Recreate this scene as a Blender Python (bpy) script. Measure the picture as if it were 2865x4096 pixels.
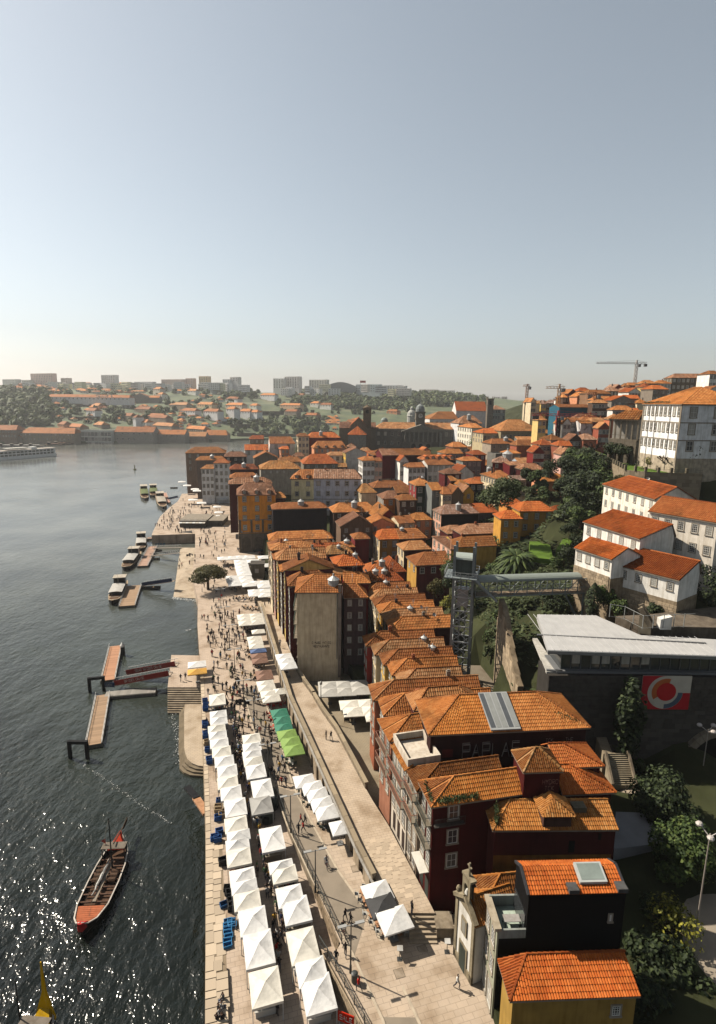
import bpy, bmesh, math, random
import numpy as np
from mathutils import Vector, Matrix
R=math.radians
random.seed(7)
for o in list(bpy.data.objects): bpy.data.objects.remove(o)
SC=bpy.context.scene; COL=SC.collection
# ---------------------------------------------------------------- camera, sky, sun, exposure
F=2275.; CX=1432.5; CY=2048.; CAMZ=62.; PITCH=math.atan((CY-1606.)/F); ROLL=R(0.7)
cam=bpy.data.cameras.new('camera'); cam.sensor_fit='VERTICAL'; cam.sensor_height=36.; cam.lens=F/4096.*36.
cam.clip_start=1.; cam.clip_end=20000.
camo=bpy.data.objects.new('camera',cam); COL.objects.link(camo)
camo.matrix_world=Matrix.Translation((0,0,CAMZ))@Matrix.Rotation(math.pi/2-PITCH,4,'X')@Matrix.Rotation(ROLL,4,'Z')
SC.camera=camo
SUN_EL=45.; SUN_AZ=-66.      # azimuth from +Y towards +X, the sun stands over the river on the left
world=bpy.data.worlds.new('World'); SC.world=world; world.use_nodes=True
nt=world.node_tree; bg=nt.nodes['Background']; sky=nt.nodes.new('ShaderNodeTexSky'); sky.sky_type='NISHITA'
sky.sun_disc=False; sky.sun_elevation=R(SUN_EL); sky.sun_rotation=R(SUN_AZ)
sky.air_density=1.05; sky.dust_density=1.5; sky.ozone_density=1.0; sky.altitude=60
hs=nt.nodes.new('ShaderNodeHueSaturation'); hs.inputs['Hue'].default_value=.482; hs.inputs['Saturation'].default_value=.47; nt.links.new(sky.outputs[0],hs.inputs['Color']); nt.links.new(hs.outputs[0],bg.inputs[0]); bg.inputs[1].default_value=0.053
sl=bpy.data.lights.new('sun','SUN'); sl.energy=5.0; sl.angle=R(0.6); sl.color=(1.,.91,.77)
so=bpy.data.objects.new('sun',sl); COL.objects.link(so)
sd=Vector((math.sin(R(SUN_AZ))*math.cos(R(SUN_EL)),math.cos(R(SUN_AZ))*math.cos(R(SUN_EL)),math.sin(R(SUN_EL))))
so.rotation_euler=sd.to_track_quat('Z','Y').to_euler(); so.location=sd*200
vs=SC.view_settings; vs.view_transform='Standard'; vs.look='None'; vs.gamma=1.; vs.exposure=1.22; vs.use_curve_mapping=False
SC.cycles.max_bounces=6; SC.cycles.diffuse_bounces=1; SC.cycles.glossy_bounces=3; SC.cycles.volume_bounces=1; SC.cycles.transparent_max_bounces=8
SC.cycles.caustics_reflective=False; SC.cycles.caustics_refractive=False
# ---------------------------------------------------------------- placing: a point of the photograph at a known height or depth
FR=dict(S=(0,0,1),a=(0,1400,.6227),b=(650,1500,.6227),d=(1300,1500,.498),e=(2000,1400,.5386),g=(650,2150,.4359),c=(1050,2150,.529),t=(1800,2000,.6631),w=(250,2500,.4981),n=(750,2700,.3736),m=(750,3400,.4359),k=(1200,2600,.4359),j=(1250,3300,.4359),q=(1400,2700,.6849),r=(1750,3350,.5604),v=(2100,2400,.479),s=(1400,2100,.3736),u=(1700,1600,.3736),x=(380,1900,.2615),y=(2250,2900,.383),z=(0,3100,.5604),l=(1750,2150,.2612),p=(2565,3200,.3902),h=(2500,1540,.2273))
def ray(fr,x,y):
    a=FR[fr]; x=a[0]+a[2]*x; y=a[1]+a[2]*y
    u=(x-CX)/F; v=(y-CY)/F; c,s=math.cos(ROLL),math.sin(ROLL)
    u2=u*c+v*s; v2=-u*s+v*c; cp,sp=math.cos(PITCH),math.sin(PITCH)
    return Vector((u2,cp-v2*sp,-(sp+v2*cp)))
def AZ(fr,x,y,z):
    d=ray(fr,x,y); t=(z-CAMZ)/d.z; return Vector((d.x*t,d.y*t,z))
def AY(fr,x,y,Y):
    d=ray(fr,x,y); t=Y/d.y; return Vector((d.x*t,Y,CAMZ+d.z*t))
def lerp(a,b,t): return a+(b-a)*t
def interp(x,pts):
    if x<=pts[0][0]: return pts[0][1]
    for (a,b),(c,d) in zip(pts,pts[1:]):
        if x<=c: return b+(d-b)*(x-a)/(c-a)
    return pts[-1][1]
# ---------------------------------------------------------------- materials
MATS={}; KA=.53   # all base colours are written for a white of about 0.8 and scaled together
def newmat(name):
    m=bpy.data.materials.new(name); m.use_nodes=True; return m,m.node_tree,m.node_tree.nodes['Principled BSDF']
def node(nt,t,**k):
    n=nt.nodes.new(t)
    for a,b in k.items(): setattr(n,a,b)
    return n
def ramp(nt,stops):
    r=nt.nodes.new('ShaderNodeValToRGB'); e=r.color_ramp.elements
    while len(e)<len(stops): e.new(.5)
    for i,(p,c) in enumerate(stops): e[i].position=p; e[i].color=(*c,1)
    return r
def mulc(c,k): return tuple(min(1,a*k) for a in c)
def ka(st): return [(p,mulc(c,KA)) for p,c in st]
def noise(nt,scale,detail=3,vec=None,rough=.55):
    n=nt.nodes.new('ShaderNodeTexNoise'); n.inputs['Scale'].default_value=scale; n.inputs['Detail'].default_value=detail; n.inputs['Roughness'].default_value=rough
    if vec: nt.links.new(vec,n.inputs['Vector'])
    return n
def pos(nt,scale=(1,1,1)):
    g=nt.nodes.new('ShaderNodeNewGeometry'); mp=nt.nodes.new('ShaderNodeMapping'); mp.inputs['Scale'].default_value=scale
    nt.links.new(g.outputs['Position'],mp.inputs['Vector']); return mp.outputs[0]
def paint(col,rough=.85,var=.22,scale=.7,streak=True,bump=0.,name=None,spec=.06,metal=0.):
    key=('p',col,rough,var,scale,streak,bump,metal)
    if key in MATS: return MATS[key]
    m,nt,b=newmat(name or 'paint'); L=nt.links.new; col=mulc(col,KA)
    n=noise(nt,scale,4,pos(nt)); r=ramp(nt,[(.3,mulc(col,1-var)),(.55,col),(.75,mulc(col,1+var*.5))]); L(n.outputs[0],r.inputs[0]); out=r.outputs[0]
    if streak:
        n2=noise(nt,1.,3,pos(nt,(2.2,2.2,.22))); r2=ramp(nt,[(.34,(.62,.58,.52)),(.56,(1,1,1))]); L(n2.outputs[0],r2.inputs[0])
        mx=node(nt,'ShaderNodeMixRGB',blend_type='MULTIPLY'); mx.inputs[0].default_value=.55; L(out,mx.inputs[1]); L(r2.outputs[0],mx.inputs[2]); out=mx.outputs[0]
    L(out,b.inputs['Base Color']); b.inputs['Roughness'].default_value=rough; b.inputs['Specular IOR Level'].default_value=spec; b.inputs['Metallic'].default_value=metal
    if bump:
        n3=noise(nt,scale*8,3,pos(nt)); bp=node(nt,'ShaderNodeBump'); bp.inputs['Strength'].default_value=bump; bp.inputs['Distance'].default_value=.05; L(n3.outputs[0],bp.inputs['Height']); L(bp.outputs[0],b.inputs['Normal'])
    MATS[key]=m; return m
def island(name,stops,rough=.8,nscale=.5,nmix=.45,spec=.08,trans=0.,dark=(.55,.5,.45)):
    if name in MATS: return MATS[name]
    m,nt,b=newmat(name); L=nt.links.new
    g=node(nt,'ShaderNodeNewGeometry'); r=ramp(nt,ka(stops)); L(g.outputs['Random Per Island'],r.inputs[0])
    n=noise(nt,nscale,4,pos(nt)); r2=ramp(nt,[(.32,dark),(.6,(1,1,1))]); L(n.outputs[0],r2.inputs[0])
    mx=node(nt,'ShaderNodeMixRGB',blend_type='MULTIPLY'); mx.inputs[0].default_value=nmix; L(r.outputs[0],mx.inputs[1]); L(r2.outputs[0],mx.inputs[2])
    if name.startswith('roof'):
        n4=noise(nt,.16,5,pos(nt),.65); r4=ramp(nt,[(.36,(.5,.52,.5)),(.47,(.95,.95,.95)),(.6,(1,1,1)),(.72,(1.1,1.15,1.25))]); L(n4.outputs[0],r4.inputs[0]); m4=node(nt,'ShaderNodeMixRGB',blend_type='MULTIPLY'); m4.inputs[0].default_value=.8; L(mx.outputs[0],m4.inputs[1]); L(r4.outputs[0],m4.inputs[2])
        oi=node(nt,'ShaderNodeObjectInfo'); r5=ramp(nt,[(0,(.4,.36,.4)),(.3,(.62,.57,.62)),(.5,(.9,.86,.86)),(.72,(1.08,1.06,1.03)),(.88,(1.0,1.15,1.45)),(1,(.8,1.08,1.8))]); L(oi.outputs['Random'],r5.inputs[0]); mx=node(nt,'ShaderNodeMixRGB',blend_type='MULTIPLY'); mx.inputs[0].default_value=.9; L(m4.outputs[0],mx.inputs[1]); L(r5.outputs[0],mx.inputs[2])
    L(mx.outputs[0],b.inputs['Base Color']); b.inputs['Roughness'].default_value=rough; b.inputs['Specular IOR Level'].default_value=spec
    if trans:
        t=node(nt,'ShaderNodeBsdfTranslucent'); ms=node(nt,'ShaderNodeMixShader'); ms.inputs[0].default_value=trans
        L(mx.outputs[0],t.inputs[0]); L(b.outputs[0],ms.inputs[1]); L(t.outputs[0],ms.inputs[2]); L(ms.outputs[0],nt.nodes['Material Output'].inputs[0])
    MATS[name]=m; return m
def tilemat(kind=0):
    st=[[(.0,(.42,.15,.04)),(.3,(.50,.185,.05)),(.7,(.55,.215,.06)),(1.,(.6,.265,.085))],
        [(.0,(.32,.12,.03)),(.3,(.42,.16,.035)),(.7,(.48,.19,.045)),(1.,(.5,.24,.075))],
        [(.0,(.42,.10,.02)),(.4,(.5,.125,.024)),(.8,(.54,.145,.03)),(1.,(.58,.18,.04))],
        [(.0,(.26,.12,.06)),(.4,(.36,.17,.085)),(.8,(.42,.21,.11)),(1.,(.46,.27,.16))]][kind]
    return island('roof_tile_%d'%kind,st,.75,.35,.4,dark=(.5,.42,.34))
def glassmat():
    if 'glass' in MATS: return MATS['glass']
    m,nt,b=newmat('window_glass'); L=nt.links.new
    oi=node(nt,'ShaderNodeObjectInfo'); r=ramp(nt,[(0,(.012,.014,.016)),(.55,(.03,.03,.03)),(.7,(.13,.12,.1)),(1,(.26,.25,.22))]); L(oi.outputs['Random'],r.inputs[0]); L(r.outputs[0],b.inputs['Base Color'])
    b.inputs['Roughness'].default_value=.08; b.inputs['Specular IOR Level'].default_value=.6
    MATS['glass']=m; return m
def objcol(name,rough=.85,k=1.):
    if name in MATS: return MATS[name]
    m,nt,b=newmat(name); oi=node(nt,'ShaderNodeObjectInfo'); mk=node(nt,'ShaderNodeMixRGB',blend_type='MULTIPLY'); mk.inputs[0].default_value=1; mk.inputs[2].default_value=(KA,KA,KA,1); nt.links.new(oi.outputs['Color'],mk.inputs[1]); nt.links.new(mk.outputs[0],b.inputs['Base Color']); b.inputs['Roughness'].default_value=rough; b.inputs['Specular IOR Level'].default_value=.15
    MATS[name]=m; return m
def fabric(col,name='canvas'):
    key=('fab',col)
    if key in MATS: return MATS[key]
    m,nt,b=newmat(name); L=nt.links.new; col=mulc(col,KA*1.12)
    n=noise(nt,.9,4,pos(nt)); r=ramp(nt,[(.3,mulc(col,.78)),(.5,mulc(col,.95)),(.65,col)]); L(n.outputs[0],r.inputs[0]); L(r.outputs[0],b.inputs['Base Color']); b.inputs['Roughness'].default_value=.8
    n3=noise(nt,2.5,2,pos(nt)); bp=node(nt,'ShaderNodeBump'); bp.inputs['Strength'].default_value=.35; bp.inputs['Distance'].default_value=.12; L(n3.outputs[0],bp.inputs['Height']); L(bp.outputs[0],b.inputs['Normal'])
    t=node(nt,'ShaderNodeBsdfTranslucent'); L(r.outputs[0],t.inputs[0]); ms=node(nt,'ShaderNodeMixShader'); ms.inputs[0].default_value=.18
    L(b.outputs[0],ms.inputs[1]); L(t.outputs[0],ms.inputs[2]); L(ms.outputs[0],nt.nodes['Material Output'].inputs[0])
    MATS[key]=m; return m
def paving(col,scale=1.,bw=.8,bh=.5,name='paving',mort=.03,rot=-16.5,bump=.15):
    key=('pav',col,scale,bw,bh,rot)
    if key in MATS: return MATS[key]
    m,nt,b=newmat(name); L=nt.links.new; col=mulc(col,KA)
    g=node(nt,'ShaderNodeNewGeometry'); mp=node(nt,'ShaderNodeMapping'); mp.inputs['Rotation'].default_value=(0,0,R(rot)); L(g.outputs['Position'],mp.inputs[0])
    br=node(nt,'ShaderNodeTexBrick'); br.inputs['Scale'].default_value=scale; br.inputs['Mortar Size'].default_value=mort; br.inputs['Brick Width'].default_value=bw; br.inputs['Row Height'].default_value=bh
    br.inputs['Color1'].default_value=(*mulc(col,.95),1); br.inputs['Color2'].default_value=(*mulc(col,1.05),1); br.inputs['Mortar'].default_value=(*mulc(col,.74),1); L(mp.outputs[0],br.inputs[0])
    n=noise(nt,.35,5,pos(nt)); r=ramp(nt,[(.32,(.66,.61,.55)),(.46,(.9,.88,.85)),(.56,(1,1,1)),(.7,(1.08,1.07,1.05))]); L(n.outputs[0],r.inputs[0])
    mx=node(nt,'ShaderNodeMixRGB',blend_type='MULTIPLY'); mx.inputs[0].default_value=1; L(br.outputs[0],mx.inputs[1]); L(r.outputs[0],mx.inputs[2])
    L(mx.outputs[0],b.inputs['Base Color']); b.inputs['Roughness'].default_value=.85; b.inputs['Specular IOR Level'].default_value=.2
    bp=node(nt,'ShaderNodeBump'); bp.inputs['Strength'].default_value=bump; bp.inputs['Distance'].default_value=.03; bp.invert=True; L(br.outputs['Fac'],bp.inputs['Height']); L(bp.outputs[0],b.inputs['Normal'])
    MATS[key]=m; return m
STONE=(.27,.22,.16); WHITE=(.78,.76,.72); METAL=(.32,.34,.35); DARK=(.02,.02,.022)
def metal(col=METAL,rough=.45): return paint(col,rough,.12,2.,False,0,'painted_metal',.5)
# ---------------------------------------------------------------- mesh builder
class MB:
    def __init__(s): s.v=[]; s.f=[]; s.m=[]
    def poly(s,pts,m=0):
        i=len(s.v); s.v+=[tuple(p) for p in pts]; s.f.append(tuple(range(i,i+len(pts)))); s.m.append(m)
    def hexa(s,p,m=0):      # 8 points: bottom 4 ccw, top 4 ccw
        i=len(s.v); s.v+=[tuple(a) for a in p]
        for q in ((3,2,1,0),(4,5,6,7),(0,1,5,4),(1,2,6,5),(2,3,7,6),(3,0,4,7)): s.f.append(tuple(i+k for k in q)); s.m.append(m)
    def box(s,x0,y0,z0,x1,y1,z1,m=0): s.hexa([(x0,y0,z0),(x1,y0,z0),(x1,y1,z0),(x0,y1,z0),(x0,y0,z1),(x1,y0,z1),(x1,y1,z1),(x0,y1,z1)],m)
    def bar(s,a,b,w,h=None,m=0):
        a,b=Vector(a),Vector(b); d=(b-a)
        if d.length<1e-6: return
        d.normalize(); up=Vector((0,0,1)) if abs(d.z)<.95 else Vector((0,1,0)); sx=d.cross(up).normalized(); sy=sx.cross(d).normalized(); h=h or w; sx*=w/2; sy*=h/2
        s.hexa([a-sx-sy,a+sx-sy,b+sx-sy,b-sx-sy,a-sx+sy,a+sx+sy,b+sx+sy,b-sx+sy],m)
    def tube(s,a,b,r0,r1=None,n=8,m=0,cap=True):
        a,b=Vector(a),Vector(b); r1=r0 if r1 is None else r1; d=(b-a).normalized(); up=Vector((0,0,1)) if abs(d.z)<.95 else Vector((1,0,0)); sx=d.cross(up).normalized(); sy=sx.cross(d); i=len(s.v)
        for c,r in ((a,r0),(b,r1)):
            for k in range(n): t=2*math.pi*k/n; s.v.append(tuple(c+sx*math.cos(t)*r+sy*math.sin(t)*r))
        for k in range(n): s.f.append((i+(k+1)%n,i+k,i+n+k,i+n+(k+1)%n)); s.m.append(m)
        if cap: s.f.append(tuple(i+k for k in range(n))); s.m.append(m); s.f.append(tuple(i+n+k for k in reversed(range(n)))); s.m.append(m)
    def lathe(s,prof,c=(0,0,0),n=12,m=0):
        i=len(s.v); c=Vector(c)
        for r,z in prof:
            for k in range(n): t=2*math.pi*k/n; s.v.append((c.x+r*math.cos(t),c.y+r*math.sin(t),c.z+z))
        for j in range(len(prof)-1):
            for k in range(n): s.f.append((i+j*n+k,i+j*n+(k+1)%n,i+(j+1)*n+(k+1)%n,i+(j+1)*n+k)); s.m.append(m)
    def prism(s,pts,z0,z1,m=0,mt=None):   # pts ccw (x,y) ; z may be lists
        n=len(pts); i=len(s.v); zz0=z0 if isinstance(z0,(list,tuple)) else [z0]*n; zz1=z1 if isinstance(z1,(list,tuple)) else [z1]*n
        s.v+=[(p[0],p[1],z) for p,z in zip(pts,zz0)]+[(p[0],p[1],z) for p,z in zip(pts,zz1)]
        s.f.append(tuple(i+n+k for k in range(n))); s.m.append(m if mt is None else mt)
        for k in range(n): s.f.append((i+k,i+(k+1)%n,i+n+(k+1)%n,i+n+k)); s.m.append(m)
    def mesh(s,name,mats,smooth=False):
        me=bpy.data.meshes.new(name); me.from_pydata(s.v,[],s.f)
        for a in mats: me.materials.append(a)
        if len(mats)>1: me.polygons.foreach_set('material_index',s.m)
        if smooth: me.polygons.foreach_set('use_smooth',[True]*len(me.polygons))
        me.update(); return me
    def obj(s,name,mats,parent=None,loc=None,rz=0,smooth=False,**k):
        if not isinstance(mats,(list,tuple)): mats=[mats]
        return link(name,s.mesh(name,mats,smooth),parent,loc,rz,**k)
def link(name,me,parent=None,loc=None,rz=0,label=None,cat=None,group=None,kind=None,scale=None,color=None):
    o=bpy.data.objects.new(name,me); COL.objects.link(o)
    if loc is not None: o.location=loc
    if rz: o.rotation_euler=(0,0,rz)
    if scale: o.scale=scale
    if parent: o.parent=parent
    if label: o['label']=label
    if cat: o['category']=cat
    if group: o['group']=group
    if kind: o['kind']=kind
    if color: o.color=(*color,1)
    return o
def thing(name,label,cat,loc=(0,0,0),rz=0,group=None): return link(name,None,None,loc,rz,label,cat,group)
def struct(name,mb,mats,**k): return mb.obj(name,mats,kind='structure',**k)
def copy_tree(o,parent=None):
    c=o.copy(); COL.objects.link(c); c.parent=parent
    for ch in list(o.children): copy_tree(ch,c)
    return c
# ================================================================ THE SETTING
QZ=4.0; SZ=7.5; YZ=4.6
def roadz(Y): return interp(Y,[(48,6.0),(78,4.03)])
EDGE_PX=[(822,4096),(823,3700),(823,3300),(815,3048),(807,2819),(798,2620),(790,2500),(792,2398)]
EDGE=[AZ('S',x,y,QZ) for x,y in EDGE_PX]
EDGE=[EDGE[0]+(EDGE[0]-EDGE[1])*1.2]+EDGE
def edgex(Y): return interp(Y,[(p.y,p.x) for p in EDGE])
ARC=[(3.0,54.5),(0.2,61.5),(-4.2,74),(-8.4,86),(-12.3,97),(-17.4,115.4),(-25.7,145),(-31,162)]
def arcx(Y): return interp(Y,[(b,a) for a,b in ARC])
SRT=[(8.9,52.4),(8.4,54),(6.6,59.2),(4.5,65.4),(2.6,69.9),(1.4,73),(-.3,78.1),(-3.3,86.9),(-6.1,93.1),(-8,98.1),(-12.4,110),(-17,127),(-22.5,146),(-27,162)]
def srx(Y): return interp(Y,[(b,a) for a,b in SRT])
WLA=[(35,5.2),(42.3,1.0),(47.2,-1.8),(50.2,-3.7)]; WLB=[(50.2,-1.3),(53.5,-2.7),(57.1,-4.3),(62.4,-6.6),(67.8,-9.0),(75.6,-11.8),(79,-13)]
def wlx(Y): return interp(Y,WLA) if Y<50.2 else interp(Y,WLB)
# water ---------------------------------------------------------
def water_mat():
    m,nt,b=newmat('river_water'); L=nt.links.new
    b.inputs['Base Color'].default_value=(.016,.026,.022,1); b.inputs['Roughness'].default_value=.15; b.inputs['IOR'].default_value=1.33; b.inputs['Specular IOR Level'].default_value=.55
    n=noise(nt,.03,3,pos(nt)); r=ramp(nt,[(.35,(.6,.62,.6)),(.65,(1.25,1.25,1.2))]); L(n.outputs[0],r.inputs[0])
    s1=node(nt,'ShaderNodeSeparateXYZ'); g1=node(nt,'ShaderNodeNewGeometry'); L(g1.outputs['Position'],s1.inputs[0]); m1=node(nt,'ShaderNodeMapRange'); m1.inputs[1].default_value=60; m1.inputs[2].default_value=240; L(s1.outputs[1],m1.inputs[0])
    r1=ramp(nt,[(0,(.0045,.0065,.005)),(.4,(.022,.026,.022)),(1,(.062,.064,.058))]); L(m1.outputs[0],r1.inputs[0]); mq=node(nt,'ShaderNodeMixRGB',blend_type='MULTIPLY'); mq.inputs[0].default_value=1; L(r1.outputs[0],mq.inputs[1]); L(r.outputs[0],mq.inputs[2]); L(mq.outputs[0],b.inputs['Base Color'])  # base colour pales with distance to paint in the far river's silvery sheen
    p=pos(nt,(1.,.62,1.)); 
    n1=noise(nt,.16,3,p); n2=noise(nt,.75,3,p,.6); n3=noise(nt,2.6,2,pos(nt,(1.,.75,1.)))
    a=node(nt,'ShaderNodeMath',operation='MULTIPLY_ADD'); a.inputs[1].default_value=2.2; L(n1.outputs[0],a.inputs[0]); 
    a2=node(nt,'ShaderNodeMath',operation='MULTIPLY_ADD'); a2.inputs[1].default_value=1.0; L(n2.outputs[0],a2.inputs[0]); 
    a3=node(nt,'ShaderNodeMath',operation='MULTIPLY'); a3.inputs[1].default_value=.12; L(n3.outputs[0],a3.inputs[0]); L(a3.outputs[0],a2.inputs[2]); L(a2.outputs[0],a.inputs[2])
    bp=node(nt,'ShaderNodeBump'); bp.inputs['Distance'].default_value=.46
    sx=node(nt,'ShaderNodeSeparateXYZ'); g=node(nt,'ShaderNodeNewGeometry'); L(g.outputs['Position'],sx.inputs[0]); mr=node(nt,'ShaderNodeMapRange'); mr.inputs[1].default_value=50; mr.inputs[2].default_value=260; mr.inputs[3].default_value=1.; mr.inputs[4].default_value=.22; L(sx.outputs[1],mr.inputs[0])
    ns=noise(nt,.022,3,pos(nt,(1,.45,1))); rs=ramp(nt,[(.36,(.55,.55,.55)),(.6,(1,1,1))]); L(ns.outputs[0],rs.inputs[0]); ml=node(nt,'ShaderNodeMath',operation='MULTIPLY'); L(mr.outputs[0],ml.inputs[0]); L(rs.outputs[0],ml.inputs[1]); L(ml.outputs[0],bp.inputs['Strength'])
    L(a.outputs[0],bp.inputs['Height']); L(bp.outputs[0],b.inputs['Normal'])
    return m
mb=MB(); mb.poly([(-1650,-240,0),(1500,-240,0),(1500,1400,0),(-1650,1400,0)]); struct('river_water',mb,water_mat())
# city terrain --------------------------------------------------
BANK=[(20,14),(54,12),(66,9),(73,7),(100,2),(112,-2),(150,-16),(215,-38),(330,-75),(400,-80),(480,-60),(600,-10),(800,80),(1200,260)]
TCP=[(20,50,5),(30,60,7),(40,50,6),(60,50,6),(40,78,7),(60,78,8),(16,100,8),(20,105,9),(30,100,18),(45,95,22),(60,95,24),(45,130,22),(75,120,36),(100,110,45),(30,130,18),(60,160,31),(90,170,46),(140,160,56),(0,120,6),(0,140,8),(-10,170,9),(0,200,12),(-20,215,8),(20,180,15),(45,200,26),
 (0,300,17),(-40,300,10),(40,300,22),(80,300,26),(120,300,36),(170,300,62),(-60,380,12),(0,400,22),(60,420,30),(120,420,40),(200,420,62),(300,420,74),(0,520,24),(100,520,34),(200,560,58),(300,600,76),(450,600,80),(0,650,30),(120,700,38),(250,750,66),(400,800,76),(0,900,4),(200,1000,6),(350,1100,30)]
HB=[]   # house bases join the control points
def city_z(X,Y,P,V):
    d2=((P[:,0]-X)**2+(P[:,1]-Y)**2)+4.; w=1./d2**1.6; return float((w*V).sum()/w.sum())
def build_city_ground():
    global CITYZ
    cp=np.array([c[:2] for c in TCP]+[c[:2] for c in HB]); cv=np.array([c[2] for c in TCP]+[c[2] for c in HB])
    CITYZ=lambda X,Y: city_z(X,Y,cp,cv)
    ys=list(np.arange(30,170,4))+list(np.arange(170,420,8))+list(np.arange(420,1200,30)); nx=70; mb=MB(); rows=[]
    for Y in ys:
        x0=interp(Y,[(a,b) for a,b in BANK]); x1=90+Y*1.0; row=[]
        for i in range(nx+1):
            t=i/nx; X=x0+(x1-x0)*t**1.3; z=city_z(X,Y,cp,cv)
            if X<27.4 and 80<Y<114: z=min(z,8.2)
            if i==0: z=-4
            row.append(len(mb.v)); mb.v.append((X,Y,z))
        rows.append(row)
    for a,b in zip(rows,rows[1:]):
        for i in range(nx): mb.f.append((a[i],a[i+1],b[i+1],b[i])); mb.m.append(0)
    m=island('city_soil',[(0,(.05,.05,.025)),(1,(.05,.05,.025))],.95,.06,1.,dark=(.9,.8,.7))
    m=paint((.045,.05,.022),.95,.5,.12,False,.4,'scrub_ground')
    struct('hillside_ground',mb,m)
# quay ----------------------------------------------------------
pave=paving((.48,.38,.295),1.,.9,.55,'granite_paving')
pave2=paving((.47,.38,.28),1.,.62,.4,'granite_setts')
asphalt=paint((.27,.225,.175),.9,.16,.5,False,.25,'worn_asphalt')
stonew=paint(STONE,.9,.45,.9,True,.5,'granite_wall')
mb=MB(); left=[(p.x,p.y) for p in EDGE]
ys=[20,34,42.3,50.2,50.21,62.4,75.6,79,97,145,158]; right=[]
for Y in ys:
    right.append(((wlx(Y)+.4) if Y<79 else arcx(Y)+.3,Y))
mb.prism(left[::-1]+right if False else [*right,*left[::-1]],-3,QZ)
struct('quay_promenade',mb,[pave])
# far square and its river platforms
plz=[(792,2398),(770,2300),(781,2191),(781,2135),(607,2141),(613,2125),(641,2066),(676,2032),(712,2005),(728,1975)]
pz=[AZ('S',a,b,QZ) for a,b in plz]
mb=MB(); poly=[(p.x,p.y) for p in pz]; mb.prism([(-24,158),(-30,175),(-38,215),(-60,330),(-80,360)]+poly[::-1],-3,QZ+.01)
struct('riverside_square',mb,[pave])
# slipway beside the tree
mb=MB(); A_=[AZ('S',694,2388,.1),AZ('S',791,2394,.1),AZ('S',781,2191,3.95),AZ('S',722,2190,3.2)]
mb.prism([(p.x,p.y) for p in A_],-3,[p.z for p in A_]); struct('slipway',mb,[pave2])
# jetty platform with steps, low ledge with rounded end
mb=MB(); J=[AZ('w',875,240,3.4),AZ('w',1108,245,3.4),AZ('w',1118,500,3.4),AZ('w',845,500,3.4)]
mb.prism([(p.x,p.y) for p in J][::-1],-3,3.4); jet=struct('landing_platform',mb,[pave])
a=J[3]; b=J[2]; dv=Vector((.28,-.96,0)); 
for i in range(11):
    mb=MB(); z1=3.4-.28*(i+1); o=dv*(.42*i); o2=dv*(.42*(i+1)); A2=a+o; B2=b+o
    mb.prism([(p.x,p.y) for p in (a+o2,b+o2,b+o+dv*-.02,a+o+dv*-.02)],-3,z1); mb.obj('step',[paint((.36,.29,.21),.9,.3,.8,False)],jet)
led=[(985,600),(1118,600),(1135,1135),(1090,1128),(1040,1108),(1005,1075),(985,1020),(978,980),(978,700)]
for i,(gr,z1) in enumerate(((0,1.25),(.35,.95),(.7,.65),(1.05,.35))):
    mb=MB(); pts=[AZ('w',x,y,1.25) for x,y in led]; cx=AZ('w',1118,800,1.25)
    pts=[((p.x-gr) if k not in (1,2) else p.x+.3, p.y-(gr*1.2 if k in (2,3,4,5) else 0)) for k,p in enumerate(pts)]
    mb.prism(pts[::-1],-3,z1)
    if i==0: ledge=struct('river_ledge',mb,[pave2])
    else: mb.obj('step',[paint((.2,.16,.11),.9,.3,.8,False)],ledge)
# sloping road and the small plaza -------------------------------
mb=MB(); ys=[34,38,42.3,45,48,50.2,50.21,52,53.5,55,57.1,60,62.4,65,67.8,71,75.6,79]; pr=None
for Y in ys:
    x0=wlx(Y); x1=arcx(Y)+.2 if Y>54.6 else 17.; z=roadz(Y); xs=[x0+(x1-x0)*i/4 for i in range(5)]; cur=[(x,Y,z) for x in xs]
    if pr:
        for i in range(4): mb.poly([pr[i],pr[i+1],cur[i+1],cur[i]])
        mb.poly([(pr[0][0],pr[0][1],2),pr[0],cur[0],(cur[0][0],cur[0][1],2)],1)
    pr=cur
struct('sloping_plaza',mb,[paving((.47,.375,.285),1.,1.1,.6,'plaza_slabs'),stonew])
LK=[(3.4,41),(3.0,42.5),(.1,49),(-5,59.3),(-9.2,69),(-12.6,78.4)]+[tuple(AZ('n',x,y,4)[:2]) for x,y in ((800,830),(720,600),(640,290),(600,150))]
RK=[(6.6,41),(6.0,42.5),(1.5,54.1),(-2.1,60.4),(-6.0,69),(-9.6,77.5)]+[tuple(AZ('n',x,y,4)[:2]) for x,y in ((1010,800),(880,450),(790,200),(760,100))]
mb=MB()
for i in range(len(LK)-1):
    q=[LK[i],RK[i],RK[i+1],LK[i+1]]; mb.poly([(p[0],p[1],roadz(p[1])+.012) for p in q])
struct('asphalt_road',mb,[asphalt])
kerbm=paint((.5,.42,.32),.85,.2,1.5,False)
for nm,K,sg in (('kerb',RK,1),('kerb',LK,-1)):
    mb=MB()
    for i in range(len(K)-1):
        a,b=K[i],K[i+1]; za,zb=roadz(a[1]),roadz(b[1]); w=.28*sg
        q=[(a[0],a[1],za),(a[0]+w,a[1],za),(b[0]+w,b[1],zb),(b[0],b[1],zb)]
        if sg<0: q=q[::-1]
        mb.hexa([(x,y,z-.1) for x,y,z in q]+[(x,y,z+.11) for x,y,z in q])
    struct(nm,mb,[kerbm])
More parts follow.
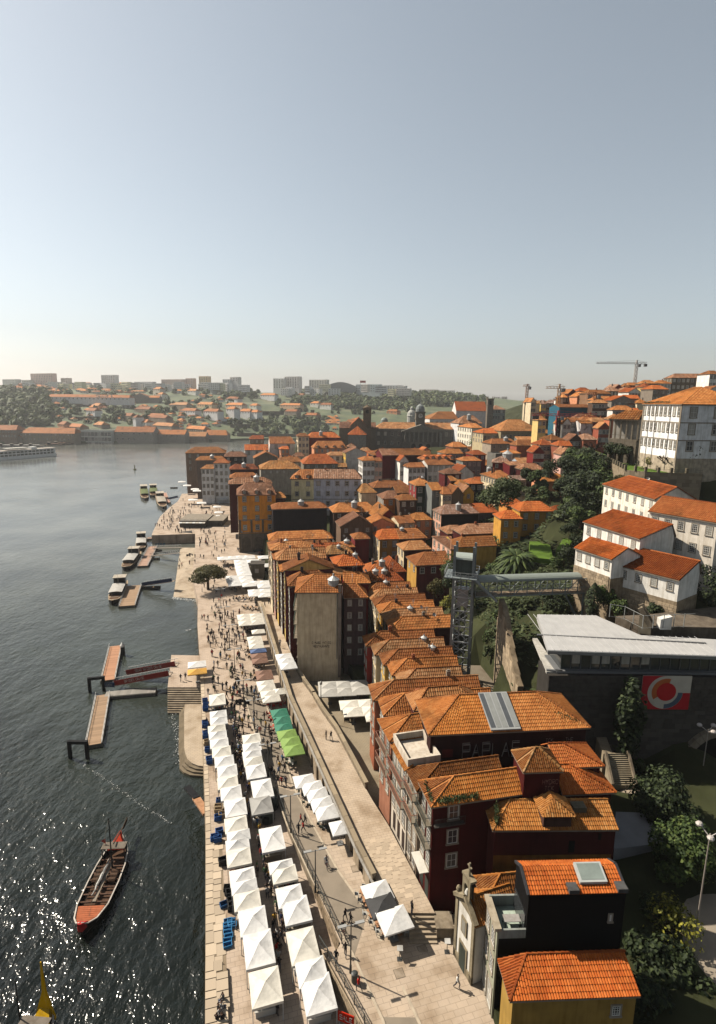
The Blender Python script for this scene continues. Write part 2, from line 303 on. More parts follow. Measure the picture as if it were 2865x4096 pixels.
# quay edge slabs (each a stone of its own) ----------------------
slabm=island('kerb_slab',[(0,(.40,.31,.21)),(.5,(.5,.40,.28)),(1,(.58,.47,.34))],.85,.8,.35)
ub=MB(); ub.box(-.5,-.5,0,.5,.5,1); unit=ub.mesh('slab',[objcol('slab_stone')])
def slab(name,par,x,y,z,w,d,h,rz,col): return link(name,unit,par,(x,y,z),rz,scale=(w,d,h),color=col)
qe=thing('quay_edge_wall','pale granite slab coping along the river edge of the promenade','quay wall',(0,0,0))
mb=MB()
for a,b in zip(EDGE,EDGE[1:]): mb.poly([(a.x-.05,a.y,-2),(b.x-.05,b.y,-2),(b.x-.05,b.y,QZ-.02),(a.x-.05,a.y,QZ-.02)])
mb.obj('wall_face',[paint((.24,.17,.11),.95,.5,.8,True,.5)],qe)
def edir(Y): return math.atan2(edgex(Y+2)-edgex(Y-2),4)
mb=MB()
for y0,y1,w0,zz in ((36,49,2.2,QZ+.4),(49,66,2.2,QZ+.004),(66,112,.72,QZ+.004)):
    mb.hexa([(edgex(y0)-.02,y0,QZ-.3),(edgex(y0)+w0,y0,QZ-.3),(edgex(y1)+w0,y1,QZ-.3),(edgex(y1)-.02,y1,QZ-.3),(edgex(y0)-.02,y0,zz),(edgex(y0)+w0,y0,zz),(edgex(y1)+w0,y1,zz),(edgex(y1)-.02,y1,zz)])
mb.obj('joint_bed',[paint((.27,.21,.145),.95,.3,1.,False)],qe)
Y=38.
while Y<112:
    L_=random.uniform(.7,1.5); x=edgex(Y+L_/2); an=-edir(Y)
    nrow=2 if Y<66 else 1; off=0.
    for kx in range(nrow):
        wd=random.uniform(.85,1.25) if nrow>1 else .7; k=random.uniform(.8,1.15)
        slab('slab',qe,x+off+wd/2,Y+L_/2,QZ-.2,wd-.05,L_-.06,.235+random.uniform(0,.03)+(.42 if Y<49 else 0),an,(.52*k,.42*k,.31*k)); off+=wd
    Y+=L_
# upper street ---------------------------------------------------
mb=MB(); ys=[52.4,54.5,57,61.5,65.4,70,74,78,82,86,91,97,103,109,115.4,127,145,162]; pr=None
for Y in ys:
    x0=(arcx(Y) if Y>54.5 else arcx(54.5)+.25*(54.5-Y)+.1)+.45; x1=srx(Y); zz=SZ-(0 if Y<110 else (Y-110)*.05)
    cur=[(x0,Y,zz),(x1,Y,zz)]
    if pr:
        mb.poly([pr[0],pr[1],cur[1],cur[0]]); mb.poly([(pr[1][0],pr[1][1],2),(cur[1][0],cur[1][1],2),cur[1],pr[1]],1); mb.poly([(cur[0][0],cur[0][1],2),(pr[0][0],pr[0][1],2),pr[0],cur[0]],1)
    else: mb.poly([(x0,Y,5),(x1,Y,5),(x1,Y,SZ),(x0,Y,SZ)],1)
    pr=cur
us=struct('upper_street',mb,[paving((.48,.38,.28),1.,.75,.42,'street_flags'),stonew])
for Yr in np.arange(54.6,63.2,.62):
    x=arcx(Yr)+.75; 
    while x<srx(Yr)-.9:
        w_=random.uniform(.6,1.05); k=random.uniform(.85,1.15)
        slab('flagstone',us,x+w_/2,Yr,SZ-.1,w_-.04,.57,.112+random.uniform(0,.012),R(17),(.49*k,.39*k,.285*k)); x+=w_
# steps at the near end of the upper street
mb=MB(); sg=thing('stone_steps','broad stone steps climbing from the plaza to the upper street','steps',(6.0,52.4,0),R(1))
for i in range(6):
    m2=MB(); z1=SZ-.25*(i+1); m2.box(.0,-.36*(i+1),5,2.9,-.36*i+.02 if i else .1,z1); m2.obj('step',[paint((.40,.32,.23),.9,.25,.8,False)],sg)
m2=MB(); m2.box(2.9,-1.6,5,4.6,.3,7.1); m2.box(2.8,-1.7,7.1,4.7,.4,7.3); m2.obj('side_block',[stonew],sg)
# parapets
def parapet(label,pts,z,h=.95,w=.42,name='parapet_wall'):
    t=thing(name,label,'wall',(pts[0][0],pts[0][1],z)); o=Vector((pts[0][0],pts[0][1],0))
    for a,b in zip(pts,pts[1:]):
        A=Vector((a[0],a[1],0))-o; B=Vector((b[0],b[1],0))-o; L_=(B-A).length; n=max(1,int(L_/2.)); d=(B-A).normalized(); s=Vector((d.y,-d.x,0))*w/2
        m2=MB(); m2.hexa([A+s+Vector((0,0,-.3)),A-s+Vector((0,0,-.3)),B-s+Vector((0,0,-.3)),B+s+Vector((0,0,-.3)),A+s+Vector((0,0,h-.16)),A-s+Vector((0,0,h-.16)),B-s+Vector((0,0,h-.16)),B+s+Vector((0,0,h-.16))]); m2.obj('wall_body',[stonew],t)
        for i in range(n):
            c=A.lerp(B,(i+.5)/n); k=random.uniform(.75,1.1); slab('coping_stone',t,c.x,c.y,h-.16,w+.16,L_/n-.03,.17+random.uniform(0,.03),math.atan2(-d.x,d.y),(.34*k,.27*k,.18*k))
    return t
parapet('long stone parapet above the arcade on the river side of the upper street',[(arcx(Y)+.22,Y) for Y in (56.6,61.5,68,74,80,86,91.5,97,106,115.4,130,145)],SZ)
parapet('stone parapet between the upper street and the lower courtyard with parasols',[(srx(Y)+.15,Y) for Y in (72.6,78.1,82.5,86.9,90,93.1,98.1)],SZ)
parapet('short stone parapet in front of the tall blank beige wall',[(-8,98.6),(-10.2,103.5),(-12.2,109)],SZ)
# arcade wall with openings --------------------------------------
def archbay(mb,A,B,z0,zt,ow,oh,dep,rnd=True,mw=0,md=1,n=6):
    "wall from A to B (xy), opening centred, set back on the left-hand side of A->B"
    A=Vector((A[0],A[1],0)); B=Vector((B[0],B[1],0)); L_=(B-A).length; d=(B-A)/L_; s=Vector((-d.y,d.x,0))*dep
    P=lambda x,z,k=0: tuple(A+d*x+s*k+Vector((0,0,z)))
    x0=(L_-ow)/2; x1=x0+ow; r=ow/2; sp=oh-r if rnd else oh
    mb.poly([P(0,z0),P(x0,z0),P(x0,zt),P(0,zt)],mw); mb.poly([P(x1,z0),P(L_,z0),P(L_,zt),P(x1,zt)],mw)
    ap=[(x0,z0+sp)]+([(x0+r-r*math.cos(math.pi*i/n),z0+sp+r*math.sin(math.pi*i/n)) for i in range(1,n)] if rnd else [])+[(x1,z0+sp)]
    for (xa,za),(xb,zb) in zip(ap,ap[1:]):
        mb.poly([P(xa,za),P(xb,zb),P(xb,zt),P(xa,zt)],mw); mb.poly([P(xa,za),P(xa,za,1),P(xb,zb,1),P(xb,zb)],mw)
    mb.poly([P(x0,z0),P(x0,z0,1),P(x0,z0+sp,1),P(x0,z0+sp)],mw); mb.poly([P(x1,z0),P(x1,z0+sp),P(x1,z0+sp,1),P(x1,z0,1)],mw)
    mb.poly([P(x0-.3,z0,1),P(x1+.3,z0,1),P(x1+.3,z0+oh+.1,1),P(x0-.3,z0+oh+.1,1)],md)
aw=thing('arcade_wall','long granite arcade wall with arched doorways below the upper street','wall',(3,54.5,4))
doorm=paint((.035,.025,.02),.7,.3,1.,False)
Y=55.2; i=0
while Y<144:
    Y2=min(Y+3.1,145); xa,xb=arcx(Y),arcx(Y2); z0=roadz(Y)-.05; hh=SZ+.2-z0; m2=MB()
    archbay(m2,(xb-3,Y2-54.5),(xa-3,Y-54.5),z0-4,SZ+.2-4,1.35,min(2.7,hh-.5),.6,rnd=(Y>62)); m2.obj('arch_bay',[paint((.40,.32,.23),.9,.35,.8,True,.4),doorm],aw)
    m2=MB(); m2.bar((xb-3.1,Y2-54.5,SZ-3.92),(xa-3.1,Y-54.5,SZ-3.92),.3,.16); m2.obj('string_course',[paint((.38,.36,.33),.8,.2)],aw); Y=Y2; i+=1
# retaining wall under the road and its railings
def railing(label,pts,h=1.0,post=1.6,name='railing',col=(.05,.055,.05),mesh=True):
    t=thing(name,label,'railing',pts[0]); o=Vector(pts[0]); m_=metal(col)
    for a,b in zip(pts,pts[1:]):
        a=Vector(a)-o; b=Vector(b)-o; n=max(1,int((b-a).length/post)); u=Vector((0,0,1))
        for i in range(n):
            c=a.lerp(b,i/n); m2=MB(); m2.bar(c,c+u*(h+.1),.09); m2.obj('post',[m_],t)
        m2=MB(); m2.bar(a+u*h,b+u*h,.06); m2.bar(a+u*.15,b+u*.15,.04)
        if mesh:
            n=max(1,int((b-a).length/.32))
            for i in range(n):
                c=a.lerp(b,i/n); e=a.lerp(b,(i+1)/n); m2.bar(c+u*.15,e+u*h,.022); m2.bar(e+u*.15,c+u*h,.022)
        m2.obj('rails',[m_],t)
    return t
def rz_pts(W): return [(x,Y,roadz(Y)) for Y,x in W]
railing('dark lattice railing on the retaining wall above the lower market row',[(x+.15,Y,roadz(Y)) for Y,x in WLB[:-1]])
railing('dark lattice railing nearest the camera along the widened road pavement',[(x+.15,Y,roadz(Y)) for Y,x in WLA])
def blockwall(label,A,B,z0,z1A,z1B,bw,bh,col,name='retaining_wall',cat='wall',limit=300,back=True,par=None,proud=.05):
    "coursed stone wall: each block a part"
    A=Vector((A[0],A[1],z0)); B=Vector((B[0],B[1],z0)); L_=(B-A).length; d=(B-A)/L_; an=math.atan2(d.y,d.x); nrm=Vector((d.y,-d.x,0))
    t=par or thing(name,label,cat,A); base=Vector((0,0,0)) if not par else A-par.location
    if back:
        m2=MB(); m2.poly([base,base+d*L_,base+d*L_+Vector((0,0,z1B-z0)),base+Vector((0,0,z1A-z0))]); m2.obj('joint_mortar',[paint(mulc(col,.45),.95,.3,1.,False)],t)
    z=0; n=0; st=MB()
    while z<max(z1A,z1B)-z0-.05:
        h=bh*random.uniform(.8,1.2); x=random.uniform(-bw*.5,0)
        while x<L_:
            w=bw*random.uniform(.6,1.4); xa=max(0,x); xb=min(L_,x+w); x+=w
            top=lerp(z1A,z1B,(xa+xb)/2/L_)-z0
            if xb-xa<.08 or z>top-.06: continue
            hh=min(h,top-z); k=random.uniform(.72,1.2); c=base+d*((xa+xb)/2)+Vector((0,0,z))+nrm*.0; dp=proud+random.uniform(0,.05)
            if n<limit: slab('stone_block',t,c.x+nrm.x*dp/2,c.y+nrm.y*dp/2,c.z+.01,xb-xa-.03,dp+.04,hh-.03,an,mulc(col,k)); n+=1
            else:
                p=[c+d*((xb-xa)/2-.015)*sx+nrm*(dp*.5+sy*(dp/2+.02)) for sx,sy in ((-1,1),(1,1),(1,-1),(-1,-1))]; st.hexa([q for q in p]+[q+Vector((0,0,hh-.03)) for q in p])
        z+=h
    if st.v: st.obj('stone_facing',[paint(col,.9,.35,1.2,False)],t,kind='stuff')
    return t
blockwall('brown rubble retaining wall below the road behind the right market row',(wlx(75.6)-.06,75.6),(wlx(50.3)-.06,50.3),QZ-.1,roadz(75.6)+.05,roadz(50.3)+.05,.75,.42,(.27,.2,.13))
blockwall('pale stone retaining wall beside the nearest white market tents',(wlx(50.1)-.06,50.1),(wlx(38)-.06,38),QZ-.1,roadz(50)+.05,roadz(42)+.05,.8,.45,(.36,.28,.19))
# courtyard between the upper street and the row houses
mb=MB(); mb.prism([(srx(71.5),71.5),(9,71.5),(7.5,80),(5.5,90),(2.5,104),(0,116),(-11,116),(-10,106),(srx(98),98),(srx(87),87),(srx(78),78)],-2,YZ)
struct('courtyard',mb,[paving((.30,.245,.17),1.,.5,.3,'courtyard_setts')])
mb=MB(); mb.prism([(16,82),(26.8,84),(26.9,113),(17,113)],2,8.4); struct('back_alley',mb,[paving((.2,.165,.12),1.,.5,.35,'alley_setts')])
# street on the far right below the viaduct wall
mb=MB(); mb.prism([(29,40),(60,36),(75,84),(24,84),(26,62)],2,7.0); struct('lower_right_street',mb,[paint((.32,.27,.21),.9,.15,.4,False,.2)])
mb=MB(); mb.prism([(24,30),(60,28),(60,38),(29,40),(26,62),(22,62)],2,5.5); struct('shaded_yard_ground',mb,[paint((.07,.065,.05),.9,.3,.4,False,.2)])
# ================================================================ HOUSES
def frame_of(poly):
    n=(poly[1]-poly[0]).cross(poly[2]-poly[0]).normalized()
    if n.z<0: n=-n
    e=Vector((0,0,1)).cross(n)
    e=Vector((1,0,0)) if e.length<1e-4 else e.normalized()
    return n,e,n.cross(e).normalized()
def tile_cols(poly,cw):
    n,e,s=frame_of(poly); o=poly[0]; pts=[((p-o).dot(e),(p-o).dot(s)) for p in poly]; x0=min(p[0] for p in pts); x1=max(p[0] for p in pts); N=max(1,round((x1-x0)/cw)); c=(x1-x0)/N
    for i in range(N):
        x=x0+(i+.5)*c; ss=[]
        for (a,b),(c2,d) in zip(pts,pts[1:]+pts[:1]):
            if (a-x)*(c2-x)<0: ss.append(b+(d-b)*(x-a)/(c2-a))
        if len(ss)>=2: yield x,min(ss),max(ss),c,o,n,e,s
PROF=[(-.5,0.),(-.22,1.05),(.22,1.05),(.5,0.)]
def tiles(mb,poly,cw,ch,hh,skip=None):
    out=[]
    for x,s0,s1,c,o,n,e,s in tile_cols(poly,cw):
        N=max(1,round((s1-s0)/ch)); L=(s1-s0)/N
        for k in range(N):
            a=s0+k*L; b=min(a+L*1.12,s1); jx=random.uniform(-.012,.012)
            if skip is not None: out.append((o+e*(x+jx)+s*a,e,s,n,c,b-a)); continue
            i=len(mb.v)
            for t,lift in ((a,.7*hh),(b,0.)):
                for px,pz in PROF: mb.v.append(tuple(o+e*(x+px*c+jx)+s*t+n*(.02+pz*hh+lift)))
            mb.f+=[(i,i+1,i+5,i+4),(i+1,i+2,i+6,i+5),(i+2,i+3,i+7,i+6),(i+3,i+2,i+1,i)]; mb.m+=[0]*4
    return out
_t=MB(); _i=0
for _y,_l in ((0,.055),(1.,0.)):
    for _px,_pz in PROF: _t.v.append((_px,_y,.02+_pz*.085+_l))
_t.f=[(0,1,5,4),(1,2,6,5),(2,3,7,6),(3,2,1,0)]; _t.m=[0]*4
_TM={}
def tile_obj(parent,p,e,s,n,c,l,tk):
    if tk not in _TM:
        ms=[]
        for q in range(4):
            col=[[(.49,.165,.036),(.54,.19,.042),(.56,.205,.047),(.59,.23,.058)],[(.38,.14,.034),(.43,.165,.04),(.46,.185,.046),(.48,.21,.06)],[(.46,.105,.021),(.5,.125,.025),(.52,.135,.028),(.55,.155,.036)]][tk][q]
            me=_t.mesh('tile',[paint(col,.75,.3,.5,False)]); ms.append(me)
        _TM[tk]=ms
    o=link('tile',random.choice(_TM[tk]),parent); o.matrix_local=Matrix(((e.x*c,s.x*l,n.x,p.x),(e.y*c,s.y*l,n.y,p.y),(e.z*c,s.z*l,n.z,p.z),(0,0,0,1)))
WM={}
SUR=(.33,.28,.22)
def window_mesh(w,h,style,lod):
    k=(w,h,style,lod)
    if k in WM: return WM[k]
    mb=MB(); t=.14 if lod<2 else .2; f=.09 if lod<2 else .12; dp=.07 if lod<2 else .12
    for a in ((-w/2-t,0,-w/2,h),(w/2,0,w/2+t,h),(-w/2-t,h,w/2+t,h+t)): mb.box(a[0],-dp,a[1],a[2],0,a[3],0)
    mb.box(-w/2-t-.05,-dp-.08,-t,w/2+t+.05,0,0,0)
    for a in ((-w/2,0,-w/2+f,h),(w/2-f,0,w/2,h),(-w/2+f,h-f,w/2-f,h),(-w/2+f,0,w/2-f,f)): mb.box(a[0],-.045,a[1],a[2],-.001,a[3],1)
    nx,ny={'g':(3,4),'c':(2,2),'d':(2,3),'s':(2,2)}[style] if lod<2 else (2,2)
    b=.045 if lod<2 else .08
    for i in range(1,nx): x=-w/2+w*i/nx; mb.box(x-b/2,-.04,f,x+b/2,-.012,h-f,1)
    for i in range(1,ny): z=h*i/ny; mb.box(-w/2+f,-.038,z-b/2,w/2-f,-.014,z+b/2,1)
    if style=='s':
        for sx in (-1,1): mb.box(sx*w*.25-w*.2,-.055,f,sx*w*.25+w*.2,-.046,h*.62,1)
    pn=MB(); pn.poly([(-w/2+.01,-.022,.01),(w/2-.01,-.022,.01),(w/2-.01,-.022,h-.01),(-w/2+.01,-.022,h-.01)])
    sm=paint(SUR,.85,.2,1.,False); fm=paint((.7,.68,.63),.6,.1,1.,False)
    if lod==0: r=(mb.mesh('window',[sm,fm]),pn.mesh('pane',[glassmat()]))
    else:
        i=len(mb.v); mb.v+=pn.v; mb.f.append(tuple(i+q for q in pn.f[0])); mb.m.append(2); r=(mb.mesh('window',[sm,fm,glassmat()]),None)
    WM[k]=r; return r
def put_window(par,x,y,z,rz,w,h,style,lod):
    a,b=window_mesh(w,h,style,lod); o=link('window',a,par,(x,y,z),rz)
    if b: link('pane',b,o)
    return o
_LAN={}
def lantern(par,x,y,z,s=1.):
    if 'm' not in _LAN:
        mb=MB(); mb.lathe([(.75,-1.2),(.75,.45),(.85,.5),(.12,1.0),(.0,1.02)],n=10); mb.lathe([(.12,1.),(.12,1.3),(0,1.35)],n=6); _LAN['m']=mb.mesh('roof_lantern',[metal((.42,.42,.41),.4)])
    link('roof_lantern',_LAN['m'],par,(x,y,z),scale=(s,s,s))
_CH={}
def chimney(par,x,y,z,col=(.35,.12,.06),h=1.3):
    if col not in _CH:
        mb=MB(); mb.box(-.3,-.22,-1.2,.3,.22,1.); mb.box(-.36,-.28,1.0,.36,.28,1.1); mb.box(-.2,-.12,1.1,.2,.12,1.3); _CH[col]=mb.mesh('chimney',[paint(col,.9,.3,1.5,False)])
    link('chimney',_CH[col],par,(x,y,z),scale=(1,1,h))
def roof(par,w,d,h,spec,tk,cw,ch,tile_n=0,wallm=None,base=None):
    ax,rh,i0,i1=spec[:4]; rp=spec[4] if len(spec)>4 else .5; ov=.38 if w>4 else .25
    V=Vector
    if ax=='x':
        ry=d*rp; ri0=i0 if i0>0 else -ov*.4; ri1=w-i1 if i1>0 else w+ov*.4; drop=ov*rh/max(ry+ov,1)*.8
        A,B,C,D=V((-ov if i0>0 else -ov*.4,-ov,h-drop)),V((w+(ov if i1>0 else ov*.4),-ov,h-drop)),V((w+(ov if i1>0 else ov*.4),d+ov,h-drop)),V((-ov if i0>0 else -ov*.4,d+ov,h-drop)); E,G=V((ri0,ry,h+rh)),V((ri1,ry,h+rh))
        pl=[[A,B,G,E]]+([[C,D,E,G]] if rp<.95 else [])
        if i0>0: pl.append([D,A,E])
        if i1>0: pl.append([B,C,G])
        gab=[]
        if i0==0: gab.append([(0,0,h),(0,d,h),(0,ry,h+rh)])
        if i1==0: gab.append([(w,d,h),(w,0,h),(w,ry,h+rh)])
        if rp>=.95: gab.append([(w,d,h),(0,d,h),(max(ri0,0),d,h+rh),(min(ri1,w),d,h+rh)])
    else:
        rx=w*rp; ry0=i0 if i0>0 else -ov*.4; ry1=d-i1 if i1>0 else d+ov*.4; drop=ov*rh/max(rx+ov,1)*.8
        A,B,C,D=V((-ov,-ov if i0>0 else -ov*.4,h-drop)),V((w+ov,-ov if i0>0 else -ov*.4,h-drop)),V((w+ov,d+(ov if i1>0 else ov*.4),h-drop)),V((-ov,d+(ov if i1>0 else ov*.4),h-drop)); E,G=V((rx,ry0,h+rh)),V((rx,ry1,h+rh))
        pl=[[B,C,G,E],[D,A,E,G]]
        if i0>0: pl.append([A,B,E])
        if i1>0: pl.append([C,D,G])
        gab=[]
        if i0==0: gab.append([(0,0,h),(w,0,h),(rx,0,h+rh)])
        if i1==0: gab.append([(w,d,h),(0,d,h),(rx,d,h+rh)])
    mb=MB()
    for p in pl:
        mb.poly(p,0); n=frame_of(p)[0]; mb.poly([q-V((0,0,.16)) for q in reversed(p)],1)
        for a,b in zip(p,p[1:]+p[:1]):
            if abs(a.z-b.z)<.02 and a.z<h+.01: mb.poly([a-V((0,0,.16)),b-V((0,0,.16)),b,a],1)
    r=0.13 if cw<.7 else .18
    if cw: 
        caps=MB()
        for a,b in ((E,G),)+(((A,E),(D,E)) if (ax=='x' and i0>0) else ())+(((B,G),(C,G)) if (ax=='x' and i1>0 and rp<.95) else ())+(((A,E),(B,E)) if (ax=='y' and i0>0) else ())+(((D,G),(C,G)) if (ax=='y' and i1>0) else ()):
            if cw<.45:
                L_=(b-a).length; N=max(1,int(L_/.5))
                for k in range(N): p0=a.lerp(b,k/N); p1=a.lerp(b,(k+1.12)/N); caps.tube(p0+V((0,0,.09)),p1+V((0,0,.05)),.15,.12,6,0,False)
            else: caps.tube(a+V((0,0,.05)),b+V((0,0,.05)),r,r,5,0,False)
    ro=mb.obj('roof',[tilemat(tk),paint((.3,.24,.18),.9,.2,1.,False)],par)
    if cw:
        caps.obj('ridge_tiles',[tilemat(tk)],ro)
        tm=MB(); done=False
        for p in pl:
            if tile_n and not done:
                tl=tiles(None,p,cw,ch,.075,skip=1); done=True; cut=min(tile_n,len(tl))
                for q in tl[:cut]: tile_obj(ro,*q,tk)
                for (o_,e,s,n,c,l) in tl[cut:]:
                    i=len(tm.v)
                    for t_,lf in ((0,.055),(l,0)):
                        for px,pz in PROF: tm.v.append(tuple(o_+e*(px*c)+s*t_+n*(.02+pz*.075+lf)))
                    tm.f+=[(i,i+1,i+5,i+4),(i+1,i+2,i+6,i+5),(i+2,i+3,i+7,i+6),(i+3,i+2,i+1,i)]; tm.m+=[0]*4
            else: tiles(tm,p,cw,ch,.075 if cw<.3 else .085 if cw<.45 else .1 if cw<.7 else .13)
        if tm.v: tm.obj('tile_covering',[tilemat(tk)],ro,kind='stuff')
    if gab and wallm:
        for t in gab: g=MB(); g.poly(t); g.obj('gable_wall',[wallm],par)
    return ro
def lodof(Y): return 0 if Y<72 else 1 if Y<150 else 2
def tsize(Y): return (.235,.46) if Y<72 else (.34,.62) if Y<130 else (.48,.9) if Y<230 else (.75,1.2) if Y<360 else (1.2,2.) if Y<560 else (0,0)
NH=0
def house(label,P,ang,w,d,zb,h,rf,wall,F=None,L=None,Rr=None,tk=None,name='house',cat='house',group=None,tile_n=0,chim=0,lan=(),base=None,band=None,Bk=None,dor=0,style='c',fcol=None,lcol=None):
    """F, L, Rr: windows of the front, left, right face as (columns, rows, width, height, storey, style)"""
    global NH; NH+=1
    Y=P[1]; lod=lodof(Y); cw,ch=tsize(Y); tk=random.choice([0,0,1,3,2]) if tk is None else tk
    t=thing(name,label,cat,(P[0],P[1],zb),ang,group); ca,sa=math.cos(ang),math.sin(ang)
    HB.append((P[0]+ca*w/2-sa*d/2,P[1]+sa*w/2+ca*d/2,zb+1.5))
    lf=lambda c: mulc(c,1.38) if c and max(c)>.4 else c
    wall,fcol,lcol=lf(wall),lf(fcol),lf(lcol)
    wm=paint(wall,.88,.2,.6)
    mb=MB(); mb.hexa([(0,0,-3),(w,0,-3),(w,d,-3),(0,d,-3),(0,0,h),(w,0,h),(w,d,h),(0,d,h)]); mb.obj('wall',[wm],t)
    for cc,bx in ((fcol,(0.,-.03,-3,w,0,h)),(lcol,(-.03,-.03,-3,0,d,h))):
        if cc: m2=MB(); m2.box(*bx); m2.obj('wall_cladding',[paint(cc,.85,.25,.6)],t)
    if base:
        m2=MB(); m2.box(-.06,-.06,-3,w+.06,d+.06,base[0]); m2.obj('stone_base',[paint(base[1],.9,.35,.9,True,.4)],t)
    if band:
        for zz in band: m2=MB(); m2.box(-.08,-.08,zz,w+.08,d+.08,zz+.28); m2.obj('string_course',[paint(SUR,.85,.2)],t)
    if rf and rf[0]!='flat': roof(t,w,d,h,rf,tk,cw,ch,tile_n,wm)
    elif rf:
        m2=MB(); ph=rf[1]
        for a in ((0,0,w,.25),(0,d-.25,w,d),(0,.25,.25,d-.25),(w-.25,.25,w,d-.25)): m2.box(a[0],a[1],h,a[2],a[3],h+ph)
        m2.obj('roof_parapet',[wm],t)
    for sd,sp in (('F',F),('L',L),('R',Rr),('B',Bk)):
        if not sp: continue
        nc,nr=sp[0],sp[1]; ww=sp[2] if len(sp)>2 else 1.; wh=sp[3] if len(sp)>3 else 1.55; fl=sp[4] if len(sp)>4 else 3.0; st=sp[5] if len(sp)>5 else style; top=sp[6] if len(sp)>6 else .65
        ln=w if sd in 'FB' else d
        for r in range(nr):
            z=h-top-wh-r*fl
            for c in range(nc):
                s=ln*(c+.5)/nc
                x,y,rz={'F':(s,-.03 if fcol else 0,0),'L':(-.03 if lcol else 0,s,-math.pi/2),'R':(w,s,math.pi/2),'B':(s,d,math.pi)}[sd]
                put_window(t,x,y,z,rz,ww,wh,st,lod)
    if rf and rf[0]!='flat':
        for i in range(chim): 
            fx=random.uniform(.2,.8); chimney(t,w*fx,d*.5+random.uniform(-.3,.3),h+rf[1]*.8+.2,random.choice([(.35,.12,.06),(.3,.25,.2),(.06,.05,.05)]),random.uniform(.7,1.1))
        if 72<Y<230 and random.random()<.45: aerial(t,w*random.uniform(.25,.75),d*.5,h+rf[1],random.uniform(0,3))
        for l in lan: lantern(t,w*l[0],d*l[1],h+rf[1]*(.9 if len(l)<4 else l[3]),l[2])
        for i in range(dor):
            x=w*(i+.5)/dor; z=h+.15; dd=thing('dormer',None,None) if False else None
            m2=MB(); m2.box(x-.8,.35,z,x+.8,d*.42,z+1.35); dm=m2.obj('dormer',[paint((.3,.1,.06),.85,.2)],t)
            m3=MB(); a=[V3(x-1.,.1,z+1.35),V3(x+1.,.1,z+1.35),V3(x+1.,d*.42,z+1.35),V3(x-1.,d*.42,z+1.35)]; e0,e1=V3(x,.5,z+1.85),V3(x,d*.42,z+1.85)
            m3.poly([a[0],a[1],e0]); m3.poly([a[1],a[2],e1,e0]); m3.poly([a[3],a[0],e0,e1]); m3.obj('dormer_roof',[tilemat(tk)],dm)
            wa,wb=window_mesh(.8,.95,'c',lod); link('dormer_window',wa,dm,(x,.34,z+.2)); 
    return t
_DS={}
def dish(par,x,y,z,a=0.):
    if 'm' not in _DS:
        mb=MB(); mb.lathe([(0,.0),(.2,.03),(.36,.12),(.42,.2)],(0,0,.55),10); mb.bar((0,0,-.3),(0,0,.6),.05); _DS['m']=mb.mesh('satellite_dish',[paint((.6,.58,.55),.5,.15)]); mb=MB(); mb.bar((0,0,-.4),(0,0,2.2),.045)
        for k in range(4): mb.bar((-.5+.06*k,0,2.1-.18*k),(.5-.06*k,0,2.1-.18*k),.03)
        _DS['a']=mb.mesh('roof_aerial',[metal((.3,.3,.3))])
    o=link('satellite_dish',_DS['m'],par,(x,y,z)); o.rotation_euler=(R(50),0,a)
def aerial(par,x,y,z,a=0.): dish(par,x+1.5,y,z,a) if random.random()<.4 else None; link('roof_aerial',_DS['a'],par,(x,y,z),a) if 'a' in _DS else dish(par,x,y,z,a)
V3=lambda x,y,z: Vector((x,y,z))
ZE=[(100,22),(213,26),(300,30),(400,36),(500,41),(650,48),(900,55)]
def px_house(label,fr,x1,y1,x2,Y=None,z=None,dz=0,y2=None,ang=12,d=9,hh=13,**k):
    if z is not None: P=AZ(fr,x1,y1,z)
    elif Y: P=AY(fr,x1,y1,Y)
    else:
        Y=70.
        while Y<900 and AY(fr,x1,y1,Y).z>interp(Y,ZE)+dz: Y+=1.
        P=AY(fr,x1,y1,Y)
    if y2 is not None: Q=AZ(fr,x2,y2,P.z); v=Q-P; a=math.atan2(v.y,v.x); w=v.length
    else:
        a=R(ang); dr=ray(fr,x2,y1); c,s=math.cos(a),math.sin(a); w=(P.y*dr.x-P.x*dr.y)/(c*dr.y-s*dr.x)
    rf=k.pop('rf',('x',1.8,2.5,0))
    return house(label,P,a,abs(w),d,P.z-hh,hh,rf,k.pop('wall',WHITE),**k)
# ---------------------------------------------------------------- colours
MAR=(.075,.014,.013); RED=(.22,.025,.02); OCH=(.48,.25,.06); YEL=(.62,.36,.07); CRM=(.62,.52,.36); WHI=(.72,.69,.64); PNK=(.58,.33,.24); GRY=(.33,.32,.30); BRN=(.11,.065,.045); STN=(.26,.22,.17); BLU=(.40,.43,.50); GRN=(.06,.09,.065); ORG=(.58,.20,.04); DRK=(.02,.019,.02); SAL=(.55,.24,.13)
D_=R(17)
# ---------------------------------------------------------------- nearest houses on the plaza
Pf=AZ('r',385,1290,6.0); Pc=AZ('r',250,1040,6.0)
# yellow hipped house at the bottom edge
Y1=38.6; Pn=AY('r',510,1130,Y1); zn=Pn.z; Qn=AZ('r',1420,1095,zn)
NY=house('yellow plastered house with ribbed orange hip roof at the bottom right corner','x y'.split() and (Pn.x+.35,Pn.y),math.atan2(Qn.y-Pn.y,Qn.x-Pn.x),(Qn-Pn).length-.3,2.7,5.0,zn-5.0,('x',1.0,1.9,0,.97),(.38,.235,.06),Rr=None,tk=2,tile_n=300)
put_window(NY,8.9,0,zn-5-2.4,0,.7,1.0,'g',0)
m2=MB(); m2.box(1.2,-.22,zn-5-3.6,6.6,0,zn-5-3.3); m2.obj('ledge',[paint((.4,.25,.08))],NY)
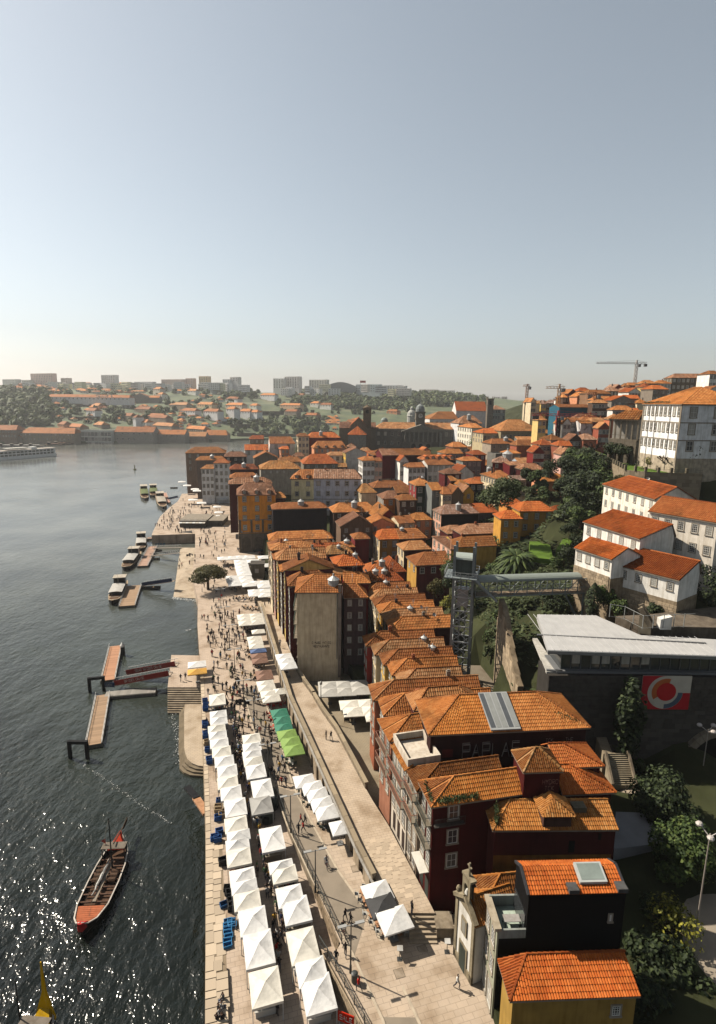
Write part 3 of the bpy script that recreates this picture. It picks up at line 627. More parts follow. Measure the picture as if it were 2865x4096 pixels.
# dark house with roof terrace and pale tiled facade
h2=AY('r',460,650,Pf.y).z-6; hr=AY('r',620,415,Pf.y).z-6
a2=R(2.5); wN=11.4; dN=3.5
ND=thing('terraced_house','dark walled house with roof terrace, skylight and pale green tiled street front','house',(Pf.x,Pf.y,6.0),a2)
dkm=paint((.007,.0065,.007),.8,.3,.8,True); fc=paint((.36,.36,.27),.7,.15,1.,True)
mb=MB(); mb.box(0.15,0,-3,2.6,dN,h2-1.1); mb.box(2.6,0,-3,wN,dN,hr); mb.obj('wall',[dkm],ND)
mb=MB(); mb.box(0,0,-1,.15,dN,h2); mb.obj('street_front',[fc],ND)
mb=MB(); mb.box(-.25,-.1,h2-.25,.35,dN+.1,h2+.05); mb.obj('cornice',[paint((.42,.36,.27),.85,.2)],ND)
mb=MB(); mb.box(.15,0,h2-1.1,2.6,.18,h2-.2); mb.box(.15,dN-.2,h2-1.1,2.6,dN,h2+.1); mb.obj('terrace_parapet',[paint((.30,.32,.30),.7,.2)],ND)
mb=MB(); mb.box(.16,.2,h2-1.09,2.58,dN-.22,h2-1.05); mb.obj('terrace_floor',[paint((.42,.5,.42),.7,.15)],ND)
mb=MB(); mb.box(2.5,.3,h2-1.05,2.6,dN-.3,h2+1.0); mb.obj('terrace_glass_door',[glassmat()],ND)
roof(ND,wN,dN,hr,('x',1.25,0,0,.9),2,.25,.42,0) if False else None
mb=MB(); V_=Vector
A0,B0,C0,D0=V_((2.6,-.12,hr)),V_((wN,-.12,hr)),V_((wN,dN*.62,hr+.8)),V_((2.6,dN*.62,hr+.8))
mb.poly([A0,B0,C0,D0],0); E0,F0=V_((wN,dN,hr+.1)),V_((2.6,dN,hr+.1)); mb.poly([D0,C0,E0,F0],0)
mb.poly([F0,E0,V_((wN,dN,hr)),V_((2.6,dN,hr))],1); mb.poly([A0,D0,F0,V_((2.6,dN,hr))],1); mb.poly([B0,V_((wN,dN,hr)),E0,C0],1)
ro=mb.obj('roof',[tilemat(2),dkm],ND); tl=tiles(None,[A0,B0,C0,D0],.25,.42,.075,skip=1)
for q_ in tl[:360]: tile_obj(ro,*q_,2)
tm=MB(); tiles(tm,[D0,C0,E0,F0],.25,.3,.075); 
tm.obj('tile_covering',[tilemat(2)],ro,kind='stuff')
tm=MB()
for q_ in tl[360:]:
    o_,e,s,n,c,l=q_; i=len(tm.v)
    for t_,lf in ((0,.03),(l,0)):
        for px,pz in PROF: tm.v.append(tuple(o_+e*(px*c)+s*t_+n*(.02+pz*.075+lf)))
    tm.f+=[(i,i+1,i+5,i+4),(i+1,i+2,i+6,i+5),(i+2,i+3,i+7,i+6),(i+3,i+2,i+1,i)]; tm.m+=[0]*4
tm.obj('upper_tiles',[tilemat(2)],ro,kind='stuff') if tm.v else None
mb=MB()
for x in (2.5,wN): mb.bar((x,-.15,hr+.08),(x,dN*.62,hr+.93),.22,.2); mb.bar((x,dN*.62,hr+.93),(x,dN,hr+.2),.22,.2)
mb.obj('verge_trim',[paint((.05,.05,.055),.6,.2)],ND)
def on_slope(x,t,up=.1): return V_((x,lerp(-.12,dN*.62,t),lerp(hr,hr+.8,t)+up))
mb=MB(); q_=[on_slope(7.4,.3,.12),on_slope(9.9,.3,.12),on_slope(9.9,1.02,.12),on_slope(7.4,1.02,.12)]; mb.hexa([p for p in q_]+[p+V_((0,-.05,.28)) for p in q_]); sk=mb.obj('skylight_frame',[metal((.5,.52,.5),.4)],ND)
mb=MB(); q_=[on_slope(7.6,.36,.44),on_slope(9.7,.36,.44),on_slope(9.7,.94,.44),on_slope(7.6,.94,.44)]; mb.poly(q_); mb.obj('skylight_pane',[paint((.28,.33,.3),.12,.2,.8,False,0,'skylight_glass',.6)],sk)
for x in (6.6,11.0): mb=MB(); mb.box(x-.45,-.2,hr+.1,x+.45,.7,hr+.5); mb.obj('roof_vent_box',[paint((.09,.09,.09),.5,.2)],ND)
for c in (0,1):
    for r_ in (0,1): put_window(ND,0,dN*(.28+.46*c),h2-2.7-r_*2.9,-math.pi/2,.85,1.75,'g',0)
for c in (0,1):
    o=put_window(ND,0,dN*(.27+.48*c),.35,-math.pi/2,1.15,2.6,'c',0); o.name='shop_window'
put_window(ND,10.2,0,hr-3.,0,.18,.7,'c',0)
tb=thing('terrace_table','grey table with chairs on the roof terrace of the dark house','table',ND.matrix_basis@V_((1.7,1.3,h2-1.05)),a2)
mb=MB(); mb.box(-.75,-.4,.7,.75,.4,.76); mb.obj('table_top',[paint((.35,.33,.31),.6,.1)],tb)
for sx in (-1,1):
    for sy in (-1,1): mb=MB(); mb.box(sx*.68-.03,sy*.34-.03,0,sx*.68+.03,sy*.34+.03,.7); mb.obj('leg',[metal(DARK)],tb)
# chapel ----------------------------------------------------------
Pb=AZ('r',240,1050,6.0); Pa=AZ('r',120,830,6.0); ach=math.atan2(Pb.y-Pa.y,Pb.x-Pa.x); Lc=(Pb-Pa).length; zt1=AY('r',130,400,Pa.y).z-6; zt2=AY('r',270,640,Pb.y).z-6
CH=thing('chapel','small white chapel with granite gable, bell arch and cross beside the dark house','chapel',(Pa.x,Pa.y,6.0),ach)
wm=paint((.75,.72,.66),.85,.15); gm=paint((.30,.25,.17),.9,.4,1.,True,.4); zt=(zt1+zt2)/2
mb=MB(); mb.hexa([(0,0,-1),(Lc,0,-1),(Lc,4.8,-1),(0,4.8,-1),(0,0,zt),(Lc,0,zt),(Lc,4.8,zt),(0,4.8,zt)]); mb.obj('wall',[wm],CH)
mb=MB(); 
for x in (-.1,Lc-.35): mb.box(x,-.1,-1,x+.45,.1,zt)
mb.box(-.1,-.1,-1,Lc+.1,.1,.9); mb.obj('granite_pilasters',[gm],CH)
mb=MB(); mb.bar((-.3,-.05,zt+.15),(Lc*.5,-.05,zt+1.6),.5,.35); mb.bar((Lc+.3,-.05,zt+.15),(Lc*.5,-.05,zt+1.6),.5,.35); mb.poly([(0,0,zt),(Lc,0,zt),(Lc*.5,0,zt+1.5)]); mb.obj('gable',[gm],CH)
mb=MB(); archbay(mb,(Lc*.5-.7,-.1),(Lc*.5+.7,-.1),zt+1.5,zt+3.6,.7,1.5,.5,True,0,1); mb.box(Lc*.5-.8,-.15,zt+3.6,Lc*.5+.8,.55,zt+3.85); mb.obj('bell_arch',[gm,paint((.1,.09,.07))],CH)
mb=MB(); mb.bar((Lc*.5,.2,zt+3.85),(Lc*.5,.2,zt+5.3),.16); mb.bar((Lc*.5-.35,.2,zt+4.9),(Lc*.5+.35,.2,zt+4.9),.13); mb.obj('cross',[gm],CH)
mb=MB(); mb.lathe([(.25,0),(.25,.3),(.12,.4),(.3,.75),(.22,1.05),(0,1.25)],(.1,.1,zt+.2),8); mb.obj('finial',[gm],CH)
mb=MB(); mb.lathe([(.3,0),(.26,.15),(.16,.45),(0,.55)],(Lc*.5,.1,zt+1.9),8); mb.obj('bell',[paint((.55,.53,.48))],CH)
mb=MB(); mb.box(Lc*.5-.75,-.12,0,Lc*.5+.75,0,3.0,0); mb.box(Lc*.5-.55,-.14,0,Lc*.5+.55,-.02,2.8,1); mb.obj('door',[gm,paint((.05,.06,.05),.6)],CH)
mb=MB(); mb.box(Lc*.5-.5,-.14,4.2,Lc*.5+.5,0,6.0,0); mb.box(Lc*.5-.3,-.16,4.4,Lc*.5+.3,-.02,5.8,1); mb.obj('window',[gm,glassmat()],CH)
roof(CH,Lc,4.8,zt,('y',1.4,0,0),1,.25,.42,0)
# red corner house and its neighbours along the upper street ------
SA=math.atan2(54-73,8.4-1.7)+math.pi/2   # street line angle
Pr=AZ('j',1070,700,SZ); zr=AY('q',480,750,Pr.y).z
RA=house('dark red corner house with mossy orange roof and iron balconies above the shopfronts',(Pr.x,Pr.y),R(12.5),10.6,3.6,SZ-1,zr-SZ+1,('x',1.5,3.0,0),(.085,.012,.011),tk=0,tile_n=300)
hR=zr-SZ+1
for zz in (hR-2.3,hR-5.3,hR-8.3): put_window(RA,2.4,0,zz,0,1.15,1.7,'c',0)
for zz in (hR-2.7,hR-5.6,hR-8.5):
    for y in (.9,2.7): put_window(RA,0,y,zz,-math.pi/2,1.0,2.1,'g',0)
def balcony(par,y0,y1,z,col=(.05,.06,.05),x=0,side='L'):
    mb=MB(); mb.box(-.75,y0,z-.14,0,y1,z); b=mb.obj('balcony',[paint((.3,.26,.2))],par); m_=metal(col); mb=MB()
    mb.bar((-.72,y0,z+1.),(-.72,y1,z+1.),.06); mb.bar((-.72,y0,z+.1),(-.72,y1,z+.1),.04)
    for e in (y0,y1): mb.bar((-.72,e,z+1.),(0,e,z+1.),.05)
    n=int((y1-y0)/.14)
    for i in range(n+1): y=y0+(y1-y0)*i/n; mb.bar((-.72,y,z),(-.72,y,z+1.),.025)
    mb.obj('railing',[m_],b)
balcony(RA,.1,3.5,hR-2.8); balcony(RA,.1,3.5,hR-5.7)
m_=MB(); m_.box(-1.1,.3,hR-8.9,0,3.4,hR-8.8); m_.obj('awning',[fabric((.7,.66,.58))],RA)
for y in (.9,2.7): m_=MB(); m_.box(-.04,y-.55,.9,0,y+.55,3.3); m_.obj('shop_door',[paint((.04,.05,.045),.5)],RA)
m_=MB(); m_.box(.15,-.5,hR-2.75,3.6,0,hR-2.6); b_=m_.obj('balcony',[paint((.1,.09,.08))],RA); m_=MB(); m_.bar((.15,-.48,hR-1.7),(3.6,-.48,hR-1.7),.05)
for i in range(24): m_.bar((.15+i*.15,-.48,hR-2.7),(.15+i*.15,-.48,hR-1.7),.025)
m_.obj('railing',[metal((.03,.03,.03))],b_)
u_=Vector((-math.sin(R(17)),math.cos(R(17)),0)); vR=Vector((math.cos(R(12.5)),math.sin(R(12.5)),0))
Pq=Pr+u_*3.75
RB=house('narrow orange roofed house wedged behind the red corner house on the upper street',(Pq.x-.05,Pq.y),R(13),10.4,3.4,SZ-1,hR-.8,('x',1.4,3.,0),(.35,.27,.2),tk=1,L=(2,4,.95,2.0,2.8,'g'))
for zz in (hR-2.6,hR-5.4): balcony(RB,.1,3.3,zz,(.30,.12,.07))
for y in (.6,1.7,2.8): m_=MB(); m_.box(-.04,y-.45,.9,0,y+.45,3.4); m_.obj('shop_door',[paint((.05,.035,.03),.6)],RB)
Ps=Pq+u_*3.5
RC=house('tall street house with roof terrace below the graffiti wall',(Ps.x,Ps.y),R(15),4.2,5.6,SZ-1,hR-.6,('flat',1.0),(.48,.42,.35),L=(3,3,.9,2.1,2.9,'g'))
for zz in (hR-3.4,hR-6.2): balcony(RC,.1,5.5,zz,(.33,.10,.06))
for y in (.8,2.5,4.2): m_=MB(); m_.box(-.04,y-.45,.9,0,y+.45,3.4); m_.obj('shop_door',[paint((.05,.035,.03),.6)],RC)
m_=MB(); A0,B0,C0,D0=[V_(p) for p in ((-.45,-.2,hR-1.),(.7,-.2,hR-.3),(.7,5.2,hR-.3),(-.45,5.2,hR-1.))]; m_.poly([A0,B0,C0,D0]); ro=m_.obj('eave_roof',[tilemat(1)],RC); m_=MB(); tiles(m_,[A0,B0,C0,D0],.25,.42,.075); m_.obj('tile_covering',[tilemat(1)],ro,kind='stuff')
Pt=Ps+u_*5.7
RD=house('street corner house with low yellow-orange hip roof and dormer beside the courtyard',(Pt.x,Pt.y),R(15),7.5,4.6,SZ-1,hR-.4,('x',1.6,3.4,2.),(.36,.16,.1),tk=0,L=(2,3,.9,2.0,2.9,'g'))
for zz in (hR-2.9,hR-5.8): balcony(RD,.1,4.5,zz,(.30,.13,.08))
# graffiti house
zg=22.0; Pg=AZ('q',460,345,zg); Qg=AZ('q',1400,300,zg); ag=math.atan2(Qg.y-Pg.y,Qg.x-Pg.x)
GH=house('long house with wide orange hip roof, big skylight and graffiti covered dark wall',(Pg.x+.3,Pg.y+.3),ag,(Qg-Pg).length-.6,7.6,zg-15,15,('x',2.5,4.6,5.0,.55),(.045,.018,.017),tk=0,tile_n=300)
wG=(Qg-Pg).length-.6
def gslope(x,t,up): return V_((x,lerp(-.38,7.6*.55,t),15+lerp(-.15,2.5,t)+up))
mb=MB(); q_=[gslope(wG*.375,.02,.1),gslope(wG*.565,.02,.1),gslope(wG*.545,1.0,.12),gslope(wG*.355,1.0,.12)]; mb.hexa([p for p in q_]+[p+V_((0,-.06,.2)) for p in q_]); sk=mb.obj('skylight_frame',[metal((.45,.46,.45),.4)],GH)
for i in range(5):
    mb=MB(); f0,f1=i/5+.02,(i+1)/5-.02; P_=lambda f,t: gslope(lerp(lerp(wG*.375,wG*.565,f),lerp(wG*.355,wG*.545,f),t),lerp(.06,.96,t),.36); mb.poly([P_(f0,0),P_(f1,0),P_(f1,1),P_(f0,1)]); mb.obj('skylight_pane',[paint((.36,.37,.35) if i not in (0,3) else (.12,.13,.14),.25,.15,.9,False,0,'skylight_sheet',.5)],sk)
def strokes(par,lines,ox,oz,sc,col,wd,y=-.02,name='graffiti'):
    mb=MB()
    for ln in lines:
        for a,b in zip(ln,ln[1:]): mb.bar((ox+a[0]*sc,y,oz+a[1]*sc),(ox+b[0]*sc,y,oz+b[1]*sc),.012,wd)
    return mb.obj(name,[paint(col,.8,.2,2.,False)],par)
LET={'P':[[(0,0),(0,2),(1,2),(1,1),(0,1)]],'A':[[(0,0),(.5,2),(1,0)],[(.25,.8),(.75,.8)]],'H':[[(0,0),(0,2)],[(1,0),(1,2)],[(0,1),(1,1)]],'Y':[[(0,2),(.5,1),(1,2)],[(.5,1),(.5,0)]],'D':[[(0,0),(0,2),(.7,2),(1,1.5),(1,.5),(.7,0),(0,0)]],'R':[[(0,0),(0,2),(1,2),(1,1),(0,1),(1,0)]],'O':[[(0,.3),(0,1.7),(.3,2),(.7,2),(1,1.7),(1,.3),(.7,0),(.3,0),(0,.3)]],'T':[[(0,2),(1,2)],[(.5,2),(.5,0)]],'C':[[(1,2),(.2,2),(0,1.5),(0,.5),(.2,0),(1,0)]],'K':[[(0,0),(0,2)],[(1,2),(0,1),(1,0)]],'S':[[(1,2),(0,2),(0,1),(1,1),(1,0),(0,0)]],'I':[[(.5,0),(.5,2)]],'W':[[(0,2),(.25,0),(.5,1.2),(.75,0),(1,2)]],'L':[[(0,2),(0,0),(1,0)]],'B':[[(0,0),(0,2),(.8,2),(.8,1.1),(0,1.1),(1,1.1),(1,0),(0,0)]],'E':[[(1,2),(0,2),(0,0),(1,0)],[(0,1),(.8,1)]],'G':[[(1,1.7),(.7,2),(.2,2),(0,1.5),(0,.5),(.2,0),(1,0),(1,1),(.6,1)]],'U':[[(0,2),(0,.3),(.3,0),(.7,0),(1,.3),(1,2)]],'N':[[(0,0),(0,2),(1,0),(1,2)]],'M':[[(0,0),(0,2),(.5,1),(1,2),(1,0)]],'Z':[[(0,2),(1,2),(0,0),(1,0)]],'V':[[(0,2),(.5,0),(1,2)]],'2':[[(0,2),(1,2),(1,1),(0,1),(0,0),(1,0)]],'0':[[(0,0),(0,2),(1,2),(1,0),(0,0)]],'4':[[(0,2),(0,1),(1,1)],[(1,2),(1,0)]],' ':[],"'":[[(.5,2),(.4,1.6)]],'-':[[(0,1),(1,1)]],'X':[[(0,0),(1,2)],[(0,2),(1,0)]]}
def write(par,txt,x,z,h,col,wd,gap=1.45,y=-.02,name='lettering'):
    ls=[]
    for i,c in enumerate(txt): ls+=[[(p[0]+i*gap,p[1]) for p in l] for l in LET.get(c,[])]
    return strokes(par,ls,x,z,h/2,col,wd,y,name)
write(GH,'PAPLAS',4.1,11.3,1.9,(.42,.38,.34),.34,1.35,-.02,'graffiti_lettering'); write(GH,'PAPLAS',4.15,11.35,1.9,(.03,.02,.02),.12,1.35,-.04,'graffiti_outline')
write(GH,'WILD O',wG*.72,11.2,1.3,(.40,.36,.32),.2,1.25,-.02,'graffiti_lettering'); write(GH,'TCK',wG*.74,12.9,.5,(.3,.25,.22),.07,1.4,-.02,'graffiti_tag'); write(GH,'THE',wG*.87,12.9,.5,(.3,.25,.22),.07,1.4,-.02,'graffiti_tag')
mb=MB(); mb.box(1.5,-.02,11.5,2.9,-.005,12.6); mb.obj('graffiti_patch',[paint((.20,.035,.03),.8,.3)],GH)
# red tower with pyramid roof, tag on its front
Yt=AZ('q',1015,675,zr).y-.6; Pw=AY('q',1022,556,Yt); Qw=AZ('q',1232,552,Pw.z)
TW=house('small red roof tower with pyramid tile roof and a painted tag',(Pw.x,Pw.y),R(4),(Qw-Pw).length,3.4,Pw.z-4.5,4.5,('x',1.5,1.7,1.9),(.08,.012,.011),tk=1,lan=())
write(TW,'HYDRO',(Qw-Pw).length*.52,2.7,.55,(.42,.22,.17),.06,1.35,-.02,'graffiti_tag'); write(TW,'TCK',(Qw-Pw).length*.6,1.95,.5,(.42,.22,.17),.06,1.5,-.02,'graffiti_tag')
Pe=AZ('q',1242,682,19.2); Qe=AZ('q',1560,690,19.2)
house('orange hip roofed rear house beside the stone stairway, front slope half in shadow',(Pe.x,Pe.y),R(5),(Qe-Pe).length-.3,4.2,19.2-12,12,('x',1.6,0,4.0,.6),MAR,tk=2)
Pe=AZ('q',1215,548,20.6); Qe=AZ('q',1490,560,20.6)
house('orange roofed house just behind the red roof tower',(Pe.x,Pe.y+.6),R(5),(Qe-Pe).length,3.8,20.6-12,12,('x',1.3,0,3.6,.6),MAR,tk=2)
# dilapidated red house with dormer tower
zf=18.0; Pd=AZ('q',850,890,zf); Qd=AZ('q',1555,885,zf); wd_=(Qd-Pd).length
DH=house('peeling dark red house with patched orange roof, weeds and a boxy dormer',(Pd.x,Pd.y),math.atan2(Qd.y-Pd.y,Qd.x-Pd.x),wd_,2.7,zf-12,12,('x',1.2,2.2,0,.96),(.085,.018,.017),tk=1,tile_n=300)
mb=MB(); mb.box(-.03,-.04,-3,wd_-.2,0,8.6); mb.obj('orange_lower_wall',[paint((.24,.11,.025),.9,.35)],DH)
mb=MB(); mb.box(wd_*.39,-.12,11.8,wd_*.62,2.3,13.5); dm=mb.obj('dormer',[paint((.10,.05,.04),.9,.3)],DH)
x0,x1=wd_*.37,wd_*.64; zz=13.5; apx=V_(((x0+x1)/2-.2,1.0,zz+1.2)); apb=V_(((x0+x1)/2-.2,2.0,zz+1.2)); c4=[V_((x0,-.4,zz)),V_((x1,-.4,zz)),V_((x1,2.6,zz)),V_((x0,2.6,zz))]
mb=MB(); tm=MB()
for pl in ([c4[0],c4[1],apx],[c4[1],c4[2],apb,apx],[c4[3],c4[0],apx,apb]): mb.poly(pl); tiles(tm,pl,.25,.42,.075)
r_=mb.obj('dormer_roof',[tilemat(1)],dm); tm.obj('dormer_tiles',[tilemat(1)],dm,kind='stuff')
mb=MB()
for i in range(12): mb.box(wd_*.68+i*.12,1.2,12.6,wd_*.68+i*.12+.07,2.3,13.3)
mb.obj('corrugated_patch',[paint((.2,.18,.13),.6,.2)],DH)
mb=MB(); mb.box(wd_*.62,-.03,8.9,wd_*.67,0,10.3); mb.box(wd_*.86,-.03,10.4,wd_*.885,0,11.2); mb.obj('wall_opening',[paint((.01,.008,.008))],DH)
# small mossy roof between the chapel and the dark house
Pm=AY('r',300,300,50.2)
house('low mossy tiled roof hidden behind the chapel',(13.3,48.2),R(8),5.4,2.6,6,7.6,('x',1.4,1.8,1.),MAR,tk=1)
# ---------------------------------------------------------------- row houses above the courtyard: stepped orange roofs
ROW=[(5.2,107.2,16.0,'red'),(6.7,103.2,17.4,'cream'),(8.1,99.0,18.4,'yellow'),(9.3,95.1,18.6,'yellow'),(10.4,91.2,18.6,'ochre')]
cols={'red':(.36,.05,.035),'cream':(.55,.46,.3),'yellow':(.55,.36,.1),'ochre':(.5,.3,.08),'orange':(.38,.13,.07),'white':WHI,'maroon':MAR,'grey':GRY}
names=['furthest','second','middle','fourth','nearest']
for i,(xr_,yr_,xe,cn) in enumerate(ROW):
    dd=4.15; P0=(xr_-3.0+.1*i,yr_-dd/2); h_=10.5+.0
    house('%s fronted terrace house, %s of the five stepped orange roofs left of the lift tower'%(cn,names[i]),P0,R(8),xe-P0[0],dd,14.9-10.5,10.5,('x',1.75,2.9,0),cols[cn],tk=0,L=(2,3,.95,1.7,2.9,'g'),Rr=None,lan=[(.72,.5,.8)] if i in (1,2) else (),chim=1 if i in (0,3) else 0)
for i,(xr_,yr_,xe,cn) in enumerate([(6.2,82.8,20.0,'orange'),(7.6,78.6,21.0,'white')]):
    house('%s fronted house with tall tiled roof, %s of the pair above the courtyard parasols'%(cn,('farther','nearer')[i]),(xr_-3.2,yr_-2.1),R(8),xe-xr_+3.2,4.2,17-11.5,11.5,('x',1.8,3.3,0),cols[cn],tk=0,L=(2,3,.95,1.7,2.9,'g'),chim=1)
Pz=AZ('c',1180,1240,19.5)
house('square orange hip roof in front of the terrace rows with a bare brown patch',(8.6,74.6),R(10),9.5,4.0,7,12,('x',1.9,2.3,2.5),MAR,tk=0)
# upper stepped row behind
for i in range(6):
    t_=i/5.; xr_=lerp(5.7,10.4,t_); yr_=lerp(138.9,115.6,t_); xe=lerp(14.0,21.1,t_)
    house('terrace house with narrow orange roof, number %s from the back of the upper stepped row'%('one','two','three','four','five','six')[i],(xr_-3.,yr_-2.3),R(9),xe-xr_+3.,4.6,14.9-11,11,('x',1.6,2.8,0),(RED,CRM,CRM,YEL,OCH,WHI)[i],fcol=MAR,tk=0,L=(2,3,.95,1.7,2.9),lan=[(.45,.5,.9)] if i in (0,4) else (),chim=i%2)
# tall blank beige gable building
BP=AZ('g',1240,1200,SZ); bz=24.1; bw=8.9
BG=house('tall blank beige gable wall building with restaurant lettering and zinc roof lantern',(BP.x,BP.y),R(3),bw,9,SZ,bz-SZ,('x',2.2,3.4,0),(.62,.5,.34),tk=0,L=(4,5,.95,1.8,3.0,'g'))
lantern(BG,bw*.83,2.2,bz-SZ+1.2,1.5)
mb=MB(); mb.box(bw-.5,-.35,-2,bw+.1,0,bz-SZ+1.6); mb.obj('stone_pilaster',[paint((.3,.24,.2),.9,.3)],BG)
mb=MB(); mb.tube((bw-.75,-.08,2),(bw-.75,-.08,bz-SZ),.08,None,6); mb.obj('drainpipe',[metal((.12,.13,.14))],BG)
for zz,lb in ((5.4,'O MURO ANTIGO'),(4.6,'RESTAURANTE')): write(BG,lb,3.0 if zz>5 else 3.35,zz,.45,(.03,.025,.02),.07,1.35,-.02)
for zz in (bz-SZ-4,bz-SZ-7.,bz-SZ-10): balcony(BG,.2,8.8,zz,(.06,.1,.08))
WG=house('purple-brown wing with five rows of small white windows beside the beige gable',(BP.x+bw+.6,BP.y+3.4),R(5),4.6,8,SZ-3,21.9-SZ+3,('x',1.6,0,1.8),(.13,.085,.085),tk=0,F=(2,5,.75,1.25,2.75,'g'))
house('red upper roof behind the purple-brown wing',(BP.x+bw+.4,BP.y+8.6),R(5),5.4,5,SZ,23.4-SZ,('x',1.5,0,2.),RED,tk=0,chim=1)
# houses along the upper street behind the beige building
for i,(dy,cn,hh_) in enumerate([(9.2,(.5,.5,.52),22.6),(15.4,(.58,.42,.14),24.0),(20.6,(.55,.52,.48),22.4),(26.5,(.6,.4,.12),23.6),(32,(.45,.25,.2),22.2),(37.5,CRM,23.2)]):
    p=Vector((BP.x,BP.y,0))+Vector((-math.sin(R(16.3)),math.cos(R(16.3)),0))*dy
    house('tall narrow riverside house, number %s behind the beige gable, with %s front'%(('one','two','three','four','five','six')[i],('blue-grey','yellow','pale grey','golden','brick pink','cream')[i]),(p.x,p.y),R(9+i),(9,11,8.5,12,9.5,11)[i],5.6,SZ-1.5,hh_-SZ+1.5,[('x',2.2,3,2.5),('y',2.4,0,0),('x',1.5,3.6,2),('x',1.9,2.4,0),('y',2.,2.5,0),('x',1.4,4,3)][i],cn,tk=0,L=(2,5,.95,1.8,2.9,'g'),chim=1,fcol=(MAR,(.14,.035,.04),MAR,BRN,MAR,MAR)[i])
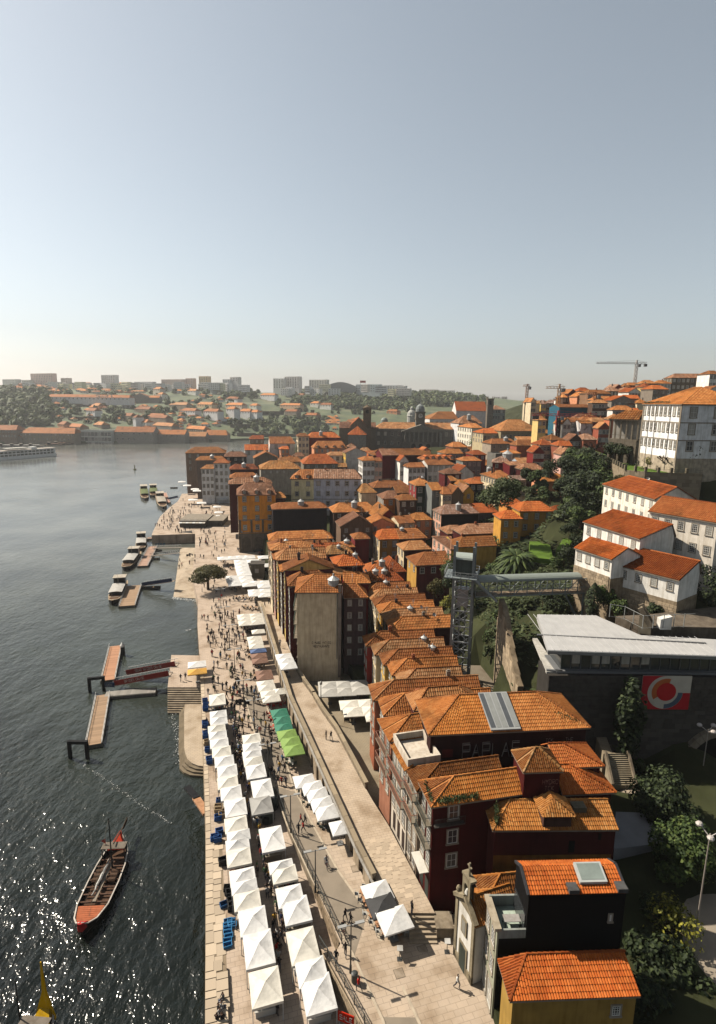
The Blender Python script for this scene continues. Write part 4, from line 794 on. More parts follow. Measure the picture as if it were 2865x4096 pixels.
# ================================================================ THE OLD TOWN, near to far
W_=lambda nc,nr,ww=1.05,wh=1.6,fl=3.1,st='c',top=.8:(nc,nr,ww,wh,fl,st,top)
X=('x',1.7,2.6,0); XX=('x',1.8,2.8,2.8); YG=('y',2.4,0,0); XG=('x',2.2,0,0); YH=('y',2.,2.5,2.5)
HS=[
# label, frame, x1,y1,x2, options
('maroon gabled house with weed-grown roof behind the beige gable','S',1147,2335,1452,dict(Y=133,d=8,hh=14,rf=('y',3.2,0,0),wall=MAR,ang=6)),
('orange hip roofs patched together right of the maroon gable','c',560,215,760,dict(Y=140,d=8,rf=XX,wall=MAR,chim=2,lan=[(.8,.4,.9)])),
('low orange roof with white bell-shaped lantern at the courtyard end','s',135,600,310,dict(Y=141,d=5,rf=X,wall=MAR,lan=[(.9,.4,1.1)])),
('low orange roof with three chimneys above the stepped terrace','s',320,600,560,dict(Y=144,d=6,rf=('x',1.8,2,2),wall=MAR,lan=[(.3,.4,1.1)],chim=3)),
('orange roof crossed by a hip above the stepped terrace','s',190,520,440,dict(Y=152,d=8,rf=('x',2.4,4,2.),wall=MAR,lan=[(.7,.3,1.2)],chim=2)),
('orange roof with clustered stone chimneys and a pale hip','s',380,500,590,dict(Y=156,d=9,rf=('y',2.6,4,2.),wall=RED,chim=2)),
('maroon and ochre corner house with ivy left of the lift tower','s',715,428,1075,dict(Y=139,d=8,hh=15,rf=('x',2.2,3.5,0),wall=(.42,.24,.06),fcol=(.14,.03,.03),F=W_(3,1,1.1,1.5),L=W_(2,1,1.0,1.5))),
('ochre house with four shuttered windows and cream side front','s',320,152,532,dict(Y=178,d=9,hh=13,rf=('x',2.3,2.2,0),wall=(.42,.22,.06),lcol=(.6,.48,.3),F=W_(2,2,1.2,1.9,3.6),L=W_(2,2,1.2,1.9,3.6))),
('maroon walled house joined to the right of the ochre house','s',532,146,815,dict(Y=179,d=9,hh=13,rf=('x',2.3,0,2.),wall=MAR,chim=1,lan=[(.2,.4,1.)])),
('low maroon house with cream side front and skylight below the ochre house','s',580,266,858,dict(Y=163,d=7,hh=10,rf=('x',1.8,2.8,1.5),wall=MAR,lcol=(.55,.45,.3),L=W_(2,2,.9,1.5))),
('small red cube house with pyramid roof','s',55,148,205,dict(Y=170,d=6,hh=11,rf=('x',1.3,2,2),wall=(.2,.03,.03),lan=[])),
('low red house with flared white lantern','d',140,1385,235,dict(Y=166,d=6,hh=9,rf=('x',1.,1.5,1.5),wall=RED,lan=[(.5,.4,1.2)])),
('yellow washing-line house with pink side front full of laundry','s',1085,262,1150,dict(Y=158,d=16,hh=12,rf=('x',1.8,3,0),wall=(.58,.36,.08),lcol=PNK,L=W_(4,3,1.,1.6))),
('long maroon walled house with broad orange roof above the lift','s',1200,95,1640,dict(Y=172,d=8,hh=11,rf=('x',2.2,3.5,0),wall=MAR,chim=1)),
('yellow walled house with low orange roof right behind the lift cabin','s',1150,232,1570,dict(Y=158,d=7,hh=9,rf=('x',2.,2.8,0),wall=(.5,.3,.07),chim=1)),
('small maroon house with stepped roofs behind the laundry front','s',1055,90,1200,dict(Y=180,d=8,hh=11,rf=('x',1.8,2,0),wall=MAR)),
('dark slate walled house with broken roof and zinc lantern above the pink laundry front','d',935,1115,1232,dict(Y=190,d=8,hh=13,rf=('x',2.4,3,2),wall=DRK,lcol=PNK,L=W_(3,3,1.,1.7),lan=[(.5,.2,1.3)])),
('grey walled shed roof house next to the terraced garden','d',1228,1106,1392,dict(Y=196,d=8,hh=9,rf=('x',2.,0,0,.9),wall=(.13,.13,.14))),
('salmon house with small orange hip roof in a narrow lane','d',718,1165,857,dict(Y=196,d=8,hh=10,rf=('x',1.8,2,2),wall=SAL,F=W_(2,2),L=W_(2,2))),
('blood red gabled house with four small dormers','d',425,1160,600,dict(Y=196,d=16,hh=11,rf=('y',3.4,0,0),wall=(.26,.03,.025),Rr=W_(4,2,.9,1.3),chim=2)),
('brown gabled house with two dark windows','d',128,1218,385,dict(Y=184,d=9,hh=11,rf=('y',3.4,0,0,.55),wall=(.20,.13,.09),F=W_(3,1,.9,1.2))),
('broad brown walled house with orange hip roof and zinc lantern','d',72,1102,420,dict(Y=206,d=10,hh=14,rf=('x',2.6,3,3),wall=BRN,F=W_(4,1,1.,1.3),chim=2,lan=[(.5,.25,1.6)])),
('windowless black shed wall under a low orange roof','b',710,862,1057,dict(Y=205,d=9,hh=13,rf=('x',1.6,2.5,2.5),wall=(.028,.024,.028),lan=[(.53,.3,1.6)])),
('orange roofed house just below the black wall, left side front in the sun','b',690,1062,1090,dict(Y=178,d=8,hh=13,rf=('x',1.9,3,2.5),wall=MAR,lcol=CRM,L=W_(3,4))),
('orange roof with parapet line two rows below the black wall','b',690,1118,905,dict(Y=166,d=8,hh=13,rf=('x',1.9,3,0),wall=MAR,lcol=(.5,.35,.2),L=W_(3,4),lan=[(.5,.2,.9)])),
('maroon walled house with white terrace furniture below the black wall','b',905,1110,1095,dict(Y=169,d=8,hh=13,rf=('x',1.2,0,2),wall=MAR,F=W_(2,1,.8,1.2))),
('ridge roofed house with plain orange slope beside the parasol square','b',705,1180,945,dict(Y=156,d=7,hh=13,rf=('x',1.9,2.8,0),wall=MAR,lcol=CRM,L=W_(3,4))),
('flat weathered orange roof with antennas','b',900,1140,1180,dict(Y=160,d=8,hh=11,rf=('x',1.6,2,2),wall=MAR,chim=3)),
('broken tiled roof house with satellite dish','b',1060,1150,1220,dict(Y=158,d=7,hh=10,rf=('x',1.6,2,2),wall=MAR,lan=[(.5,.3,.8)])),
('mustard yellow corner palace with three dormers above dark arcades','b',485,771,727,dict(Y=213,d=16,hh=20.5,rf=('x',3.6,3.2,1.5,.42),wall=(.70,.27,.035),F=W_(3,4,1.25,1.9,3.7,'c',.7),L=W_(5,5,1.1,1.9,3.6),dor=3,lcol=(.52,.42,.3),band=(10.6,5.6),base=(5.4,(.16,.13,.1)))),
('narrow yellow side house with arcade right of the mustard palace','b',727,790,790,dict(Y=218,d=10,hh=16,rf=('x',1.5,0,1.5),wall=MAR)),
('row of orange roofs with white cone lantern behind the mustard palace','b',430,700,700,dict(Y=236,d=9,hh=18,rf=('x',2.,3,3),wall=MAR,lcol=CRM,L=W_(3,5),lan=[(.65,.2,1.7)],chim=2)),
('cream painted end block with small square windows','b',828,667,972,dict(Y=233,d=12,hh=17,rf=('x',3.0,3.4,0,.6),wall=(.8,.64,.38),F=W_(2,4,1.3,1.7,4.2,'c',1.2),L=W_(3,4,1.2,1.7,4.2),band=(8.2,),dor=2,ang=2)),
('long blue-grey block with four rows of small windows','b',972,664,1276,dict(Y=233.4,d=12,hh=17,rf=('x',3.0,0,2.5,.6),wall=(.5,.51,.57),F=W_(5,4,1.3,1.7,4.2,'c',1.2),band=(8.2,),dor=0,ang=2,chim=1)),
('maroon walled house with glass roof box near the quay bend','b',437,606,612,dict(Y=282,d=10,hh=18,rf=('x',2.,2.5,2),wall=MAR,lcol=SAL,L=W_(3,5),lan=[(.5,.2,1.5)])),
('maroon walled house with long skylight near the quay bend','b',437,662,612,dict(Y=262,d=10,hh=18,rf=('x',1.8,2.5,2),wall=MAR,lcol=CRM,L=W_(3,5))),
('white tiled corner house with green balconies at the quay bend','b',250,602,330,dict(Y=318,d=12,hh=19,rf=('x',1.6,2,0),wall=(.8,.79,.76),F=W_(3,4,1.1,1.9,4.),L=W_(3,4,1.1,1.9,4.),ang=6)),
('taller white house with small pyramid roof at the quay bend','b',330,566,424,dict(Y=320,d=9,hh=22,rf=('x',1.8,2.5,2.5),wall=(.85,.83,.8),F=W_(3,5,1.1,1.9,4.),ang=6)),
('dark walled riverside house with roof lantern at the quay bend','b',218,548,400,dict(Y=334,d=12,hh=22,rf=('x',1.8,2.5,2),wall=(.16,.12,.1),lcol=SAL,L=W_(4,5),lan=[(.55,.2,1.6)])),
('last riverside house at the quay bend with shallow orange hip roof','b',150,502,405,dict(Y=355,d=18,hh=24,rf=('x',3.,5,5),wall=(.3,.22,.16),lcol=(.5,.3,.18),F=W_(5,3,1.1,1.8,4.),L=W_(6,5))),
('dark gabled house right of the quay bend','b',400,525,540,dict(Y=345,d=14,hh=18,rf=('x',2.4,3,3),wall=DRK,F=W_(3,2),chim=1)),
('pale low roofed warehouse in the middle of the old town','b',632,605,885,dict(Y=268,d=16,hh=13,rf=('x',3.2,5,5),wall=(.4,.36,.3),F=W_(6,1,.9,1.2))),
('rough stone gabled warehouse','b',590,535,740,dict(Y=300,d=12,hh=13,rf=('y',3.2,0,0),wall=STN)),
('white church with stepped gable and small towers','b',530,482,682,dict(Y=372,d=14,hh=16,rf=('x',3.,0,0),wall=(.68,.63,.58),F=W_(3,1,1.4,2.4))),
('pinkish white church nave with ochre roof','b',690,440,850,dict(Y=380,d=16,hh=20,rf=('x',4.,0,2),wall=(.66,.58,.54),F=W_(2,1,1.6,2.6))),
('dark stone house with ochre roof behind the white church','b',562,412,652,dict(Y=400,d=12,hh=10,rf=('x',2.2,2,0),wall=STN,F=W_(3,1))),
('orange roofed terrace right of the church nave','b',740,560,905,dict(Y=318,d=12,hh=10,rf=('x',2.4,3,3),wall=CRM,F=W_(4,1),chim=2)),
('rough stone house with wide orange hip roof','b',908,570,1127,dict(Y=290,d=14,hh=12,rf=('x',4.2,5,5),wall=STN,F=W_(4,1,1.1,1.4))),
('tall cream tower house with white windows','b',872,395,942,dict(Y=375,d=12,hh=24,rf=('x',1.8,2,2),wall=CRM,F=W_(3,5,1.2,1.9,4.),L=W_(3,5))),
('white and red tall house behind the tower house','b',942,402,1140,dict(Y=382,d=14,hh=22,rf=('x',3.2,3,3),wall=RED,lcol=WHI,L=W_(4,4),chim=2,lan=[(.4,.2,1.6)])),
('salmon house with long dormered roof','b',975,470,1182,dict(Y=352,d=12,hh=18,rf=('x',4.,3,2),wall=SAL,F=W_(6,3,1.,1.8,3.6),dor=4)),
('white house with three large windows','b',1070,517,1182,dict(Y=318,d=10,hh=14,rf=('x',1.6,2,2),wall=WHI,F=W_(3,2,1.5,2.))),
('golden yellow house with glazed upper floor','b',1178,500,1312,dict(Y=312,d=10,hh=17,rf=('y',2.6,0,0),wall=(.55,.54,.5),lcol=(.65,.4,.05),L=W_(3,4))),
('white and grey windowed block left of the maroon wall','d',305,688,402,dict(Y=262,d=10,hh=20,rf=('x',1.4,2,0),wall=(.62,.6,.58),F=W_(3,4,1.1,1.9,4.),L=W_(3,5))),
('pink house with narrow windows between white and maroon walls','d',402,694,462,dict(Y=263,d=9,hh=20,rf=('x',1.2,0,0),wall=(.6,.38,.3),F=W_(2,4,1.1,1.9,4.))),
('large maroon slate wall above a rough stone base','d',462,645,602,dict(Y=264,d=14,hh=19,rf=('x',2.4,0,3),wall=(.14,.022,.024),base=(8.,(.33,.26,.18)))),
('wide orange roof stretching behind the maroon slate wall','d',395,645,850,dict(Y=276,d=12,hh=12,rf=('x',2.6,5,5),wall=MAR,chim=2)),
('white gabled house with balcony in the middle of the old town','d',604,690,672,dict(Y=258,d=10,hh=17,rf=('y',2.2,0,0),wall=WHI,F=W_(2,3,1.1,1.9,4.))),
('low white house with small square windows beside the white gable','d',672,742,805,dict(Y=250,d=9,hh=14,rf=('x',1.6,2,0),wall=(.66,.65,.63),F=W_(4,2,1.,1.5,3.4))),
('white loggia house with pointed arch windows and long balcony','d',825,722,1042,dict(Y=253,d=11,hh=16,rf=('x',1.8,0,3),wall=(.55,.52,.48),F=W_(5,3,1.2,2.1,4.2),chim=1)),
('dark ridge of dormers above the loggia house','d',795,682,1050,dict(Y=262,d=9,hh=12,rf=('x',2.,2,4),wall=DRK,dor=5)),
('white gable with round window next to the loggia house','d',1062,790,1195,dict(Y=240,d=10,hh=14,rf=('y',3.,0,0),wall=(.62,.58,.54))),
('deep red tower house with pyramid roof','d',966,792,1096,dict(Y=226,d=7,hh=15,rf=('x',1.8,3,3),wall=(.12,.02,.02),F=W_(2,2,1.2,1.3))),
('maroon lean-to with small orange roof','d',1010,850,1075,dict(Y=222,d=7,hh=12,rf=('x',1.5,0,2),wall=MAR)),
('white house with dark ground floor and roof terrace','d',1072,882,1165,dict(Y=218,d=8,hh=13,rf=('x',1.4,2,2),wall=WHI,F=W_(2,2,1.3,1.6,4.))),
('dark balcony house with turquoise cloth','d',1165,872,1268,dict(Y=216,d=8,hh=13,rf=('x',1.6,2.5,2.5),wall=DRK,F=W_(2,2,1.4,1.6,4.))),
('dark green tiled house with four large windows','d',735,888,858,dict(Y=212,d=9,hh=18,rf=('x',2.2,2.6,2.6),wall=GRN,lcol=(.3,.05,.05),F=W_(2,3,1.5,1.9,3.7,'g'),L=W_(2,3),chim=1,lan=[(.6,.5,1.)])),
('low whitewashed house with broad orange roof','d',292,945,412,dict(Y=226,d=12,hh=8,rf=('x',2.8,2,3),wall=CRM,L=W_(3,1))),
('bright orange house with white side balcony','d',470,992,588,dict(Y=212,d=9,hh=10,rf=('x',2.2,3,0),wall=ORG,lcol=WHI,F=W_(1,1,1.2,1.7),L=W_(4,2,.9,1.6))),
('brown house with green weeds on its low roof','d',602,1005,735,dict(Y=207,d=7,hh=9,rf=('x',1.6,2,2),wall=BRN,F=W_(2,1,1.2,1.6))),
('orange roof with skylight strip beside the green house','d',575,948,718,dict(Y=222,d=10,hh=10,rf=('x',2.,0,2),wall=DRK)),
('roof terrace house with row of chimneys','d',395,905,680,dict(Y=236,d=10,hh=9,rf=('x',2.2,3,3),wall=GRY,chim=5)),
('slate grey gabled house with one small window','d',862,925,948,dict(Y=205,d=12,hh=13,rf=('x',2.,0,0),wall=(.22,.23,.22),F=W_(1,1,1.,1.6))),
('cream house with rough stone gable','d',948,958,1018,dict(Y=202,d=9,hh=9,rf=('x',2.,1.5,0),wall=CRM,F=W_(3,1,.9,1.5))),
('stone gable end house beside the cream house','d',1018,962,1112,dict(Y=203,d=8,hh=9,rf=('y',2.8,0,0),wall=(.2,.16,.11))),
('yellow gabled house with one small window','d',1112,942,1198,dict(Y=206,d=9,hh=10,rf=('y',2.2,0,0),wall=(.55,.34,.06),F=W_(1,1,.9,1.4))),
('big red cube house with large window and glass roof lantern','u',725,668,910,dict(Y=262,d=13,hh=12,rf=('x',2.4,4,3),wall=(.26,.025,.028),F=W_(2,1,1.1,1.6),lan=[(.85,.5,3.)],ang=-14)),
('red block extending the cube house to the right','u',910,700,1058,dict(Y=254,d=12,hh=11,rf=('x',1.,0,0),wall=(.16,.018,.02),ang=14)),
('cream hillside house with orange hip roof and lit left front','u',768,842,938,dict(Y=226,d=15,hh=12,rf=('x',2.4,3,2),wall=CRM,F=W_(3,2,1.2,1.6,4.),L=W_(6,3,1.,1.6,3.6),chim=2,lan=[(.3,.8,1.3)])),
('long low cream house right of the hillside house','u',938,858,1085,dict(Y=224,d=7,hh=10,rf=('x',1.4,0,0),wall=CRM,F=W_(3,2,1.3,1.6,4.))),
('maroon house with dormer right of the red cube','u',1060,745,1272,dict(Y=246,d=9,hh=10,rf=('x',2.2,2.5,2),wall=MAR,F=W_(2,1,.9,1.6),chim=1)),
('house with brick red roof and blue gable on the hill','u',1020,690,1250,dict(Y=272,d=12,hh=9,rf=('x',2.6,0,0),wall=(.35,.4,.45),chim=3)),
('small orange roofed house among hillside trees','e',330,975,535,dict(Y=205,d=9,hh=6,rf=('x',2.2,3.5,3.5),wall=SAL)),
('small orange roof right of the blue gable','u',1315,740,1490,dict(Y=262,d=9,hh=8,rf=('x',1.4,2,2),wall=BRN)),
('stepped grey office house with roof terrace','d',968,632,1112,dict(Y=300,d=12,hh=14,rf=('x',2.,3,0),wall=(.45,.43,.4),F=W_(7,3,1.2,1.9,4.))),
('orange penthouse roof above the grey office house','d',1035,580,1145,dict(Y=308,d=12,hh=8,rf=('x',2.4,2,3),wall=(.3,.12,.08),F=W_(5,1,1.4,1.5))),
('red upper storey house with two windows','d',1195,640,1292,dict(Y=288,d=10,hh=8,rf=('x',1.8,2,2),wall=RED,F=W_(2,1,1.2,1.4))),
('green-grey house with tiled roof and balconies','d',1110,690,1255,dict(Y=280,d=9,hh=12,rf=('x',1.6,2,2),wall=(.25,.26,.24),F=W_(4,2,1.2,1.8,4.))),
('concrete blank wall house with satellite dishes','d',1372,640,1475,dict(Y=292,d=10,hh=12,rf=('flat',.6),wall=(.2,.19,.17))),
('low concrete shed with orange roof','d',1475,630,1570,dict(Y=292,d=9,hh=9,rf=('x',1.4,2,2),wall=(.33,.3,.26))),
('orange hip roof with round brick lantern','d',1335,552,1548,dict(Y=330,d=12,hh=11,rf=('x',2.4,3,2),wall=(.4,.33,.26),F=W_(4,1,1.3,2.),lan=[(.65,.3,1.8)],chim=1)),
('long beige museum block with cornice and wide roof','d',1272,468,1420,dict(Y=352,d=16,hh=15,rf=('x',2.6,4,0),wall=(.42,.35,.22),F=W_(5,1,1.6,2.6,4.,'c',1.6),L=W_(4,2))),
('beige museum centre block with high hip roof','u',815,330,1240,dict(Y=350,d=20,hh=15,rf=('x',6.5,9,9),wall=(.40,.33,.2),F=W_(10,1,1.5,2.4,4.,'c',2.4))),
('beige museum right wing','u',1240,358,1385,dict(Y=351,d=14,hh=11,rf=('x',2.4,2,3),wall=(.42,.35,.22),F=W_(5,1,1.3,1.6))),
('grey corrugated market roof hall','u',1000,430,1590,dict(Y=322,d=7,hh=6,rf=('x',1.6,0,0,.95),wall=(.2,.19,.17),ang=3)),
('wide brick-red roof below the grey market hall','u',985,485,1215,dict(Y=312,d=8,hh=6,rf=('x',2.6,2,0),wall=(.4,.12,.07))),
('white block with five floors and banner beside the palace','d',1076,388,1262,dict(Y=460,d=18,hh=28,rf=('x',6.,8,4),wall=(.6,.6,.6),F=W_(7,4,1.8,2.6,5.2,'c',1.2),lan=[(.5,.2,2.2)])),
('white corner house with long side front near the palm','d',1180,425,1272,dict(Y=395,d=26,hh=18,rf=('x',2.6,3,0),wall=(.64,.6,.5),L=W_(6,3,1.3,2.,4.4))),
('white long house with broad orange roof behind the palace','d',842,352,1072,dict(Y=560,d=30,hh=16,rf=('x',7.,14,0),wall=(.66,.62,.6),F=W_(6,1,2.2,3.4,4.,'c',3.))),
('green-grey house next to the church tower','d',1350,275,1450,dict(Y=600,d=16,hh=18,rf=('x',4.,6,6),wall=(.3,.33,.3),F=W_(5,2,2.,3.,6.))),
]
for lb,fr,x1,y1,x2,k in HS:
    t_=px_house(lb,fr,x1,y1,x2,**k)
    if lb.startswith('mustard'):
        for i in range(3): mb=MB(); archbay(mb,(.5+i*4.6,-.25),(4.9+i*4.6,-.25),-.5,5.3,3.4,4.6,1.2,True,0,1); mb.obj('arcade_arch',[paint((.22,.18,.14)),paint((.012,.012,.012))],t_)
        for i in range(4): mb=MB(); mb.box(.1+i*4.3,-.14,5.6,.9+i*4.3,0,10.6); mb.obj('pilaster',[paint((.2,.16,.11))],t_)
# ---- hillside crowd of houses at the upper right
HC=[(432,712,540,262,(.3,.1,.06)),(380,668,470,275,SAL),(520,668,610,270,BRN),(460,775,545,240,(.5,.3,.25)),(300,705,400,272,CRM),(250,760,330,262,RED),(620,665,720,268,(.45,.15,.08)),(185,392,232,395,STN),(232,385,268,388,CRM),(265,398,306,398,WHI),(306,400,345,392,(.5,.34,.1)),(345,395,432,400,BRN),(425,372,470,385,WHI),(470,352,600,370,BRN),(510,322,575,370,MAR),(575,345,660,360,SAL),(590,306,682,380,BRN),(655,322,820,350,(.3,.17,.1)),(700,372,870,330,(.4,.25,.15)),(690,392,800,315,BRN),(830,375,1000,318,(.35,.3,.25)),(850,284,915,400,RED),(820,305,900,385,BRN),(918,300,1000,390,SAL),(920,272,965,410,MAR),(958,312,1048,370,WHI),(1060,248,1172,385,(.2,.16,.12)),(1080,275,1138,370,(.55,.4,.16)),(1138,290,1250,345,(.3,.25,.2)),(1170,248,1272,400,WHI),(960,262,1040,415,RED),(510,535,602,292,(.62,.6,.58)),(602,522,690,300,WHI),(690,535,818,290,RED),(735,580,818,272,(.35,.1,.06)),(640,508,735,310,(.42,.14,.07)),(440,602,572,300,(.24,.22,.18)),(840,445,1000,300,(.6,.58,.55)),(1000,470,1040,290,BRN),(560,505,650,315,SAL),(285,520,345,300,(.55,.4,.16)),(470,545,530,288,(.6,.56,.5)),(815,515,900,282,(.42,.14,.07)),(880,400,1010,320,SAL),(905,360,1040,335,(.45,.16,.08)),(1020,395,1100,315,CRM)]
def hz_place(x,y):
    if y>650: return 'below the red and white crane'
    if y>480: return 'below the blue scaffolded building'
    if x<440: return 'left of the blue scaffolded building'
    if x<700: return 'above the blue scaffolded building'
    if x<1050: return 'on the slope left of the white palace'
    return 'on the hilltop behind the white palace'
cname={STN:'grey stone',CRM:'cream',WHI:'white',BRN:'brown',MAR:'maroon',SAL:'salmon',RED:'red'}
for i,(x1,y1,x2,Y,c) in enumerate(HC):
    wpx=x2-x1
    px_house('%s%s walled house with orange roof %s'%('wide ' if wpx>110 else 'narrow ' if wpx<62 else '',cname.get(c,'tan'),hz_place(x1,y1)),'e',x1,y1,x2,Y=Y,ang=random.choice([-8,0,8,14]),d=10,hh=14 if Y>340 else 11,rf=random.choice([('x',2.2,3,3),('x',2.,2,0),('y',2.6,0,0),('x',2.4,3,2)]),wall=c,F=W_(max(2,int(wpx/22)),2,1.3,1.9,3.8) if i%3 else None,chim=i%2,group='houses crowding the upper right hillside')
px_house('old dark tenement with many windows on the hilltop','e',1282,206,1552,Y=400,d=14,hh=20,ang=-6,rf=('x',3.,4,4),wall=(.17,.14,.1),F=W_(8,3,1.5,2.,4.4),L=W_(3,3))
px_house('white baroque church corner at the right edge of the hilltop','e',1560,178,1640,Y=380,d=14,hh=22,ang=0,rf=('x',2.4,3,0),wall=WHI,F=W_(3,2,1.3,2.2,5.))
px_house('pale gable roof house at the right edge below the church','e',1520,320,1680,Y=330,d=10,hh=14,ang=0,rf=('y',4.,0,0),wall=(.6,.55,.5))

random.seed(23); k_=0; wc=[('cream',CRM),('white',WHI),('salmon',SAL),('maroon',MAR),('brown',BRN),('red',RED),('stone grey',STN),('ochre',OCH),('grey',GRY)]
for tr in range(900):
    if k_>=78: break
    x=random.uniform(1120,2260); y=random.uniform(1775,2140)
    if (x>1950 and y>1990) or (x<1330 and y>1930) or (1150<x<1460 and y>1880): continue
    Y=70.
    while Y<900 and AY('S',x,y,Y).z>interp(Y,ZE)-3.5: Y+=2.
    if Y<150 or Y>400: continue
    P=AY('S',x,y,Y); w=random.uniform(5,9); d=random.uniform(6,9)
    if min((h[0]-P.x-w/2)**2+(h[1]-P.y-d/2)**2 for h in HB)<52: continue
    c=random.choice(wc); k_+=1
    house('small %s walled house squeezed between roofs %s'%(c[0],'deep in the old town' if x<1600 else 'on the rising side of the old town'),(P.x,P.y),R(random.uniform(0,22)),w,d,P.z-11,11,random.choice([('x',1.9,2,2),('x',1.7,0,0),('y',2.1,0,0),('x',1.6,2.2,0)]),c[1],F=W_(2,2,1.,1.5,3.2),L=W_(2,2,1.,1.5,3.2),chim=k_%2,group='small houses squeezed into the old town')
# ================================================================ LANDMARKS
# ---- lift tower with covered footbridge
gal=metal((.2,.23,.235),.5); LT=thing('lift_tower','grey steel lattice lift tower with glass cabin and curved roof','lift tower',(20.2,103.2,8),R(-16))
z1=AY('l',318,125,102).z-8; hw=1.75
for sx in (-1,1):
    for sy in (-1,1): mb=MB(); mb.bar((sx*hw,sy*hw,0),(sx*hw,sy*hw,z1),.42); mb.obj('column',[gal],LT)
lv=[0,3.1,6.2,9.3,12.4,15.5,18.2,20.2]
for k in range(len(lv)-1):
    a,b=lv[k],lv[k+1]; mb=MB()
    for p,q in (((-hw,-hw),(hw,-hw)),((hw,-hw),(hw,hw)),((hw,hw),(-hw,hw)),((-hw,hw),(-hw,-hw))):
        mb.bar((*p,b),(*q,b),.2); mb.bar((*p,a),(*q,b),.1); mb.bar((*q,a),(*p,b),.1)
    mb.obj('bracing',[metal((.4,.42,.42),.45)],LT)
mb=MB(); mb.box(-.6,-.6,0,-.35,-.35,22); mb.box(.35,.35,0,.6,.6,22); mb.obj('guide_rail',[gal],LT)
mb=MB(); mb.box(-1.0,-1.0,16.2,1.0,1.0,19.6); mb.obj('lift_cabin',[paint((.35,.38,.38),.15,.15,1.,False,0,'cabin_glass',.6)],LT)
mb=MB(); mb.box(-1.5,-1.5,22.3,1.5,1.5,25.6,0); mb.obj('machine_room',[paint((.10,.12,.11),.5,.25,1.,True)],LT)
mb=MB(); n=8
for i in range(n):
    a0,a1=math.pi*i/n,math.pi*(i+1)/n; f_=lambda a:(-1.75*math.cos(a),25.5+.85*math.sin(a))
    (xa,za),(xb,zb)=f_(a0),f_(a1); mb.poly([(-1.8,xa,za),(1.8,xa,za),(1.8,xb,zb),(-1.8,xb,zb)][::-1])
mb.obj('curved_roof',[metal((.36,.40,.36),.4)],LT)
mb=MB(); mb.box(-3.4,-3.0,22.05,2.6,2.6,22.25); mb.obj('gallery_floor',[gal],LT)
mb=MB(); cr=[(-3.4,-3.0),(2.6,-3.0),(2.6,2.6),(-3.4,2.6)]
for p,q in zip(cr,cr[1:]+cr[:1]):
    for zz in (23.3,22.8): mb.bar((*p,zz),(*q,zz),.06)
    for i in range(5):
        x0_,y0_=lerp(p[0],q[0],i/4),lerp(p[1],q[1],i/4); mb.bar((x0_,y0_,22.2),(x0_,y0_,23.3),.07)
        if i<4: x2_,y2_=lerp(p[0],q[0],(i+1)/4),lerp(p[1],q[1],(i+1)/4); mb.bar((x0_,y0_,22.3),(x2_,y2_,23.3),.05)
mb.obj('gallery_railing',[metal((.4,.42,.42),.45)],LT)
mb=MB(); mb.bar((2.3,-2.6,22.1),(6.4,-2.7,18.4),.9,.2); mb.bar((2.3,-2.2,23.2),(6.4,-2.3,19.5),.06); mb.bar((2.3,-3.0,23.2),(6.4,-3.1,19.5),.06); mb.obj('outer_stair',[gal],LT)
zf=AY('l',650,880,102).z; A_=Vector((21.9,102.4,zf)); B_=Vector((44.6,105.6,zf)); dv=(B_-A_); Lb=dv.length; an=math.atan2(dv.y,dv.x)
FB=thing('covered_footbridge','covered steel truss footbridge from the lift tower to the white hillside houses','footbridge',A_,an)
mb=MB(); mb.box(0,-1.1,-.3,Lb+1,1.1,0); mb.obj('deck',[paint((.35,.26,.18),.8,.2)],FB)
for s in (-1,1):
    mb=MB(); N=9
    mb.bar((0,s*1.1,-.15),(Lb,s*1.1,-.15),.22); mb.bar((0,s*1.1,2.7),(Lb,s*1.1,2.7),.2); mb.bar((0,s*1.1,1.05),(Lb,s*1.1,1.05),.08)
    for i in range(N+1):
        x=Lb*i/N; mb.bar((x,s*1.1,-.1),(x,s*1.1,2.7),.14)
        if i<N: x2=Lb*(i+1)/N; (mb.bar((x,s*1.1,0),(x2,s*1.1,2.6),.1) if i%2 else mb.bar((x2,s*1.1,0),(x,s*1.1,2.6),.1))
    mb.obj('truss',[gal],FB); mb=MB()
    for i in range(int(Lb/.25)): mb.bar((i*.25,s*1.02,0),(i*.25,s*1.02,1.05),.03)
    mb.obj('handrail_bars',[gal],FB)
mb=MB()
for i in range(8):
    a0,a1=math.pi*i/8,math.pi*(i+1)/8; f_=lambda a:(-1.5*math.cos(a),2.85+.75*math.sin(a)); (ya,za),(yb,zb)=f_(a0),f_(a1)
    mb.poly([(-.3,ya,za),(Lb-2.,ya,za),(Lb-2.,yb,zb),(-.3,yb,zb)][::-1])
mb.obj('barrel_roof',[metal((.22,.25,.22),.5)],FB)
mb=MB(); mb.bar((Lb*.78,-.9,-.3),(Lb*.95,-.9,-6.5),.22); mb.bar((Lb*.95,-.9,-.3),(Lb*.95,-.9,-7.5),.25); mb.bar((Lb*.82,.9,-.3),(Lb*.95,.9,-6.5),.22); mb.obj('support_struts',[gal],FB)
